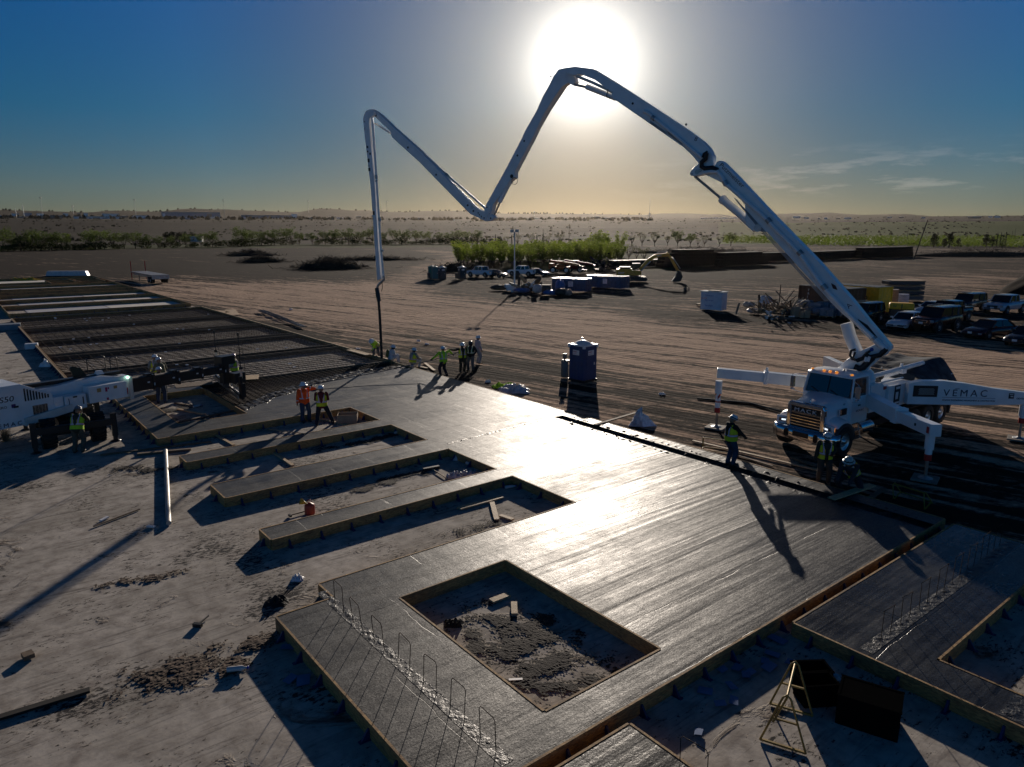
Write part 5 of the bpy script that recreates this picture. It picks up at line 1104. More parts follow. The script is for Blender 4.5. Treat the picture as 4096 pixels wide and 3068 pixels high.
# bull float: long pole and blade
hh = flp((-.28, .56, 1.00)); ex = flp((.46, -.25, 1.28)); tip = gp(1243, 1548, .33)
flt = empty('bull_float', tip, 0, 'bull float with long dark blue pole lying across the wet slab', 'bull float')
b = MB(); b.tube([Vector((0, 0, .12)), (hh - tip) * .5 + Vector((0, 0, .0)), (hh - tip), (ex - tip) + (ex - hh).normalized() * .5], .022, 8); b.build('pole', mat('blue_pole', (.03, .06, .10), .35, .4), flt)
d_ = (hh - tip); d_.z = 0; d_.normalize(); b = MB(); q = Vector((-d_.y, d_.x, 0)); b.bar(-q * .75 + Vector((0, 0, .02)), q * .75 + Vector((0, 0, .02)), .20, .03); b.bar(-q * .1 + Vector((0, 0, .05)), q * .1 + Vector((0, 0, .05)), .1, .1); b.build('blade', BLACK, flt)
# ------------------------------------------------------------------ portable toilets and wash station
def toilet(loc, rz, label, body, roof, group=None, sign=True):
    r = empty('portable_toilet', loc, rz, label, 'portable toilet', group)
    b = MB(); b.box((0, 0, .07), (1.12, 1.18, .14)); b.build('skid_base', BLACK, r)
    b = MB(); b.box((0, 0, 1.12), (1.08, 1.12, 1.98))
    for s in (-1, 1):
        for k in (-.42, -.14, .14, .42): b.box((s * .545, k, 1.0), (.03, .09, 1.6))
        for k in (-.42, .42): b.box((k, s * .565, 1.05), (.09, .03, 1.85))
    b.box((.0, -.575, .95), (.74, .03, 1.5)); b.build('cabin', body, r, bevel=.02)
    b = MB(); b.box((0, -.59, 1.0), (.72, .02, 1.66)); d = b.build('door', body, r, bevel=.01)
    b = MB(); b.box((.28, -.61, 1.05), (.06, .03, .14)); b.build('handle', WPLAS, d)
    b = MB(); n = 9; vs = []
    for i in range(n + 1):
        for j in range(n + 1):
            u, v = i / n * 2 - 1, j / n * 2 - 1; z = 2.11 + .20 * math.cos(u * 1.5) * math.cos(v * 1.5) + .04 * math.cos(u * 4.7) * (1 if abs(v) < .9 else .2); vs.append((u * .58, v * .60, z))
    b.add(vs, [(i * (n + 1) + j, (i + 1) * (n + 1) + j, (i + 1) * (n + 1) + j + 1, i * (n + 1) + j + 1) for i in range(n) for j in range(n)], True)
    for s in (-1, 1):
        b.box((0, s * .59, 2.09), (1.18, .03, .08)); b.box((s * .57, 0, 2.09), (.03, 1.2, .08))
        for s2 in (-1, 1): b.box((s * .53, s2 * .555, 2.02), (.13, .13, .16))
    b.build('roof', roof, r)
    b = MB(); b.cyl((.3, .35, 2.1), (.3, .35, 2.42), .05, n=10); b.build('vent_pipe', roof, r)
    if sign:
        for (M, mm) in ((frame((-.20, -.607, 1.66), (1, 0, 0), (0, 0, 1)), 0), (frame((-.558 - .012, .22, 1.66), (0, -1, 0), (0, 0, 1)), 1)):
            b = MB(); b.add([(-.04, -.12, 0), (.44, -.12, 0), (.44, .16, 0), (-.04, .16, 0), (-.04, -.12, -.01), (.44, -.12, -.01), (.44, .16, -.01), (-.04, .16, -.01)], [(0, 1, 2, 3), (7, 6, 5, 4), (0, 4, 5, 1), (1, 5, 6, 2), (2, 6, 7, 3), (3, 7, 4, 0)], M=M)
            sg = b.build('sign', WPLAS, r); text('sign_lettering', "SARABIA'S", .10, REDP, sg, M @ Matrix.Translation((-.02, .03, .003)), .001, .9, .72); text('sign_number', '915/544-9023', .055, REDP, sg, M @ Matrix.Translation((-.01, -.07, .003)), .001, .9, 1.0)
    return r
BLUED = mat('deep_blue_plastic', (.008, .045, .15), .4, var=.12); GREYW = mat('light_grey_plastic', (.55, .56, .58), .4)
toilet(gp(2330, 1522), R(42), 'dark blue portable toilet with white roof standing alone beyond the slab', BLUED, WPLAS)
t2 = empty('hand_wash_station', gp(2258, 1508), R(40), 'grey hand wash station beside the dark blue toilet', 'wash station')
b = MB(); b.lathe([(.0, 0), (.20, 0), (.22, .1), (.21, .95), (.19, 1.02), (.0, 1.02)], n=20); b.build('tank', mat('grey_plastic', (.16, .15, .14), .5), t2)
b = MB(); b.lathe([(.0, 1.1), (.10, 1.1), (.13, 1.34), (.15, 1.38), (.0, 1.38)], n=16); b.cyl((0, 0, 1.0), (0, 0, 1.1), .06); b.build('dispenser', mat('beige_plastic', (.30, .26, .22), .5), t2)
b = MB(); b.box((0, -.24, 1.02), (.4, .3, .05)); b.build('basin', MATS['grey_plastic'], t2)
TEAL = mat('teal_plastic', (.010, .16, .17), .4); DKG = mat('dark_grey_plastic', (.045, .045, .05), .45)
toilet(gp(1741, 1117), R(15), 'teal portable toilet in the row by the young trees', TEAL, TEAL, sign=False); toilet(gp(1727, 1114), R(15), 'narrow teal portable toilet partly behind the other teal one', TEAL, TEAL, sign=False)
toilet(gp(1769, 1118), R(25), 'dark grey portable toilet next to the teal ones', DKG, GREYW); toilet(gp(1848, 1117), R(25), 'dark grey portable toilet standing apart to the left of the white pickup', DKG, GREYW)
for x, lab in ((1716, 'small grey bin left of the teal toilets'), (1827, 'small grey bin left of the lone dark grey toilet')):
    b = MB(); b.box((0, 0, .5), (.5, .5, .9), taper=1.08); b.box((0, 0, 1.0), (.58, .58, .08)); o = b.build('waste_bin', DKG, loc=gp(x, 1115), bevel=.03); tag(o, lab, 'bin')
# ------------------------------------------------------------------ cars and pickups (local x forward)
def car(label, loc, deg, kind, paint, hood=None, lift=0., sc=1., front=None):
    P_ = dict(
        sedan=dict(L=4.7, w=.90, zb=.24, belt=.90, hood=.82, roof=1.42, c0=1.05, c1=.30, c2=-1.10, c3=-1.85, r=.33, wb=(1.38, -1.38)),
        coupe=dict(L=4.4, w=.88, zb=.24, belt=.88, hood=.80, roof=1.33, c0=1.0, c1=.2, c2=-1.0, c3=-1.75, r=.33, wb=(1.3, -1.3)),
        suv=dict(L=4.8, w=.95, zb=.36, belt=1.08, hood=1.06, roof=1.80, c0=1.15, c1=.55, c2=-2.1, c3=-2.32, r=.40, wb=(1.42, -1.42)),
        bigsuv=dict(L=5.3, w=1.0, zb=.50, belt=1.24, hood=1.20, roof=1.96, c0=1.25, c1=.62, c2=-2.35, c3=-2.60, r=.46, wb=(1.55, -1.55)),
        pickup=dict(L=5.7, w=1.0, zb=.42, belt=1.18, hood=1.12, roof=1.88, c0=1.25, c1=.65, c2=-.85, c3=-1.02, r=.42, wb=(1.75, -1.80)))[kind]
    r = empty('parked_car' if kind in ('sedan', 'coupe') else ('pickup_truck' if kind == 'pickup' else 'parked_suv'), loc, R(deg), label, 'pickup' if kind == 'pickup' else 'car', 'parked vehicles'); r.scale = (sc,) * 3
    L_, w, zb, bl, hd, rf = P_['L'] / 2, P_['w'], P_['zb'] + lift, P_['belt'] + lift, P_['hood'] + lift, P_['roof'] + lift; rr = P_['r'] + lift * .5
    def sec(x, ww, zt, zb_=zb): return [(x, -ww * .93, zb_), (x, -ww, zb_ + .16), (x, -ww * 1.0, (zb_ + zt) / 2 + .05), (x, -ww * .93, zt - .03), (x, -ww * .6, zt + .01), (x, 0, zt + .03), (x, ww * .6, zt + .01), (x, ww * .93, zt - .03), (x, ww, (zb_ + zt) / 2 + .05), (x, ww, zb_ + .16), (x, ww * .93, zb_)]
    lowcar = kind in ('sedan', 'coupe')
    b = MB(); fr = hd - (.22 if lowcar else .10); tail = bl + .02 if not kind == 'pickup' else bl
    secs = [sec(L_, w * .74, fr - .08, zb + .08), sec(L_ - .10, w * .92, fr, zb), sec(L_ - .5, w * .98, hd - .05), sec(P_['c0'], w, hd + .02), sec(P_['c1'], w, bl), sec(P_['c2'], w, bl)]
    if kind == 'pickup': secs += [sec(P_['c3'], w, bl), sec(P_['c3'] - .03, w, bl - .0)]
    secs += [sec(-L_ + .35, w * .98, tail), sec(-L_ + .05, w * .93, tail - .05), sec(-L_, w * .8, tail - .25, zb + .08)]
    loft(b, secs)
    b.build('body', paint, r)
    # wheel arches, wheels
    for i, x in enumerate(P_['wb']):
        for s in (-1, 1):
            b = MB(); b.cyl((x, s * (w - .25), rr), (x, s * (w + .008), rr), rr * 1.20, n=20); b.build('wheel_arch', BLACK, r)
            wheel(r, x, s * (w - .085), rr, .22, s, rim=ALU)
    # cabin: glass hull with painted roof and pillars
    c0, c1, c2, c3 = P_['c0'], P_['c1'], P_['c2'], P_['c3']; wr = w * (.74 if lowcar else .82)
    lo = [(c0, -w * .90), (c0, w * .90), (c3, w * .90), (c3, -w * .90)]; up_ = [(c1, -wr), (c1, wr), (c2, wr), (c2, -wr)]
    vs = [(x, y, bl - .03) for x, y in lo] + [(x, y, rf - .04) for x, y in up_]
    gl = mat('car_glass', (.010, .014, .017), .08, spec=.8)
    b = MB(); b.add(vs, [(0, 1, 2, 3), (7, 6, 5, 4), (0, 4, 5, 1), (1, 5, 6, 2), (2, 6, 7, 3), (3, 7, 4, 0)]); b.build('window', gl, r)
    b = MB(); loft(b, [[(x, -wr * k, rf - .06), (x, -wr * k * .85, rf - .0), (x, 0, rf + .03), (x, wr * k * .85, rf), (x, wr * k, rf - .06)] for x, k in ((c1 + .05, .96), (c1 - .15, 1.02), ((c1 + c2) / 2, 1.04), (c2 + .15, 1.02), (c2 - .05, .96))]); b.build('roof', paint, r)
    b = MB()
    for s in (-1, 1):
        b.bar((c0, s * w * .90, bl - .03), (c1, s * wr, rf - .03), .06, .06); b.bar((c3, s * w * .90, bl - .03), (c2, s * wr, rf - .03), .12, .07)
        m0 = (c0 + c3) / 2 + (.1 if kind != 'pickup' else -.2); m1 = (c1 + c2) / 2 + (.05 if kind != 'pickup' else -.1); b.bar((m0, s * (w * .905), bl - .03), (m1, s * (wr + .005), rf - .03), .09, .04)
        if kind in ('suv', 'bigsuv'): b.bar((m0 - 1.05, s * (w * .905), bl - .03), (m1 - .95, s * (wr + .005), rf - .03), .10, .04)
        b.bar((c0, s * w * .91, bl), (c3, s * w * .91, bl), .05, .04)
    b.build('pillars', paint, r)
    if kind in ('suv', 'bigsuv'):
        for s in (-1, 1): b = MB(); b.bar((c1 - .2, s * wr * .88, rf + .07), (c2 + .2, s * wr * .88, rf + .07), .04); b.build('roof_rail', STEEL, r)
    if kind == 'pickup':
        b = MB(); b.box(((c3 - L_) / 2 - .02, 0, bl - .02), (L_ + c3 - .16, w * 1.66, .10)); b.build('bed_liner', BLACK, r)
        b = MB()
        for s in (-1, 1): b.box(((c3 - L_) / 2 - .02, s * (w * .90), bl + .03), (L_ + c3 - .1, w * .14, .08))
        b.box((-L_ + .06, 0, bl + .02), (.08, w * 1.8, .10)); b.build('bed_rail', paint, r, bevel=.01)
    fx = L_ - .06; gh = .13 if lowcar else .24; gz = fr - .19 if lowcar else fr - .22
    b = MB(); b.box((fx + .02, 0, gz), (.10, w * 1.02, gh)); g_ = b.build('grille', BLACK if lowcar else (front or CHROME), r, bevel=.02)
    if not lowcar: b = MB(); b.box((fx + .05, 0, gz), (.08, w * .92, gh * .7)); b.build('grille_mesh', BLACK, g_)
    b = MB(); b.box((fx - .0, 0, zb + .18), (.16, w * 1.5, .14)); b.build('front_bumper', BLACK if not lowcar else INK, r, bevel=.03)
    for s in (-1, 1):
        b = MB(); b.box((fx - .06, s * w * .74, gz + .05), (.22, w * .36, .13 if lowcar else .20), rz=-s * .35); b.build('headlight', mat('car_lamp', (.30, .32, .34), .12, spec=.8), r, bevel=.02)
        b = MB(); b.box((-L_ + .04, s * w * .84, bl - .28), (.10, w * .16, .34 if not lowcar else .16)); b.build('taillight', mat('tail_lens', (.20, .01, .01), .25), r, bevel=.01)
        b = MB(); b.box((c0 - .25, s * (w + .10), bl + .07), (.10, .20, .14)); b.build('mirror', paint, r, bevel=.02)
        b = MB()
        for x in ((c0 + c3) / 2 - .1, (c0 + c3) / 2 - 1.0) if kind != 'coupe' else ((c0 + c3) / 2 - .3,): b.box((x, s * (w + .008), bl - .14), (.16, .03, .03))
        b.build('door_handle', paint if lowcar else STEEL, r)
    b = MB(); b.box((L_ + .025, 0, zb + .26), (.02, .34, .16)); p_ = b.build('number_plate', WPLAS, r); b = MB(); b.box((-L_ - .012, 0, zb + .42), (.02, .32, .15)); b.build('number_plate', WPLAS, r)
    return r
def paint(name, c, r=.25, m=0.): return mat(name, c, r, m, var=.08, coat=.6)
PW = paint('car_white', (.72, .74, .78)); PB = paint('car_black', (.010, .010, .012)); PBU = paint('car_burgundy', (.050, .008, .010)); PSI = paint('car_silver', (.33, .38, .43), .3, .4); PLB = paint('car_pale_blue', (.48, .55, .64), .3, .2); PDG = paint('car_dark_green', (.020, .028, .028)); PMA = paint('car_maroon', (.060, .007, .012)); PDB = paint('car_charcoal', (.03, .032, .038))
c5 = lambda x, y: (3400 + x * .3147, 1120 + y * .3147)
car('lifted dark burgundy suv with chrome grille and black bumper', gp(3742, 1322), 214, 'bigsuv', PBU, lift=.10)
car('white sedan with black hood in front of the yellow generator', gp(3625, 1312), 220, 'sedan', PW, sc=1.0)
car('maroon sedan with silver front bumper at the right edge', gp(3955, 1348), 203, 'sedan', PMA)
car('black sedan cut off by the right edge of the photo', gp(4115, 1378), 212, 'sedan', PB)
car('white coupe behind the charcoal pickup', gp(3727, 1258), 215, 'coupe', PW)
car('charcoal pickup with light roof between white coupe and burgundy suv', gp(3790, 1280), 213, 'pickup', PDB)
car('dark brown suv parked behind the charcoal pickup', gp(3868, 1240), 213, 'suv', paint('car_brown', (.030, .020, .018)))
car('pale silver pickup parked furthest right in the back row', gp(4015, 1250), 214, 'pickup', PLB)
car('dark green suv half hidden behind the pump boom', gp(3450, 1287), 217, 'suv', PDG)
car('white pickup seen from behind, the left one by the young trees', gp(1925, 1107), 140, 'pickup', PW, sc=1.03)
car('black sedan beside the left white pickup, nose to the right', gp(1980, 1109), -30, 'sedan', PB)
car('white pickup seen from behind, the right one by the young trees', gp(2090, 1103), 150, 'pickup', PW)
car('black sedan beside the right white pickup, glinting in the sun', gp(2150, 1104), -20, 'sedan', PB)
# ------------------------------------------------------------------ roll-off skips
def skip(label, a, c, w=2.3, h=1.75):
    a = Vector(a); c = Vector(c); d = c - a; L_ = d.length; r = empty('roll_off_skip', (a + c) / 2, math.atan2(d.y, d.x), label, 'skip', 'blue skips'); m_ = mat('skip_blue', (.014, .065, .16), .45, var=.3)
    b = MB(); o = [(-L_ / 2, -w / 2), (L_ / 2, -w / 2), (L_ / 2, w / 2), (-L_ / 2, w / 2)]; t = .06
    for (x, y, sx, sy) in ((0, -w / 2, L_, t), (0, w / 2, L_, t), (-L_ / 2, 0, t, w), (L_ / 2, 0, t, w)): b.box((x, y, h / 2 + .1), (sx, sy, h - .1))
    b.box((0, 0, .2), (L_, w, .1)); b.build('shell', m_, r)
    b = MB(); n = int(L_ / .8)
    for i in range(n + 1):
        x = -L_ / 2 + L_ * i / n
        for s in (-1, 1): b.box((x, s * (w / 2 + .05), h / 2), (.09, .09, h - .15))
    for k in (-.7, 0, .7): b.box((L_ / 2 + .05, k, h / 2), (.08, .1, h - .15))
    b.build('ribs', m_, r)
    b = MB()
    for (x, y, sx, sy) in ((0, -w / 2 - .02, L_ + .2, .16), (0, w / 2 + .02, L_ + .2, .16), (-L_ / 2, 0, .16, w), (L_ / 2, 0, .16, w)): b.box((x, y, h + .08), (sx, sy, .09))
    b.build('top_rim', mat('worn_rim', (.40, .42, .45), .3, .5, var=.4), r)
    b = MB(); b.box((.3, -w / 2 - .11, 1.1), (.72, .02, .72)); sg = b.build('sign', WPLAS, r)
    for i, (tx, sz) in enumerate((("SARABIA'S", .135), ('WASTE', .17), ('915-544-9023', .09))): text('sign_lettering', tx, sz, NAVY, sg, frame((.0, -w / 2 - .123, 1.28 - .22 * i), (1, 0, 0), (0, 0, 1)), .002, .95, .85)
    b = MB()
    for i in range(9): b.box((random.uniform(-L_ / 2 + .5, L_ / 2 - .5), random.uniform(-.7, .7), h - .15), (random.uniform(.4, 1.3), .2, .3), rz=random.uniform(0, 3))
    b.build('rubbish', LUMD, r)
    for s in (-1, 1): b = MB(); b.cyl((-L_ / 2 + .4, s * .8, .1), (-L_ / 2 + .4, s * .95, .1), .1); b.build('roller', BLACK, r)
skip('blue skip with rubbish, the nearer of the two', gp(2222, 1163), gp(2352, 1168)); skip('blue skip just in front of the excavator', gp(2366, 1149), gp(2498, 1157))
# ------------------------------------------------------------------ excavator (local x = boom direction)
ex = empty('excavator', gp(2535, 1126), R(-6), 'yellow excavator with arched boom and bucket resting on the dirt', 'excavator'); YEX = mat('excavator_yellow', (.70, .31, .02), .45, var=.2)
for s in (-1, 1):
    b = MB(); b.prism([(-2.1, .45), (-1.9, .12), (1.9, .12), (2.15, .45), (1.9, .82), (-1.9, .82)], 'y', s * 1.2 - .28, s * 1.2 + .28)
    for k in range(24): b.box((-1.9 + 3.8 * k / 23, s * 1.2, .84), (.09, .6, .05))
    b.build('track', BLACK, ex, bevel=.05)
b = MB(); b.box((0, 0, .7), (2.2, 2.0, .4)); b.cyl((0, 0, .85), (0, 0, 1.1), .8, n=20); b.build('undercarriage', BLACK, ex)
b = MB(); b.prism([(-2.9, 1.1), (-2.9, 2.0), (-2.5, 2.15), (-.4, 2.15), (-.4, 1.9), (1.1, 1.8), (1.1, 1.1)], 'y', -1.35, 1.35); b.build('body', YEX, ex, bevel=.06)
b = MB(); b.prism([(-.3, 1.9), (-.3, 2.9), (.9, 2.95), (1.25, 2.3), (1.2, 1.9)], 'y', .25, 1.3); b.build('cab', mat('cab_tint', (.03, .05, .04), .12), ex, bevel=.04)
b = MB(); b.box((.35, .78, 2.97), (1.3, 1.1, .07)); b.build('cab_roof', WHITE2, ex)
b = MB(); b.box((-1.5, 0, 2.3), (1.8, 1.8, .3)); b.build('engine_cover', BLACK, ex, bevel=.05)
def chain(name, pts, w, m, par, zw=None):
    b = MB(); pts = [Vector(p) for p in pts]
    for i in range(len(pts) - 1): b.bar(pts[i], pts[i + 1], w, (zw or w))
    return b.build(name, m, par, bevel=.03)
chain('boom', [(.9, -.2, 1.9), (2.3, -.2, 3.55), (3.4, -.2, 4.25), (5.6, -.2, 4.45)], .42, YEX, ex, .55); chain('stick', [(5.1, -.2, 4.75), (5.9, -.2, 3.9), (7.2, -.2, 1.7)], .34, YEX, ex, .42)
for p_, q_, r_ in (((.9, -.5, 1.6), (2.6, -.5, 3.4), .10), ((3.6, -.2, 4.75), (5.1, -.2, 4.95), .10), ((6.2, -.2, 4.0), (7.5, -.2, 2.2), .07)): b = MB(); b.cyl(p_, q_, r_); b.build('hydraulic_cylinder', STEEL, ex)
b = MB(); b.prism([(7.0, 1.9), (7.6, 1.8), (7.9, .9), (7.6, .15), (6.6, .0), (6.2, .15), (6.7, .9)], 'y', -.85, .45); b.build('bucket', mat('bucket_steel', (.05, .045, .04), .45, .5), ex, bevel=.05)
text('maker_lettering', 'SANY', .42, WPLAS, ex, frame((-2.7, -1.37, 1.35), (1, 0, 0), (0, 0, 1)), .01); text('maker_lettering', 'SANY', .32, WPLAS, ex, frame((3.6, -.43, 4.15), (1, 0, .09), (-.09, 0, 1)), .01)
# ------------------------------------------------------------------ telehandlers
def tele(label, loc, deg, m_):
    r = empty('telehandler', loc, R(deg), label, 'telehandler', None)
    for x in (-1.4, 1.4):
        for s in (-1, 1): wheel(r, x, s * 1.0, .62, .45, s, rim=WHITE2)
    b = MB(); b.box((0, 0, 1.0), (3.6, 1.3, .55)); b.prism([(-2.4, .8), (-2.4, 1.9), (-1.7, 1.9), (-1.4, 1.3), (-1.4, .8)], 'y', -.8, .8); b.build('chassis', m_, r, bevel=.04)
    b = MB(); b.box((.1, -.8, 1.45), (1.6, .55, .55)); b.build('engine_pod', m_, r, bevel=.05)
    b = MB(); b.prism([(-.7, 1.2), (-.7, 2.4), (.5, 2.4), (.8, 1.6), (.8, 1.2)], 'y', .3, .95); b.build('cab', MATS['cab_tint'], r, bevel=.03)
    b = MB(); b.bar((-2.3, -.1, 2.35), (3.0, -.1, 1.75), .42, .46); b.bar((2.9, -.1, 1.76), (3.8, -.1, 1.64), .32, .34); b.build('boom', m_, r, bevel=.02)
    b = MB(); b.box((4.0, -.1, 1.2), (.15, 1.2, .9)); b.box((4.6, .3, .78), (1.2, .12, .06)); b.box((4.6, -.5, .78), (1.2, .12, .06)); b.build('fork', BLACK, r)
tele('orange telehandler nearer the young trees, boom glinting', gp(2245, 1092), -22, mat('tele_orange', (.45, .10, .03), .6, var=.2, spec=.2)); tele('dark red telehandler to the right of the orange one', gp(2300, 1090), -22, mat('tele_red', (.16, .03, .02), .6, var=.2, spec=.2))
# ------------------------------------------------------------------ light tower, rubble around it
lt = empty('light_tower', gp(2058, 1163), R(10), 'tall thin white lighting mast on a small trailer by the rubbish heap', 'light tower')
b = MB(); b.box((-.2, 0, .45), (1.9, 1.1, .75)); b.box((-1.0, 0, .7), (.7, .9, .5)); b.build('generator_box', WHITE, lt, bevel=.04)
b = MB(); b.box((.65, 0, 1.1), (.35, .2, 1.9)); b.bar((.9, .1, 2.0), (1.1, .1, .1), .06); b.bar((.5, .1, 2.0), (1.0, .1, 2.0), .06); b.build('mast_base', BLACK, lt)
b = MB(); b.cyl((0, 0, .1), (0, 0, 4.2), .11, n=10); b.cyl((0, 0, 4.2), (0, 0, 8.2), .07, n=10); b.build('mast', WHITE, lt)
b = MB(); b.cyl((.13, 0, 2.4), (.13, 0, 4.3), .03, n=8); b.build('mast_tube', mat('green_tube', (.45, .6, .35), .4), lt)
for s in (-1, 1): b = MB(); b.box((s * .35, 0, 8.3), (.45, .25, .4)); b.build('lamp_head', GALV, lt, bevel=.03)
for s in (-1, 1): b = MB(); b.cyl((s * .95, .6, .3), (s * .95, .45, .3), .3, n=16); b.build('trailer_wheel', RUB, lt)
random.seed(5)
def heap(name, label, cat, loc, n, size, ext, cols, hmax=1.0):
    r = empty(name, loc, 0, label, cat)
    for i, m_ in enumerate(cols):
        b = MB()
        for k in range(n // len(cols)):
            x, y = random.gauss(0, ext[0] / 2), random.gauss(0, ext[1] / 2); h = max(.05, hmax * math.exp(-(x / ext[0]) ** 2 - (y / ext[1]) ** 2) * random.random()); q = random.random()
            M = Matrix.Rotation(random.uniform(0, 6), 4, 'Z') @ Matrix.Rotation(random.uniform(-.7, .7), 4, 'Y')
            b.box((x, y, h), (size * random.uniform(.5, 2.2), size * random.uniform(.2, .7), size * random.uniform(.15, .6)), M=M)
        b.build('debris_pieces', m_, r)
    return r
def sack(label, loc, m_, s=(.6, .5, .5), name='bulk_bag', cat='bag'):
    b = MB(); n = 14; vs = []
    for j in range(n + 1):
        for i in range(n):
            a = 2 * math.pi * i / n; t = math.pi * j / n; k = 1 + .18 * noise.noise(Vector((math.cos(a) * 2, math.sin(a) * 2, j * .6 + loc[0])))
            z = (1 - math.cos(t)) * .5; rr = math.sin(t) ** .55 * k; vs.append((s[0] * rr * math.cos(a), s[1] * rr * math.sin(a), s[2] * 2 * z * (1 + .08 * math.sin(a * 3))))
    b.add(vs, [(j * n + i, j * n + (i + 1) % n, (j + 1) * n + (i + 1) % n, (j + 1) * n + i) for j in range(n) for i in range(n)], True)
    return tag(b.build(name, m_, loc=loc), label, cat)
PLASB = mat('blue_plastic_sheet', (.04, .12, .34), .35, var=.3, scale=3, bump=.8, bscale=8); CLEAR = mat('white_plastic_sheet', (.55, .53, .54), .4, var=.3, scale=3, bump=.8, bscale=8); DARKS = mat('dark_sack', (.03, .028, .026), .6, var=.5, bump=.6)
heap('rubbish_heap', 'heap of mixed rubbish, boards and sacks right of the lighting mast', 'rubbish heap', gp(2110, 1166), 60, .8, (3.2, 1.2), [LUMD, DARKS, LUMBER, WPLAS], 1.0)
sack('blue wrapped bundle at the foot of the lighting mast', gp(2088, 1170), PLASB, (1.1, .6, .3)); sack('pale bulk bag in the rubbish heap', gp(2150, 1172), CLEAR, (.7, .6, .55)); sack('tall blue wrapped bag against the nearer skip', gp(2240, 1172), PLASB, (.7, .6, .85)); sack('flat blue plastic heap in front of the nearer skip', gp(2205, 1180), PLASB, (1.1, .6, .32)); sack('dark sack beside the flat blue plastic heap', gp(2243, 1182), DARKS, (.8, .6, .45)); sack('grey sack at the right end of the rubbish', gp(2272, 1182), mat('grey_sack', (.22, .20, .18), .6, var=.4), (.55, .5, .4)); sack('dark sack to the left of the lighting mast', gp(2000, 1160), DARKS, (1.4, .6, .35))
b = MB(); b.box((0, 0, .65), (1.2, 1., 1.3)); tag(b.build('crate', mat('dark_cardboard', (.06, .05, .045), .8), loc=gp(2185, 1178), bevel=.02), 'dark square crate between the two blue bundles', 'crate')
# ------------------------------------------------------------------ insulation board stack
sf = empty('insulation_stack', gp(2853, 1238), R(-42), 'white wrapped stack of insulation boards standing alone on the dirt', 'board stack')
b = MB(); b.box((0, 0, .97), (2.44, 1.25, 1.92)); o = b.build('wrapped_boards', mat('white_wrap', (.66, .70, .78), .45, var=.10, scale=2, bump=.4, bscale=5), sf, bevel=.02)
b = MB(); b.box((0, 0, 1.96), (2.7, 1.5, .05)); b.build('cover_sheet', mat('pale_sheet', (.6, .68, .68), .4), sf); b = MB(); b.box((.1, 0, 2.03), (1.2, .8, .08)); b.build('top_panel', LUMBER, sf)
for i, z in enumerate((1.45, .95, .38)): text('print_lettering', 'Styrofoam', .26, mat('blue_print', (.02, .08, .38), .5), sf, frame((-.72, -.63, z), (1, 0, 0), (0, 0, 1)), .002, .95, .95)
text('spray_lettering', '25 PSI', .26, mat('red_print', (.5, .07, .04), .5), sf, frame((-1.15, -.632, 1.12), (1, 0, .05), (0, 0, 1)), .002)
b = MB(); b.box((0, 0, .12), (.8, .5, .22)); tag(b.build('timber_block', LUMBER, loc=gp(2800, 1222), rot=(0, 0, .3)), 'small timber block left of the white insulation stack', 'timber')
# ------------------------------------------------------------------ shipping containers
def container(label, corner, deg, ln, m_, h=2.6, w=2.44):
    """corner = near right bottom corner, the long side runs back to the left"""
    r = empty('shipping_container', corner, R(deg), label, 'container')
    b = MB(); n = int(ln / .28); 
    for y0, sg_ in ((0., -1), (w, 1)):
        vs = []
        for i in range(n * 2 + 1):
            x = ln * i / (2 * n); d = .035 * (1 if (i // 1) % 4 in (1, 2) else 0)
            vs += [(x, y0 - sg_ * d, .15), (x, y0 - sg_ * d, h - .1)]
        b.add(vs, [(2 * i, 2 * i + 2, 2 * i + 3, 2 * i + 1) for i in range(2 * n)])
    for x0 in (0., ln):
        vs = []
        for i in range(17): y = w * i / 16; d = .03 * ((i % 4) in (1, 2)) * (1 if x0 == 0 else -1); vs += [(x0 + d, y, .15), (x0 + d, y, h - .1)]
        b.add(vs, [(2 * i, 2 * i + 2, 2 * i + 3, 2 * i + 1) for i in range(16)])
    b.build('corrugated_walls', m_, r, fix=False)
    b = MB()
    for x in (0, ln):
        for y in (0, w): b.box((x, y, h / 2), (.14, .14, h))
    for y in (0, w): b.box((ln / 2, y, .1), (ln, .12, .2)); b.box((ln / 2, y, h - .06), (ln, .12, .12))
    for x in (0, ln): b.box((x, w / 2, .1), (.12, w, .2)); b.box((x, w / 2, h - .06), (.12, w, .12))
    b.build('corner_frame', m_, r)
    b = MB(); b.box((ln / 2, w / 2, h + .0), (ln, w, .04)); rr = b.build('roof', mat('dusty_container_roof', (.42, .37, .30), .45, .2, var=.2), r)
    b = MB()
    for k in range(int(ln / .5)): b.box((.4 + k * .5, w / 2, h + .035), (.2, w - .3, .03))
    b.build('roof_ribs', MATS['dusty_container_roof'], rr)
    return r
BRN = mat('container_brown', (.13, .055, .025), .55, var=.25); YLW = mat('container_yellow', (.92, .50, .02), .5, var=.15)
ce = Matrix.Rotation(R(150), 3, 'Z')
cb = container('rust brown shipping container behind the pallets, crossed by the boom', gp(3192, 1237), -60, 6.06, BRN)
for i, ch in enumerate('TRITON'): text('container_lettering', ch, .34, WPLAS, cb, frame((1.05, -.012, 2.05 - .36 * i), (1, 0, 0), (0, 0, 1)), .02)
cy = container('bright yellow shipping container behind the brown one', gp(3507, 1251) + Matrix.Rotation(R(-57), 3, 'Z') @ Vector((-6.06, 0, 0)), -57, 6.06, YLW)
for ch, x in (('N', 2.3), ('L', 3.6), ('P', 4.5)): text('container_lettering', ch, .95, INK, cy, frame((x, -.012, 1.0), (1, 0, 0), (0, 0, 1)), .015, 1, .8)
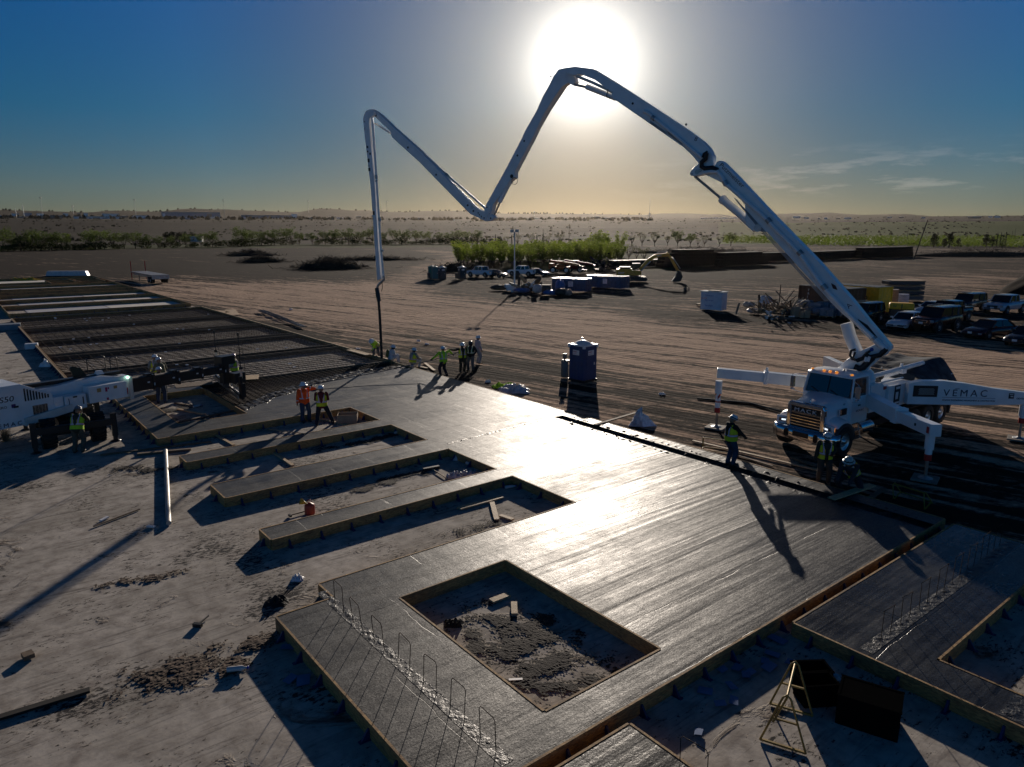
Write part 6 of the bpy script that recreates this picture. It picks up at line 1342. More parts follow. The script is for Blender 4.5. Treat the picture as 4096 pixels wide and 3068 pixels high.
# stacked building panels, pallets, generator
ps = empty('panel_stack', gp(3605, 1200), R(-5), 'stack of long panels with pale spacers behind the yellow container', 'panel stack')
for k in range(4):
    b = MB(); b.box((0, 0, .35 + .6 * k), (4.2, 2.2, .42)); b.build('panel_bundle', DKG if k else mat('grey_panel', (.14, .13, .12), .7), ps, bevel=.02); b = MB(); b.box((.2, 0, .6 + .6 * k), (3.9, 2.3, .08)); b.build('spacer', LUMBER, ps)
random.seed(21)
def pallet(label, loc, s, m_, rz, n=(2, 2, 3)):
    r = empty('pallet_load', loc, rz, label, 'pallet load', 'pallet loads')
    b = MB()
    for k in range(5): b.box((0, (k / 4 - .5) * (s[1] - .1), .13), (s[0], .1, .025))
    for k in (-1, 0, 1): b.box((k * (s[0] / 2 - .05), 0, .06), (.09, s[1], .1))
    b.build('pallet', LUMBER, r)
    b = MB()
    for i in range(n[0]):
        for j in range(n[1]):
            for k in range(n[2]): b.box(((i + .5) / n[0] * s[0] - s[0] / 2, (j + .5) / n[1] * s[1] - s[1] / 2, .15 + (k + .5) / n[2] * s[2]), (s[0] / n[0] - .02, s[1] / n[1] - .02, s[2] / n[2] - .015), rz=random.uniform(-.02, .02))
    b.build('goods', m_, r, bevel=.015)
WR = mat('shrink_wrapped_blocks', (.20, .24, .29), .3, var=.3, scale=4, bump=.6, bscale=7); WR2 = mat('wrapped_white_goods', (.50, .48, .52), .35, var=.25, scale=4, bump=.6, bscale=7); WR3 = mat('grey_goods', (.19, .17, .16), .6, var=.3)
for lab, x, y, s, m_ in (('wrapped pallet load furthest left in front of the brown container', 3217, 1240, (1.3, 1.1, 1.15), WR), ('wrapped pallet load just right of the leftmost one by the brown container', 3262, 1245, (1.2, 1.1, 1.0), WR), ('wrapped pallet load in the middle below the container text', 3292, 1243, (1.2, 1.1, 1.05), WR), ('low wrapped pallet load left of the boom', 3310, 1258, (1.3, 1., .75), WR), ('wrapped pallet load half hidden by the boom', 3348, 1255, (1.2, 1.1, 1.1), WR), ('flat grey load between brown and yellow containers', 3450, 1232, (2.4, 1.1, .9), WR3)): pallet(lab, gp(x, y + 11), s, m_, R(-40))
pallet('tall grey double stack of boxes at the yellow container corner', gp(3548, 1236), (1.9, 1.2, 2.0), WR3, R(-25), (3, 2, 4)); pallet('white wrapped pallet load right of the grey double stack', gp(3605, 1228), (1.3, 1.2, 1.3), WR2, R(-25))
gn = empty('generator', gp(3600, 1278), R(-25), 'yellow and black site generator with rounded hood behind the white sedan', 'generator')
b = MB(); b.box((0, 0, 1.3), (2.1, 1.2, .62)); b.build('hood', YLW, gn, bevel=.12); b = MB(); b.box((0, 0, .62), (2.0, 1.15, .8)); b.build('base', BLACK, gn, bevel=.04); b = MB(); b.box((.0, -.61, 1.3), (.08, .02, .5)); b.build('hood_seam', BLACK, gn); text('logo_letter', 'W', .3, INK, gn, frame((-.75, -.615, 1.2), (1, 0, 0), (0, 0, 1)), .004)
# scrap timber pile and small things in front of the container
tp = empty('scrap_timber_pile', gp(3115, 1256), 0, 'tangled pile of broken scrap timber left of the brown container', 'timber pile')
for gidx, m_ in enumerate((LUMBER, LUMD, mat('weathered_timber', (.18, .14, .10), .8, var=.3))):
    b = MB()
    for k in range(48):
        x, y = random.gauss(0, 1.7), random.gauss(0, .9); a = random.uniform(0, 6.28); tl = random.uniform(.0, 1.1) if random.random() < .5 else random.uniform(0, .3); ln = random.uniform(.8, 2.6); z = max(.05, .9 * math.exp(-(x / 2) ** 2) * random.random())
        d = Vector((math.cos(a) * math.cos(tl), math.sin(a) * math.cos(tl), math.sin(tl))) * ln; b.bar((x, y, z), Vector((x, y, z)) + d, random.uniform(.05, .25), random.uniform(.03, .06))
    b.build('scrap_boards', m_, tp)
b = MB(); b.bar((-.15, -.3, 0), (-.1, -.2, 3.0), .16, .05); b.bar((.1, 0, .5), (1.5, .3, 2.4), .1, .05); b.build('scrap_boards', LUMD, tp)
for lab, nm, x, y, s, m_ in (('white bulk bag left of the scrap timber pile', 'bulk_bag', 3060, 1228, (.85, .7, .6), CLEAR), ('pale bundle of rags left of the scrap timber', 'rag_bundle', 2995, 1228, (.7, .5, .28), mat('pale_rags', (.34, .33, .30), .7, var=.4)), ('round wrapped bale in front of the pallets', 'bale', 3272, 1262, (.6, .45, .38), WR), ('dark crumpled cover among the scrap', 'cover', 3160, 1262, (1., .5, .3), DARKS), ('pale crumpled plastic at the foot of the scrap', 'plastic_sheet', 3010, 1250, (.6, .4, .2), CLEAR)): sack(lab, gp(x, y), m_, s, nm, nm.replace('_', ' '))
for lab, x, y in (('white bucket left of the pair below the pallets', 3320, 1265), ('white bucket right of the pair below the pallets', 3336, 1269)):
    b = MB(); b.lathe([(0, 0), (.17, 0), (.20, .42), (.21, .44), (.19, .44), (.16, .05), (0, .05)], n=16); tag(b.build('bucket', WPLAS, loc=gp(x, y)), lab, 'bucket')
for lab, x, y, s, rz in (('upright cardboard box below the pallets', 3180, 1268, (.75, .5, .95), .2), ('folded cardboard box right of the upright one', 3212, 1270, (.6, .4, .6), .8), ('small cardboard box at the end of the row', 3228, 1271, (.5, .4, .7), -.3)):
    b = MB(); b.box((0, 0, s[2] / 2), s); b.box((0, s[1] * .6, s[2]), (s[0] * .9, s[1] * .5, .01), M=Matrix.Rotation(.5, 4, 'X')); tag(b.build('cardboard_box', TAN, loc=gp(x, y), rot=(0, 0, rz)), lab, 'box')
heap('scrap_litter', 'low scatter of offcuts and litter in front of the timber pile', 'litter', gp(3100, 1272), 60, .28, (4., .9), [LUMBER, WPLAS, LUMD], .15)
# ------------------------------------------------------------------ flatbed trailer
A_t = gp(612, 1135); dt = Vector((math.cos(R(130)), math.sin(R(130)), 0)); fb = empty('flatbed_trailer', A_t, R(130), 'long grey flatbed trailer standing on its legs beyond the rebar bed', 'trailer')
b = MB(); 
for k in range(9): b.box((7, -2.5 + .285 * k + .12 - .0, 1.32 + .0), (14.2, .25, .07))
b.build('deck_planks', mat('grey_planks', (.30, .30, .31), .5, .3, var=.3, stretch=(.2, 3, 1)), fb)
b = MB(); b.box((7, -.4, 1.05), (14, .16, .42)); b.box((7, -2.0, 1.05), (14, .16, .42)); 
for k in range(15): b.box((.3 + k * .96, -1.25, 1.2), (.1, 2.5, .12))
b.box((.05, -1.25, 1.0), (.12, 2.6, .62)); b.build('frame', GALV, fb)
for x in (1.3, 2.6):
    for y in (-.25, -2.25): wheel(fb, x, y, .5, .28, 1 if y > -1 else -1, dual=True)
b = MB()
for y in (-.5, -2.0): b.box((10.5, y, .55), (.14, .14, 1.1)); b.box((10.5, y, .05), (.4, .3, .06))
b.build('landing_leg', STEEL, fb); b = MB()
for y in (-.1, -2.4): b.box((14.1, y, 1.5), (.12, .12, 3.2))
b.build('head_post', REDP, fb)
for y in (-.3, -1.25, -2.2): b = MB(); b.box((-.02, y, 1.05), (.03, .14, .08)); b.build('tail_lamp', REDP, fb)
# ------------------------------------------------------------------ joist stacks
JST = mat('black_joist_steel', (.012, .014, .014), .9, 0., var=.4, spec=.1)
def joists(label, x0, x1, ybase, tiers, top=(0, 1), glint=False):
    a, c = gp(x0, ybase), gp(x1, ybase - 8); d = c - a; L_ = d.length; r = empty('steel_joist_stack', a, math.atan2(d.y, d.x), label, 'joist stack', None)
    h = .78; b = MB(); b.box((L_ * (top[0] + top[1]) / 2, 1.35, tiers * h + .06), (L_ * (top[1] - top[0]) - tiers * .5, 2.7, .05)); b.build('painted_sunlit_top', mat('sunlit_top_colour', (.28, .25, .21), .6), r)  # added pale sheet: sunlit top edge of the stack put into its colour
    for t in range(tiers):
        f0, f1 = (0, 1) if t < tiers - 1 else top; ins = t * .25; xa, xb = L_ * f0 + ins, L_ * f1 - ins; z = t * h + .1
        b = MB()
        for row in range(7):
            y = row * .42 + .08 * t
            b.bar((xa, y, z), (xb, y, z), .10, .07); b.bar((xa, y, z + h - .12), (xb, y, z + h - .12), .10, .07)
            n = max(4, int((xb - xa) / .8))
            for k in range(n): u0, u1 = xa + (xb - xa) * k / n, xa + (xb - xa) * (k + 1) / n; b.bar((u0, y, z + (0 if k % 2 else h - .12)), (u1, y, z + (h - .12 if k % 2 else 0)), .04)
        b.box(((xa + xb) / 2, 1.35, z + h / 2 - .08), (xb - xa - .3, 2.5, h - .18)); b.build('joist_tier', JST, r, fix=False)
        b = MB()
        for k in range(4): b.box((xa + (xb - xa) * (k + .5) / 4, 1.3, z + h - .04), (.12, 3.0, .07))
        b.build('bearer', JST, r)
    return r
joists('low black steel joist stack just behind the excavator', 2455, 2700, 1072, 2); joists('tallest stepped black joist stack, right of the excavator', 2650, 2905, 1070, 5, (.18, .85)); joists('black joist stack right of the tallest one', 2890, 3075, 1066, 4, (0, .9)); joists('black joist stack partly behind the boom', 3050, 3290, 1048, 3); joists('black joist stack right of the boom', 3280, 3440, 1040, 3); joists('black joist stack furthest right with open truss on top', 3445, 3655, 1034, 4, (0, 1))
heap('scrap_heap', 'low dark heap of scrap steel behind the telehandlers', 'scrap heap', gp(2410, 1083), 90, .7, (5, 1.5), [DARKS, JST], .9)
# ------------------------------------------------------------------ poles
def upole(label, base, h, lean=(0, 0), r=.14, arm=True, group=None, name='utility_pole'):
    q = empty(name, base, 0, label, 'pole', group); b = MB(); b.cyl((0, 0, -.5), (lean[0], lean[1], h), r, r * .7, 10); b.build('pole_shaft', mat('pole_timber', (.055, .042, .032), .8), q)
    if arm: b = MB(); b.box((lean[0] * .93, lean[1], h * .93), (2.0, .12, .12)); b.cyl((lean[0] * .8 + .4, 0, h * .78), (lean[0] * .8 + .4, 0, h * .86), .25); b.build('cross_arm', LUMD, q)
    return q
upole('tall dark leaning timber pole at the end of the joist stacks', gp(3652, 1040), 11.3, (2.9, 0), .17, False)
upole('timber power pole with transformer behind the young trees', gp(2276, 982), 12.0); upole('bare timber pole left of the transformer pole', gp(2172, 984), 9., arm=False); upole('distant pole left of the leaning pole over the green field', gp(3627, 968), 9, arm=False)
upole('distant pole left of the pair near the right edge', gp(4045, 966), 8, arm=False); upole('distant pole right of the pair near the right edge', gp(4056, 966), 9.5, arm=False)
# brush heaps and mound
def brush(label, loc, ext, h, n=900):
    r = empty('brush_heap', loc, 0, label, 'brush heap', 'heaps of cleared brush'); b = MB()
    for k in range(n):
        x, y = random.gauss(0, ext[0] / 2.2), random.gauss(0, ext[1] / 2.2); hh_ = h * math.exp(-(x / ext[0] * 1.3) ** 2 - (y / ext[1] * 1.3) ** 2); z = hh_ * random.random(); a = random.uniform(0, 6.28); e_ = random.uniform(-.2, .8); l_ = random.uniform(.6, 1.8)
        b.bar((x, y, z), (x + math.cos(a) * math.cos(e_) * l_, y + math.sin(a) * math.cos(e_) * l_, z + math.sin(e_) * l_), random.uniform(.03, .09))
    b.build('branches', mat('dead_branches', (.035, .026, .020), .9), r, fix=False)
    b = MB(); b.sphere((0, 0, -.1), 1, 14, 8, (ext[0] * .9, ext[1] * .9, h * .62)); b.build('soil_core', mat('dark_soil', (.022, .018, .015), .95, bump=1, bscale=3), r)
brush('largest dark brush heap left of the hanging boom', gp(1320, 1073), (8, 2.5), 2.4, 1500); brush('brush heap left of the largest one', gp(1045, 1048), (6, 2), 1.5); brush('low brush heap further back on the left', gp(1000, 1022), (9, 2), 1.8); brush('flat dark brush strip behind the hanging boom', gp(1500, 1040), (14, 1.2), .8, 700); brush('low brush and weeds between the grey toilet and the trees', gp(1815, 1085), (5, 2), 1.6, 600); brush('broken stumps and brush on the far right bank', gp(3930, 1025), (26, 2.5), 2.6, 900); brush('dark brush on the bank behind the joist stacks', gp(2800, 1012), (30, 4), 2.2, 1400)
b = MB(); vs = []; nx, ny = 60, 40
for i in range(nx + 1):
    for j in range(ny + 1):
        u, v = i / nx * 2 - 1, j / ny * 2 - 1; k = max(0, 1 - (u * u + v * v)) ** .75; x, y = u * 13, v * 7; vs.append((x, y, 4.4 * k * (1 - .12 * math.sin(u * 6)) + .35 * noise.noise(Vector((x * .4, y * .4, 0))) * min(1, k * 4) - .25))
b.add(vs, [(i * (ny + 1) + j, (i + 1) * (ny + 1) + j, (i + 1) * (ny + 1) + j + 1, i * (ny + 1) + j + 1) for i in range(nx) for j in range(ny)], True)
tag(b.build('soil_mound', mat('mound_soil', (.022, .017, .014), 1., var=.4, bump=1, bscale=2.5, spec=.05), loc=gp(4320, 1165), rot=(0, 0, R(20))), 'big dark soil mound at the right edge behind the cars', 'soil mound')
# ------------------------------------------------------------------ trees and plants
def leaf_mat(name, a, c_, tr=.35):
    q = NT(name); oi = q.n('ShaderNodeObjectInfo').outputs['Random']; tc = q.n('ShaderNodeTexCoord').outputs['Object']
    f = q.math('ADD', q.math('MULTIPLY', q.noise(tc, 1.3, 3), .7), q.math('MULTIPLY', oi, .4)); c = q.mix(q.mapr(f, .3, .8), (*a, 1), (*c_, 1))
    q.to('Base Color', c); q.to('Roughness', .65); q.to('Specular IOR Level', .2)
    tl = q.n('ShaderNodeBsdfTranslucent', {'Color': c}); mx = q.n('ShaderNodeMixShader', {0: tr, 1: q.p.outputs[0], 2: tl.outputs[0]}); q.t.links.new(mx.outputs[0], q.t.nodes['Material Output'].inputs[0]); return q.m
PEC = leaf_mat('pecan_leaves', (.05, .08, .014), (.12, .17, .03), .5); YNG = leaf_mat('young_leaves', (.11, .16, .02), (.26, .33, .045), .6); EVG = leaf_mat('evergreen_leaves', (.010, .018, .008), (.022, .036, .014), .15); DRY = leaf_mat('thin_spring_leaves', (.08, .085, .04), (.13, .14, .06), .4); FLD = leaf_mat('vine_leaves', (.06, .10, .014), (.16, .22, .03), .5)
BSH = leaf_mat('shrub_leaves', (.025, .038, .010), (.055, .08, .016), .35)
BARK = mat('bark', (.045, .034, .026), .9, var=.3)
def leaves(b, c, r, n, s, flat=1.):
    for _ in range(n):
        while True:
            p = Vector((random.uniform(-1, 1), random.uniform(-1, 1), random.uniform(-1, 1)))
            if .25 < p.length < 1: break
        p = Vector(c) + Vector((p.x * r[0], p.y * r[1], p.z * r[2])); u = Vector((random.gauss(0, 1), random.gauss(0, 1), random.gauss(0, 1))).normalized(); v = u.orthogonal().normalized(); w = u.cross(v); k = s * random.uniform(.6, 1.5)
        b.add([p - v * k, p + w * k * .5, p + v * k, p - w * k * .5], [(0, 1, 2, 3)])
def tree_meshes(kind, seed):
    random.seed(seed); cr = MB(); tk = MB()
    if kind == 'pecan':                       # vase-shaped, several limbs
        h = 7.5; nl = 7; tk.cyl((0, 0, -.3), (0, 0, 1.6), .22, .17, 8)
        for i in range(nl):
            a = 6.28 * i / nl + random.uniform(-.3, .3); l_ = random.uniform(3.5, 5.4); sp = random.uniform(.28, .62); t = Vector((math.cos(a) * l_ * sp, math.sin(a) * l_ * sp, 1.6 + l_)); tk.tube([(0, 0, 1.3), (t.x * .4, t.y * .4, 2.8), t], [.12, .08, .03], 5)
            for j in range(4):
                q = t * random.uniform(.6, 1.05) + Vector((random.uniform(-1, 1), random.uniform(-1, 1), random.uniform(-.5, .8))); leaves(cr, q, (1.15, 1.15, .9), 38, .20)
        leaves(cr, (0, 0, 5.0), (2.6, 2.6, 2.6), 150, .20)
    elif kind == 'young':                     # narrow upright young tree, leafy shoots
        tk.cyl((0, 0, -.3), (0, 0, 1.2), .07, .06, 6)
        for i in range(9):
            a = random.uniform(0, 6.28); l_ = random.uniform(3.2, 4.8); sp = random.uniform(.1, .34); t = Vector((math.cos(a) * l_ * sp, math.sin(a) * l_ * sp, .9 + l_)); tk.tube([(0, 0, .9), (t.x * .5, t.y * .5, 2.4), t], [.04, .025, .01], 4)
            for j in range(7): f = .30 + .7 * j / 6; leaves(cr, (t.x * f, t.y * f, .9 + l_ * f), (.38, .38, .38), 10, .16)
    elif kind == 'evergreen':
        tk.cyl((0, 0, -.3), (0, 0, 2), .25, .2, 8)
        for i in range(26): a = random.uniform(0, 6.28); z = random.uniform(.8, 5.8); rr = (6.6 - z) * .42; leaves(cr, (math.cos(a) * rr * .7, math.sin(a) * rr * .7, z), (1.0, 1.0, .8), 45, .20)
    elif kind == 'cypress':
        tk.cyl((0, 0, -.3), (0, 0, 1), .15, .12, 6)
        for i in range(16): z = .6 + 6.6 * i / 15; leaves(cr, (0, 0, z), (.62 * (1 - (i / 16) ** 2) + .1,) * 2 + (.5,), 42, .13)
    elif kind == 'bare':
        tk.cyl((0, 0, -.3), (0, 0, 1.4), .18, .14, 7)
        for i in range(11):
            a = 6.28 * i / 11; l_ = random.uniform(3, 4.4); sp = random.uniform(.3, .7); t = Vector((math.cos(a) * l_ * sp, math.sin(a) * l_ * sp, 1.3 + l_)); tk.tube([(0, 0, 1.2), (t.x * .5, t.y * .5, 2.6), t], [.09, .05, .015], 4)
            leaves(cr, t * .9, (.9, .9, .9), 22, .15)
    elif kind == 'bush': 
        for i in range(9): leaves(cr, (random.uniform(-1.2, 1.2), random.uniform(-.8, .8), random.uniform(.4, 1.6)), (.9, .9, .7), 40, .18)
        tk.cyl((0, 0, -.2), (0, 0, .6), .08)
    def mk(b, nm, m_):
        me = bpy.data.meshes.new(nm); me.from_pydata(b.v, [], b.f); me.materials.append(m_); me.update(); return me
    return mk(cr, kind + '_crown', {'pecan': PEC, 'young': YNG, 'evergreen': EVG, 'cypress': EVG, 'bare': DRY, 'bush': BSH}[kind]), mk(tk, kind + '_trunk', BARK)
TM = {}
def tree(kind, loc, label, group, s=1., sxy=1., var=None):
    random.seed(int(loc[0] * 13 + loc[1] * 7) & 0xffff); v = random.randrange(3 if var is None else var)
    if (kind, v) not in TM: TM[(kind, v)] = tree_meshes(kind, v * 17 + len(kind)); random.seed(int(loc[0] * 13 + loc[1] * 7) & 0xffff)
    z = ground_h(loc[0], loc[1]); nm = {'pecan': 'pecan_tree', 'young': 'young_tree', 'evergreen': 'evergreen_tree', 'cypress': 'cypress_tree', 'bare': 'thin_leaved_tree', 'bush': 'shrub'}[kind]
    r = empty(nm, (loc[0], loc[1], z), random.uniform(0, 6.28), label, 'shrub' if kind == 'bush' else 'tree', group); s *= random.uniform(.88, 1.12); r.scale = (s * sxy, s * sxy, s)
    for i, n_ in enumerate(('crown', 'trunk')):
        o = bpy.data.objects.new(n_, TM[(kind, v)][i]); COL.objects.link(o); o.parent = r
def far_at(px, py, z=0.):
    for _ in range(6):
        p = gp(px, py, z) if py > 922 else None
        if p is None: return None
        z = ground_h(p.x, p.y)
    return p
def at_dist(px, d):                       # ground point in the direction of photo column px at distance d
    u = (px - 2048) / FPX * math.cos(PIT) * 1.0; y = d / math.hypot(1, u * 1.02); return (u * 1.02 * y, y)
RG = 'roadside trees in the far row'; RL = 'green rounded tree in the far row along the field edge'
rnd = random.Random(4)
x = -320
while x < 1930:                            # the long row left of the young block
    dist = 350 + (x + 200) / 2000 * 115 if x < 1000 else 450
    if not (900 < x < 960 or 320 < x < 350): tree('pecan', at_dist(x, dist + rnd.uniform(-6, 6)), RL, RG, (1.0 if x < 900 else 1.15) * rnd.uniform(.85, 1.1), 1.1)
    if rnd.random() < .9: tree('bush', at_dist(x + 25, dist - 4), 'dark shrub at the foot of the far tree row', 'dark shrubs under the far tree row', rnd.uniform(1.2, 2.2), 1.7)
    x += rnd.uniform(30, 52) * (1.0 if x > 950 else 1.15)
for px, k, s in ((2000, 'evergreen', .95), (1965, 'evergreen', .8), (2024, 'evergreen', .6)): tree(k, at_dist(px, 300), 'dark broad evergreen tree behind the young block' if s == .95 else ('smaller dark evergreen joined to the broad one' if s == .8 else 'low dark evergreen right of the broad one'), None, s)
for px, lab in ((1983, 'slim dark cypress beside the broad evergreen'), (2047, 'slim dark cypress behind the lighting mast'), (2146, 'slim dark cypress left of the bare pole'), (2170, 'slim dark cypress at the bare pole')): tree('cypress', at_dist(px, 310), lab, None, .95)
for px in (2025, 2070, 2125, 2190, 2235, 2520, 2560, 2610, 2660, 2700, 2750, 2780, 2805, 2865, 2910): tree('bare' if px not in (2700, 2750, 2910) else 'pecan', at_dist(px, 400 + rnd.uniform(-15, 15)), 'thinly leaved round tree in the far row right of centre', 'thin leaved trees in the far row', rnd.uniform(.85, 1.1) * (.8 if px in (2780,) else 1.1))
for px in (2330, 2350, 2372, 2395, 2420, 2450, 2475): tree('young', at_dist(px, 232 + rnd.uniform(-8, 8)), 'taller bushy green tree rising behind the young block', 'taller trees behind the young block', 1.3 * rnd.uniform(.85, 1.1), 1.15)
# young block: planted in rows
a0, a1 = gp(1835, 1068), gp(2500, 1066); rows = 13; cols = 17
for j in range(rows):
    for i in range(cols):
        u = i / (cols - 1); base = a0.lerp(a1, u) + Vector((0, j * 3.9, 0)); base.x += base.x * .0 + rnd.uniform(-.7, .7) - (1.5 * j if i == 0 else 0) * 0; base.y += rnd.uniform(-.8, .8)
        if j > 9 and i < 2: continue
        px = 2048 + FPX * base.x / base.y
        if px > 2430 and j < 3: continue
        tree('young', (base.x, base.y), 'slender young tree with fresh green leaves in the planted block', 'young trees in the planted block', rnd.uniform(.58, .98), 1.5)
for px in (2440, 2480, 2510, 2540, 2570): tree('bare', at_dist(px, 200 + rnd.uniform(-8, 10)), 'sparse yellowish young tree at the right end of the block', 'sparse trees at the end of the block', .75)
# houses and trees of the valley floor on the left and right
for px, d, s in ((690, 560, 1.3), (715, 565, 1.4), (740, 560, 1.5), (762, 570, 1.4), (790, 600, 1.2), (853, 600, 1.0), (305, 620, 1.1)): tree('evergreen', at_dist(px, d), 'dark spreading tree near the small white house on the left', 'dark trees round the small white house', s * .8, 1.5)
for px, d, s in ((3710, 420, 1.2), (3750, 425, .8), (3770, 420, 1.35), (3805, 430, .8), (3915, 440, 1.05), (3940, 450, .8), (4080, 430, 1.0), (4110, 430, 1.0)): tree('evergreen', at_dist(px, d), 'dark tree beyond the green field on the right', 'dark trees beyond the green field', s * .95, 1.1)
for px in (3956, 3970, 3980, 3989): tree('cypress', at_dist(px, 440), 'slim dark cypress in the group beyond the green field', 'cypresses beyond the green field', .95)
wh = empty('white_house', (*at_dist(800, 575), 0), .2, 'small white flat house among dark trees on the left', 'house'); wh.location.z = ground_h(*at_dist(800, 575))
b = MB(); b.box((0, 0, 1.7), (11, 6, 3.4)); b.build('wall', WHITE2, wh); b = MB(); b.box((0, 0, 3.5), (11.6, 6.6, .3)); b.build('roof', GALV, wh)
for k in (-3, 0, 3): b = MB(); b.box((k, -3.03, 1.8), (1.2, .06, 1.2)); b.build('window', GLASS, wh)
# leaf carpets: the vine field on the right, scrub on the rising ground
random.seed(9); b = MB()
for _ in range(15000):
    px = random.uniform(2880, 4500); d = 440 + 330 * random.random() ** 1.2
    if px < 3100 and d < 500: continue
    x, y = at_dist(px, d); z = ground_h(x, y) + random.uniform(.1, 2.6) ; k = random.uniform(.35, .8); v = Vector((random.gauss(0, 1), random.gauss(0, 1), random.gauss(0, 1))).normalized(); w = v.orthogonal().normalized()
    b.add([(x, y, z) + v * 0 if False else tuple(Vector((x, y, z)) - v * k), tuple(Vector((x, y, z)) + w * k), tuple(Vector((x, y, z)) + v * k), tuple(Vector((x, y, z)) - w * k)], [(0, 1, 2, 3)])
tag(b.build('green_field', FLD, fix=False), kind='stuff')
b = MB()
for _ in range(4500):
    px = random.uniform(-500, 4600); d = 560 * (3400 / 560) ** random.random(); x, y = at_dist(px, d)
    if noise.noise(Vector((x / 140, y / 140, 7))) < -.05 + .1 * random.random(): continue
    s = random.uniform(.6, 1.5) * (1 + d / 2600); z = ground_h(x, y)
    b.add([(x - s, y, z), (x + s, y, z), (x + s * .7, y + s * .4, z + s * .75), (x - s * .6, y + s * .4, z + s * .8), (x, y + s, z), (x, y + s, z + s * .7)], [(0, 1, 2, 3), (3, 2, 5), (1, 4, 5, 2), (4, 0, 3, 5)], True)
tag(b.build('desert_scrub', mat('scrub_bush', (.022, .025, .014), 1., var=.6, scale=.02, spec=.05), fix=False), kind='stuff')
# ------------------------------------------------------------------ the distant town
def bld(px, py, w, h, m_, label, d=2400, group='low buildings of the distant town', name='warehouse', roof=None):
    x, y = at_dist(px, d); z = ground_h(x, y); sc = d / FPX; ww = w * sc; hh_ = h * sc
    z = max(z, CAM_H + (921 - py) / FPX * d - hh_ * .0); r = empty(name, (x, y, z), -math.atan2(x, y), label, 'building', group)
    b = MB(); b.box((0, 0, hh_ / 2 - 4), (ww, ww * .4, hh_ + 8)); b.build('wall', m_, r); b = MB(); b.box((0, 0, hh_ + .3), (ww * 1.02, ww * .44, .8)); b.build('roof', roof or GALV, r)
TW = mat('town_white', (.92, .92, .92), .5); TB = mat('town_tan', (.33, .28, .22), .7); TBL = mat('town_blue', (.22, .30, .40), .5); GLR = mat('glinting_roof', (.80, .78, .72), .25, .6, var=.05)
rnd = random.Random(8)
bld(1090, 877, 175, 9, TBL, 'long pale blue warehouse below the left hills', 2700, None); bld(795, 866, 190, 7, TBL, 'long blue warehouse high on the left slope', 2900, None); bld(430, 884, 140, 7, TW, 'long white-roofed shed in the left part of the town', 2200, None); bld(480, 876, 50, 9, TW, 'two-storey white building above the long shed', 2500, None); bld(250, 893, 60, 8, TB, 'tan flat building at the left end of the town', 2100, None); bld(600, 878, 50, 6, TW, 'white shed right of the long one', 2300, None)
bld(2380, 880, 30, 8, TB, 'dark block in the middle of the glinting yards', 2600, None); bld(3160, 880, 26, 6, TW, 'pale building right of the boom on the far slope', 2600, None)
for k in range(74):
    px = rnd.choice([rnd.uniform(-60, 900), rnd.uniform(-60, 900), rnd.uniform(900, 1900), rnd.uniform(3100, 4200)]); py = rnd.uniform(866, 900) if px < 2000 else rnd.uniform(880, 893); bld(px, py, rnd.uniform(5, 24), rnd.uniform(2.5, 5), rnd.choice([TW, TB, TW, TBL]), 'small pale building in the distant town', 2000 + (900 - py) * 25)
for k in range(26):
    px = rnd.uniform(1960, 2560); py = 876 + rnd.random() * 6; bld(px, py, rnd.uniform(14, 60), 1.5, GLR, 'low metal-roofed shed glinting below the sun', 2700 + (880 - py) * 20, 'glinting sheds below the sun', roof=GLR)
for k in range(20): bld(2790 + k * 11, 884 + k * .25, 8, 3.2, TW, 'white trailer parked in the distant row', 2500, 'white trailers in a distant row', 'parked_trailer', roof=TW)
def mast(px, ytop, ybase, label, d=2300, r=.5, group=None, head=True, name='light_mast'):
    x, y = at_dist(px, d); zb = CAM_H + (921 - ybase) / FPX * d; zt = CAM_H + (921 - ytop) / FPX * d; q = empty(name, (x, y, zb), 0, label, 'mast', group); b = MB(); b.cyl((0, 0, -5), (0, 0, zt - zb), r, r * .6, 6); b.build('shaft', STEEL, q)
    if head: b = MB(); b.lathe([(0, 1.5), (3., 1.), (3., -.5), (0, -.5)], (0, 0, zt - zb), 10); b.build('lamp_ring', STEEL, q)
for px, yt, yb in ((215, 818, 868), (580, 819, 868), (925, 815, 866), (1255, 815, 850), (1560, 815, 850)): mast(px, yt, yb, 'tall thin highway light mast on the left skyline', group='highway light masts on the left skyline')
mast(336, 843, 862, 'short round-headed mast left of the second tall one', r=.7); mast(42, 837, 880, 'dark lattice phone mast at the far left', r=1., head=False, name='phone_mast'); mast(112, 852, 885, 'white phone mast right of the dark one', r=1., head=False, name='phone_mast'); mast(142, 840, 880, 'dark round phone mast third from the left', r=1., head=False, name='phone_mast')
mast(2585, 802, 868, 'tall red-topped radio tower on the skyline right of the sun', 2900, .9, head=False, name='radio_tower'); mast(2585, 856, 888, 'pale tank at the foot of the radio tower', 2890, 4.5, head=False, name='water_tank')
q = empty('water_tower', (*at_dist(2135, 3600), CAM_H + (921 - 862) / FPX * 3600), 0, 'tiny mushroom water tower on the skyline below the boom', 'water tower'); b = MB(); b.cyl((0, 0, -8), (0, 0, 9), 1.2, n=8); b.sphere((0, 0, 12), 5, 12, 8, (1, 1, .7)); b.build('tank', STEEL, q)
mast(1977, 690, 980, 'very thin wire mast standing left of the slim cypresses', 330, .05, head=False, name='thin_mast') if False else None
random.seed(2); b = MB()
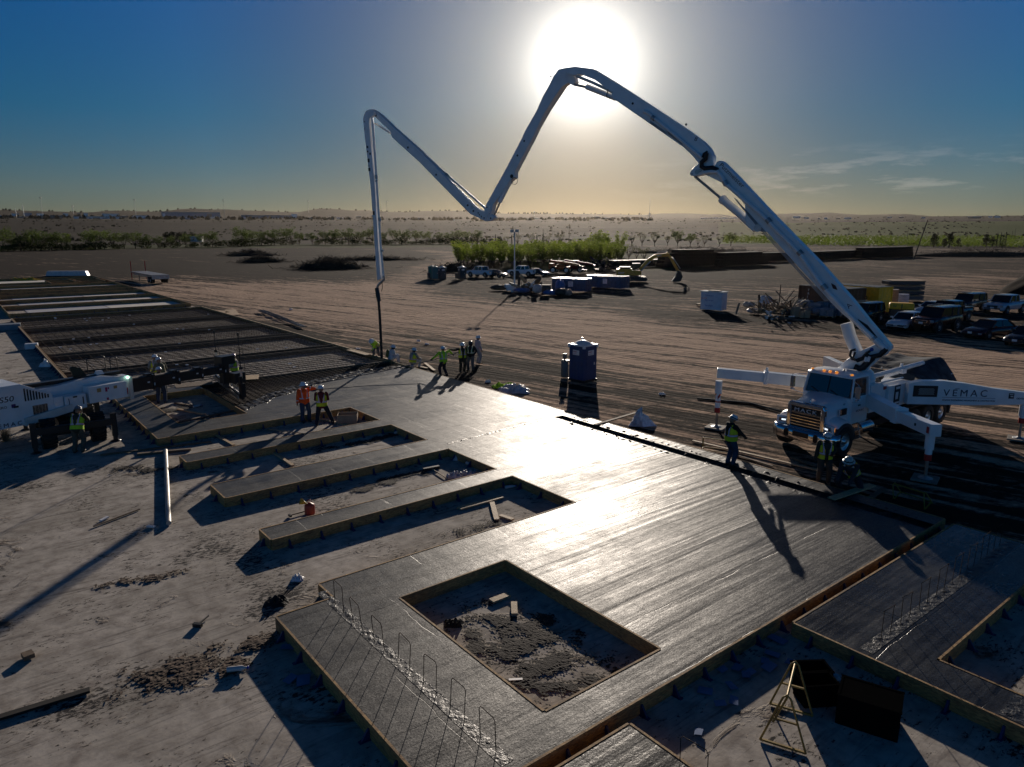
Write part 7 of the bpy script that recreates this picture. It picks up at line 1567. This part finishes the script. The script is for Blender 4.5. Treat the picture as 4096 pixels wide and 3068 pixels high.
for _ in range(900):                       # tree fringe on the skyline and among the houses
    px = random.uniform(-200, 2600); d = random.choice([random.uniform(2000, 2600), random.uniform(3900, 4290)]); x, y = at_dist(px, d); z = ground_h(x, y); s = random.uniform(3, 7)
    if d > 3000 and not (1950 < px < 2300 or random.random() < .3): continue
    b.add([(x - s, y, z - 1), (x + s, y, z - 1), (x + s * .6, y + 1, z + s * .9), (x, y + 1, z + s * 1.5), (x - s * .7, y + 1, z + s), (x, y + s, z + s)], [(0, 1, 2, 3, 4), (1, 5, 2), (2, 5, 3), (3, 5, 4), (4, 5, 0)], True)
tag(b.build('distant_trees', mat('distant_foliage', (.020, .024, .014), .9), fix=False), kind='stuff')

# ------------------------------------------------------------------ dusty air
hz = bpy.data.materials.new('haze'); hz.use_nodes = True; ht = hz.node_tree; ht.nodes.clear(); ho = ht.nodes.new('ShaderNodeOutputMaterial'); hv = ht.nodes.new('ShaderNodeVolumePrincipled')
hv.inputs['Color'].default_value = (.95, .82, .66, 1); hv.inputs['Density'].default_value = .000013; hv.inputs['Anisotropy'].default_value = .78; ht.links.new(hv.outputs[0], ho.inputs['Volume'])
b = MB(); b.box((0, 2400, 60), (9000, 5400, 170)); o = b.build('haze', hz); tag(o, kind='stuff')
# ------------------------------------------------------------------ small things near the slabs
def board(label, p0, p1, w=.14, h=.04, m_=None, z=.02, cat='board', name='timber_board'):
    a, c = gp(*p0, p0[2] if len(p0) > 2 else 0) if len(p0) == 2 else gp(*p0), gp(*p1) if len(p1) > 2 else gp(*p1); mid = (a + c) / 2; b = MB(); d = (c - a) / 2; b.bar(-d + Vector((0, 0, h / 2 + z)), d + Vector((0, 0, h / 2 + z)), w, h)
    return tag(b.build(name, m_ or LUMBER, loc=mid), label, cat)
board('long pale timber plank lying on the dirt below the truck', (2770, 1767), (3270, 1885), .12, .05); board('thin plank lying just in front of the long pale one', (2935, 1820), (3090, 1868), .07, .03, LUMD); board('short dark board below the truck bumper', (3168, 1832), (3250, 1864), .16, .03, LUMD); board('short stub of board near the front wheel', (3238, 1828), (3275, 1838), .14, .03, LUMD)
board('new board laid by the crouching worker across the slab end', (3325, 1997, .34), (3490, 1942, .34), .24, .04, LUMBER, .0); board('grey board under the end of the new board', (3440, 1965), (3500, 1985), .24, .03, LUMD); board('dark plank stub right of the new board', (3475, 2000), (3535, 1960), .16, .05, LUMD)
board('dark plank in the square opening, upper of the two', (700, 1615), (785, 1628), .14, .05, LUMD); board('lighter plank in the square opening, lower of the two', (712, 1640), (818, 1660), .14, .05, LUMBER); board('long dark plank along the lower edge of the square opening', (712, 1692), (935, 1646), .14, .05, LUMD)
board('dark pipe lying left of the second finger beam, upper', (402, 1824), (845, 1770), .10, .05, LUMD); board('dark pipe lying just below the upper one', (550, 1822), (765, 1802), .16, .07, LUMD)
board('plank leaning between ring and finger beam', (866, 1745), (935, 1785), .12, .05, LUMBER); board('plank beside the second finger beam', (1080, 1805), (1172, 1868), .12, .06, LUMBER); board('plank under the foot of the worker in maroon', (1280, 1678), (1400, 1706), .12, .05, LUMBER)
board('long wide plank in the first gap', (1835, 2040), (2008, 1993), .20, .05, LUMBER); board('short plank pointing towards the camera in the first gap', (1968, 2015), (1987, 2085), .15, .05, LUMBER); board('short pale plank right of the pointing one', (2000, 2066), (2052, 2083), .14, .04, LUMBER)
board('dark timber lath on the pad below the steel pipe', (375, 2110), (560, 2040), .05, .03, LUMD); board('long dark plank at the bottom left of the pad', (-30, 2888), (360, 2768), .14, .05, mat('wet_black_timber', (.012, .009, .007), .8)); board('white plastic strip left of the steel pipe', (402, 2088), (432, 2072), .10, .04, WPLAS); board('white offcut near the foot of the steel pipe', (590, 2109), (620, 2112), .10, .04, WPLAS); board('short timber block at the left edge of the pad', (92, 2640), (135, 2624), .22, .09, LUMD)
board('small offcut in the big opening, left', (1965, 2412), (2035, 2385), .18, .05, LUMBER); board('small offcut standing out in the big opening, right', (2056, 2418), (2058, 2466), .14, .06, LUMBER); board('thin pale lath at the right end of the big opening', (2035, 2725), (2090, 2722), .06, .02, WPLAS); board('plywood sheet on the rebar right of the screed head', (965, 1512, .3), (1035, 1508, .3), 1.3, .02, LUMBER, 0., 'plywood sheet', 'plywood_sheet'); board('plywood sheet on the rebar left of the screed head', (700, 1545, .3), (850, 1530, .3), 1.1, .02, LUMD, 0., 'plywood sheet', 'plywood_sheet')
board('pale board across the corner of the near form', (1395, 1400, .32), (1470, 1420, .32), .35, .03, LUMBER, 0); board('broken timber behind the lime shirt worker, upper', (1700, 1455), (1738, 1485), .18, .05, LUMBER); board('broken timber lying beside the kneeling worker', (1670, 1468), (1710, 1476), .18, .05, LUMBER)
board('thin pale lath on the dirt beyond the rebar, first', (1024, 1266), (1060, 1268), .14, .03, LUMBER); board('thin pale lath on the dirt beyond the rebar, second', (1055, 1283), (1118, 1280), .14, .03, LUMBER); board('thin pale lath on the dirt beyond the rebar, third', (1100, 1297), (1200, 1296), .14, .03, LUMBER); board('pale sheet offcuts beside the side form', (920, 1240), (935, 1262), 1.1, .04, LUMBER); board('pale board end lying against the side form', (880, 1245), (905, 1252), .8, .04, LUMBER)
# steel pipe lying across the pad
a, c = gp(662, 1802, .08), gp(675, 2092, .08); b = MB(); b.tube([a - (a + c) / 2, c - (a + c) / 2], .075, 12); tag(b.build('steel_pipe', mat('dull_pipe', (.42, .40, .36), .45, .3), loc=(a + c) / 2), 'long grey pipe lying on the pad towards the camera', 'pipe')
a, c = gp(1030, 1243, .1), gp(1205, 1308, .1); b = MB()
for k in range(7): b.tube([a - (a + c) / 2 + Vector((.12 * k, 0, .05 * (k % 3))), Vector((.1 * k, random.uniform(-.2, .2), .06 * (k % 3))), (c - a) / 2 + Vector((.08 * k, 0, .03))], .035, 6)
tag(b.build('cable_bundle', BLACK, loc=(a + c) / 2), 'bundle of dark cables lying beyond the rebar bed', 'cable')
# fuel can with funnel
fc = empty('fuel_can', gp(1240, 2055), R(20), 'round red fuel can with yellow funnel standing between two finger beams', 'fuel can')
b = MB(); b.lathe([(0, 0), (.15, 0), (.155, .03), (.155, .25), (.14, .30), (.06, .34), (.04, .36), (0, .36)], n=24); b.build('can_body', mat('red_can', (.36, .05, .03), .45, var=.3), fc); b = MB(); b.lathe([(.02, 0), (.025, .05), (.10, .22), (.095, .22), (.02, .06)], n=16, M=Matrix.Translation((-.06, 0, .33)) @ Matrix.Rotation(R(-62), 4, 'Y')); b.build('funnel', mat('yellow_funnel', (.65, .36, .02), .4), fc); b = MB(); b.tube([(-.08, 0, .34), (-.05, 0, .44), (.05, 0, .44), (.08, 0, .34)], .01, 6); b.build('handle', REDP, fc)
def tool(label, p0, p1, head, m_, hm, name='hammer', cat='tool', z=.05):
    a, c = gp(*p0, z), gp(*p1, z); r = empty(name, c, 0, label, cat); b = MB(); b.cyl(a - c, (0, 0, 0), .018, n=8); b.build('handle', m_, r); b = MB(); d = (a - c).normalized(); s = Vector((-d.y, d.x, 0)); b.bar(-s * head[0] / 2, s * head[0] / 2, head[1], head[2]); b.build('head', hm, r)
tool('hammer lying left of the red fuel can', (1225, 2044), (1160, 2062), (.14, .06, .06), INK, INK); tool('black broom head with pale handle in the middle gap', (1795, 1918), (1725, 1874), (.62, .12, .12), LUMBER, BLACK, 'push_broom', 'broom'); tool('long tool with pale handle in the upper gap', (1215, 1734), (1068, 1716), (.25, .1, .05), LUMBER, STEEL, 'float_tool'); tool('sledge hammer on the pad left of the dark slab', (835, 2462), (790, 2500), (.20, .08, .08), INK, INK, 'sledge_hammer')
# open cardboard box
cbx = empty('cardboard_box', gp(1392, 1690), R(8), 'large open cardboard box beside the worker in maroon', 'box'); b = MB(); w, d_, h, t = .85, .62, .40, .012
for x, y, sx, sy in ((0, -d_ / 2, w, t), (0, d_ / 2, w, t), (-w / 2, 0, t, d_), (w / 2, 0, t, d_)): b.box((x, y, h / 2 + .01), (sx, sy, h))
b.box((0, 0, .015), (w, d_, .01)); b.build('box_walls', TAN, cbx)
for (x, y, sx, sy, ax, an) in ((0, -d_ / 2 - .09, w, .20, 'X', 1.25), (w / 2 + .07, 0, .17, d_, 'Y', 1.25)): b = MB(); b.box((x, y, h - .09), (sx, sy, .008), M=Matrix.Rotation(an, 4, ax)); b.build('flap', TAN, cbx)
# clothes, sheets, sacks by the far edge
def crumple(label, loc, ext, h, m_, name, cat, seed=0, sharp=1.):
    b = MB(); n = 22; vs = []
    for i in range(n + 1):
        for j in range(n + 1):
            u, v = i / n * 2 - 1, j / n * 2 - 1; x, y = u * ext[0] * (1 + .25 * noise.noise(Vector((v * 2, seed, 0)))), v * ext[1] * (1 + .25 * noise.noise(Vector((u * 2, seed, 4)))); e_ = max(0, 1 - max(abs(u), abs(v)) ** 3)
            z = h * e_ * (.35 + abs(noise.noise(Vector((u * 2.2 * sharp, v * 2.2 * sharp, seed)))) * 1.6 + .3 * noise.noise(Vector((u * 6, v * 6, seed + 3)))) + .004; vs.append((x, y, max(.004, z)))
    b.add(vs, [(i * (n + 1) + j, (i + 1) * (n + 1) + j, (i + 1) * (n + 1) + j + 1, i * (n + 1) + j + 1) for i in range(n) for j in range(n)], True); o = b.build(name, m_, loc=loc); return tag(o, label, cat)
crumple('crumpled lime hi-vis vest on the dirt by the slab edge', gp(2018, 1547), (.65, .45), .22, LIME, 'safety_vest', 'vest', 1); crumple('crumpled pale plastic sheet right of the lime vest', gp(2055, 1565), (.8, .6), .35, CLEAR, 'plastic_sheet', 'plastic sheet', 2)
b = MB(); pts = [(-.95, -.35, 0), (.0, -.5, 0), (1.1, -.3, 0), (.45, .45, 0), (-.7, .45, 0)]; top = [(-.35, .05, .95), (.05, .1, 1.15), (-.75, -.05, .45), (.45, -.05, .55)]
vs = pts + top; b.add(vs, [(0, 1, 6), (1, 3 + 5 - 0, 5) if False else (1, 8, 5), (1, 5, 6), (1, 2, 8), (2, 3, 8), (3, 6, 8) if False else (3, 7 - 1, 8) if False else (3, 5, 8), (0, 6, 4), (4, 6, 5), (4, 5, 3), (6, 5, 6) if False else (0, 1, 6)], True)
b.v = [(x * .62, y * .62, z * .72) for x, y, z in b.v]
bag = tag(b.build('white_sheet_bundle', mat('speckled_white_sheet', (.85, .85, .88), .5, var=.3, scale=9, bump=1., bscale=4), loc=gp(2565, 1700), fix=False), 'white tarpaulin bundle propped up on the dirt below the blue toilet', 'tarpaulin'); sb = bag.modifiers.new('s', 'SUBSURF'); sb.subdivision_type = 'SIMPLE'; sb.levels = sb.render_levels = 4; tx = bpy.data.textures.new('crease', 'CLOUDS'); tx.noise_scale = .28; dp = bag.modifiers.new('d', 'DISPLACE'); dp.texture = tx; dp.strength = .16
board('timber leaning on the white tarpaulin bundle', (2380, 1702, .3), (2555, 1650, .25), .14, .05, LUMD, 0.)
for lab, p in (('small white litter scrap on the dirt left of the blue toilet', (1708, 1377)), ('white litter scrap beyond the kneeling worker', (1674, 1365)), ('pale litter scrap on the dirt right of the workers', (1952, 1528)), ('pale litter scrap beside the hose end', (1432, 1396)), ('pale scrap on the dirt beyond the rebar', (1164, 1238)), ('white scrap in front of the blue toilet', (2648, 1577))):
    crumple(lab, gp(*p), (.16, .12), .12, WPLAS, 'litter_scrap', 'litter', hash(lab) % 50)
# yellow bar stands
def stand(label, loc, rz, m_, w=1.5, h=.62, name='bar_stand', tip=0.):
    r = empty(name, loc, rz, label, 'stand'); r.rotation_euler = (tip, 0, rz); b = MB()
    for x in (0, w): b.tube([(x, -.22, 0), (x, -.05, h), (x, .05, h), (x, .22, 0)], .018, 6); b.bar((x, -.2, .08), (x, .2, .08), .03)
    b.build('end_frame', m_, r); b = MB(); b.bar((0, 0, h), (w, 0, h), .03); b.bar((0, -.2, .08), (w, -.2, .08), .025); b.bar((0, .2, .08), (w, .2, .08), .025); b.build('cross_bar', m_, r)
YP = mat('yellow_frame', (.26, .17, .015), .45, var=.2); stand('yellow wire stand on the dirt behind the standing worker', gp(2810, 1800), R(-25), YP, 1.1, .5); stand('faint yellow wire stand tipped over in the truck shadow', gp(3590, 1990), R(-60), YP, 1.0, .6, tip=.5)
# sawhorse-like frame at the bottom right, and two dark bins
sh_ = empty('trestle_frame', gp(3130, 2990), R(62), 'yellow tubular trestle frame on the pad at the bottom right', 'trestle'); b = MB()
for x in (0, 1.05): b.tube([(x, -.36, .02), (x, -.06, .92), (x, 0, .98), (x, .06, .92), (x, .36, .02)], .018, 8); b.bar((x, -.36, .03), (x, .36, .03), .035)
b.build('end_frames', mat('worn_yellow_tube', (.30, .20, .05), .45, .2, var=.5), sh_); b = MB(); b.tube([(0, 0, .95), (1.05, 0, .95)], .022, 8); b.tube([(0, .0, .93), (0, .18, .42)], .018, 8); b.bar((0, -.19, .5), (0, .19, .5), .03); b.bar((1.05, -.19, .5), (1.05, .19, .5), .03); b.build('ridge_bar', MATS['worn_yellow_tube'], sh_)
BIN = mat('black_bin', (.006, .006, .006), 1., spec=0.)
for lab, p, s, rz in (('dark open tub behind the yellow trestle, nearer one', (3260, 2800), (.62, .42, .42), .1), ('dark open tub behind the nearer tub', (3240, 2750), (.62, .38, .42), .05), ('large black tool chest at the bottom right', (3470, 2890), (.95, .62, .55), -.55)):
    r = empty('dark_tub' if 'tub' in lab else 'tool_chest', gp(*p), rz, lab, 'tub' if 'tub' in lab else 'chest'); b = MB(); t = .02
    for x, y, sx, sy in ((0, -s[1] / 2, s[0], t), (0, s[1] / 2, s[0], t), (-s[0] / 2, 0, t, s[1]), (s[0] / 2, 0, t, s[1])): b.box((x, y, s[2] / 2 + .01), (sx, sy, s[2]))
    b.box((0, 0, .1 if 'tub' in lab else s[2] / 2 + .02), (s[0] - .03, s[1] - .03, .16 if 'tub' in lab else s[2])); b.build('walls', BIN, r); b = MB()
    for x, y, sx, sy in ((0, -s[1] / 2, s[0] + .05, .04), (0, s[1] / 2, s[0] + .05, .04), (-s[0] / 2, 0, .04, s[1]), (s[0] / 2, 0, .04, s[1])): b.box((x, y, s[2] + .015), (sx, sy, .025))
    b.build('rim', BIN, r)
# plastic bottles
def bottle(label, p, rz, s=1., z=.0):
    r = empty('plastic_bottle', gp(*p, z), rz, label, 'bottle', None); M = Matrix.Translation((0, 0, .05 * s)) @ Matrix.Rotation(R(90), 4, 'Y') @ Matrix.Scale(s, 4); b = MB(); b.lathe([(0, -.12), (.032, -.12), (.036, -.1), (.034, 0), (.036, .06), (.015, .11), (.014, .125), (0, .125)], n=14, M=M); b.build('bottle_body', mat('clear_plastic', (.60, .58, .58), .15, var=.1), r); b = MB(); b.lathe([(0, .125), (.018, .125), (.018, .15), (0, .15)], n=12, M=M); b.build('cap', mat('blue_cap', (.02, .05, .4), .4), r)
bottle('empty clear bottle with blue cap on the pad left of the dark slab', (948, 2688), R(12), 1.5); bottle('clear bottle on the rebar side of the first opening', (788, 1630), 1.0, 1.6); bottle('bottle in the corner of the middle gap', (1880, 1862), -.6, 1.5); bottle('bottle below the form in the first gap', (2040, 1955), .4, 1.5); bottle('bottle in the upper gap near its corner', (1592, 1735), .8, 1.5)
crumple('two white gloves lying on the pad', gp(1190, 2318), (.14, .12), .14, WPLAS, 'work_gloves', 'gloves', 8); crumple('crumpled clear sacks in the middle gap, left', gp(1820, 1908), (.30, .2), .22, CLEAR, 'plastic_sack', 'plastic', 12); crumple('crumpled clear sacks in the middle gap, right', gp(1875, 1898), (.26, .2), .20, CLEAR, 'plastic_sack', 'plastic', 14); crumple('clear plastic scrap in the corner of the middle gap', gp(1830, 1838), (.16, .14), .16, CLEAR, 'plastic_sack', 'plastic', 15); crumple('black rag on the pad left of the dark slab corner', gp(1105, 2412), (.26, .18), .14, mat('black_rag', (.008, .008, .009), .8), 'black_rag', 'rag', 16); crumple('dark clod in the big opening', gp(1815, 2498), (.20, .14), .12, MATS['black_rag'], 'black_rag', 'rag', 17); crumple('clear plastic beside the dark tubs', gp(3290, 2708), (.35, .12), .12, CLEAR, 'plastic_sheet', 'plastic sheet', 18); crumple('white foam block by the left side form', gp(185, 1466), (.35, .2), .4, WPLAS, 'foam_block', 'foam block', 3)
b = MB(); b.box((0, 0, .2), (.8, .5, .4)); tag(b.build('foam_block', WPLAS, loc=gp(128, 1395), rot=(0, 0, .5), bevel=.02), 'square white foam block halfway up the left side form', 'foam block'); b = MB(); b.box((0, 0, .25), (2.6, 1.2, .5)); tag(b.build('material_box', mat('blue_grey_box', (.20, .24, .28), .6), loc=gp(12, 1320), rot=(0, 0, .6), bevel=.03), 'grey box at the left edge beside the rebar bed', 'box')
b = MB(); b.box((0, 0, .45), (7.5, 1.2, .9), taper=.9); tag(b.build('concrete_barrier', GREYW, loc=gp(272, 1103), rot=(0, 0, .1), bevel=.05), 'pale low barrier beyond the far formwork', 'barrier'); crumple('yellow tarpaulin heap at the corner of the far formwork', gp(95, 1122), (2.6, .9), .5, mat('yellow_tarp', (.60, .38, .02), .5), 'yellow_tarpaulin', 'tarpaulin', 22)
# wire cages near the group
for lab, p in (('small dark wire cage in front of the worker with outstretched arm', (1862, 1510)),):
    r = empty('rebar_cage', gp(*p), .3, lab, 'rebar cage'); b = MB()
    for x, y in ((-.2, -.15), (.2, -.15), (.2, .15), (-.2, .15)): b.bar((x, y, 0), (x, y, .62), .02)
    for z in (.1, .35, .6): b.tube([(-.2, -.15, z), (.2, -.15, z), (.2, .15, z), (-.2, .15, z), (-.2, -.15, z)], .01, 5)
    b.build('cage_bars', REBAR, r)
# scatter of blue-white offcuts in the dark gap and dry mud heaps on the pad
random.seed(31)
for k, p in enumerate(((2890, 2680), (2950, 2672), (3000, 2690), (2985, 2700), (3060, 2645), (3075, 2668), (3090, 2618), (2820, 2765), (2880, 2815), (3110, 2560), (2925, 2745), (3170, 2652), (2935, 2805), (1155, 2590), (1215, 2722), (1160, 2718), (3245, 2668), (2795, 2930))):
    b = MB(); s = random.uniform(.10, .2); b.add([(-s, -s * .6, 0), (s * .9, -s * .7, .01), (s, s * .5, .03), (-s * .8, s * .7, .01)], [(0, 1, 2, 3)]); b.add([(-s, -s * .6, .012), (s * .9, -s * .7, .022), (s, s * .5, .042), (-s * .8, s * .7, .022)], [(0, 1, 2, 3)]); tag(b.build('paper_scrap', mat('blue_white_paper', (.16, .22, .36), .8, spec=.1), loc=gp(*p, .03), rot=(0, 0, random.uniform(0, 6)), fix=False), 'pale bluish paper scrap lying in the shadow beside a slab', 'paper scrap', 'paper scraps in the slab shadows')
MUDC = mat('dried_mud_crust', (.075, .045, .028), .9, var=.5, scale=5, bump=1, bscale=14)
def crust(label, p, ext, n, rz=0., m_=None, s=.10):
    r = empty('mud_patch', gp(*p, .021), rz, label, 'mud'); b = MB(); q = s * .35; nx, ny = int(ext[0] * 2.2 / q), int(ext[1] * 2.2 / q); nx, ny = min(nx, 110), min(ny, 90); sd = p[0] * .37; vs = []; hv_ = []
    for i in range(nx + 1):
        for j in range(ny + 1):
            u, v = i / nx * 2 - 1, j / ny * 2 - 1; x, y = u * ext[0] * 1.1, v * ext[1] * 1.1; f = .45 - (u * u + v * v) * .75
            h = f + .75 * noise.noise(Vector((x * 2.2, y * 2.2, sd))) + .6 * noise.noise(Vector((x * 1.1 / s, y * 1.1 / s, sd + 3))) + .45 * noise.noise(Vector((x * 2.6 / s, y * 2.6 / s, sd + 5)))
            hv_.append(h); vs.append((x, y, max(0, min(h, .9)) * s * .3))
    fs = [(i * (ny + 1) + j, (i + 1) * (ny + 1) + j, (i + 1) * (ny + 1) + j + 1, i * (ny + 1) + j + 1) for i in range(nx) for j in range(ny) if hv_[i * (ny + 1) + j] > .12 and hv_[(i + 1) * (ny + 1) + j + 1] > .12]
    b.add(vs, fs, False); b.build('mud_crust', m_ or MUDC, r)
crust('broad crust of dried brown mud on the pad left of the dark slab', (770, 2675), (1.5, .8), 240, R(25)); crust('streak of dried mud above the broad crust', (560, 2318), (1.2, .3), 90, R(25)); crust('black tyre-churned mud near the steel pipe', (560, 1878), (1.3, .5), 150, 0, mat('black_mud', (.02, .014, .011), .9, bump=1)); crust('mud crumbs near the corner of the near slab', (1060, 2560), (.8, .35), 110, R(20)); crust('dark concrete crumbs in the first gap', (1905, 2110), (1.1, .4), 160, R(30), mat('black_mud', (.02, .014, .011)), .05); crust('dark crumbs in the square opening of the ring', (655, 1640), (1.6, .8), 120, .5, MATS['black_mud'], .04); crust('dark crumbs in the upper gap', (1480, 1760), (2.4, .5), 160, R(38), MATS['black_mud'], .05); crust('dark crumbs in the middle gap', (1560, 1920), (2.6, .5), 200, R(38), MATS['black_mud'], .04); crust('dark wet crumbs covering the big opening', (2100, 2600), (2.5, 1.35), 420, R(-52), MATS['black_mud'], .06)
# tumbleweed at the left edge
b = MB(); random.seed(77)
for k in range(220): a = random.uniform(0, 6.28); e_ = random.uniform(.1, 1.5); l_ = random.uniform(.3, .75); b.bar((0, 0, .02), (math.cos(a) * math.cos(e_) * l_ * .6, math.sin(a) * math.cos(e_) * l_ * .6, math.sin(e_) * l_), .008)
tag(b.build('dry_weed', mat('dry_straw', (.26, .19, .12), .9), loc=gp(22, 1768), fix=False), 'dry brown weed standing on the pad at the left edge', 'weed')
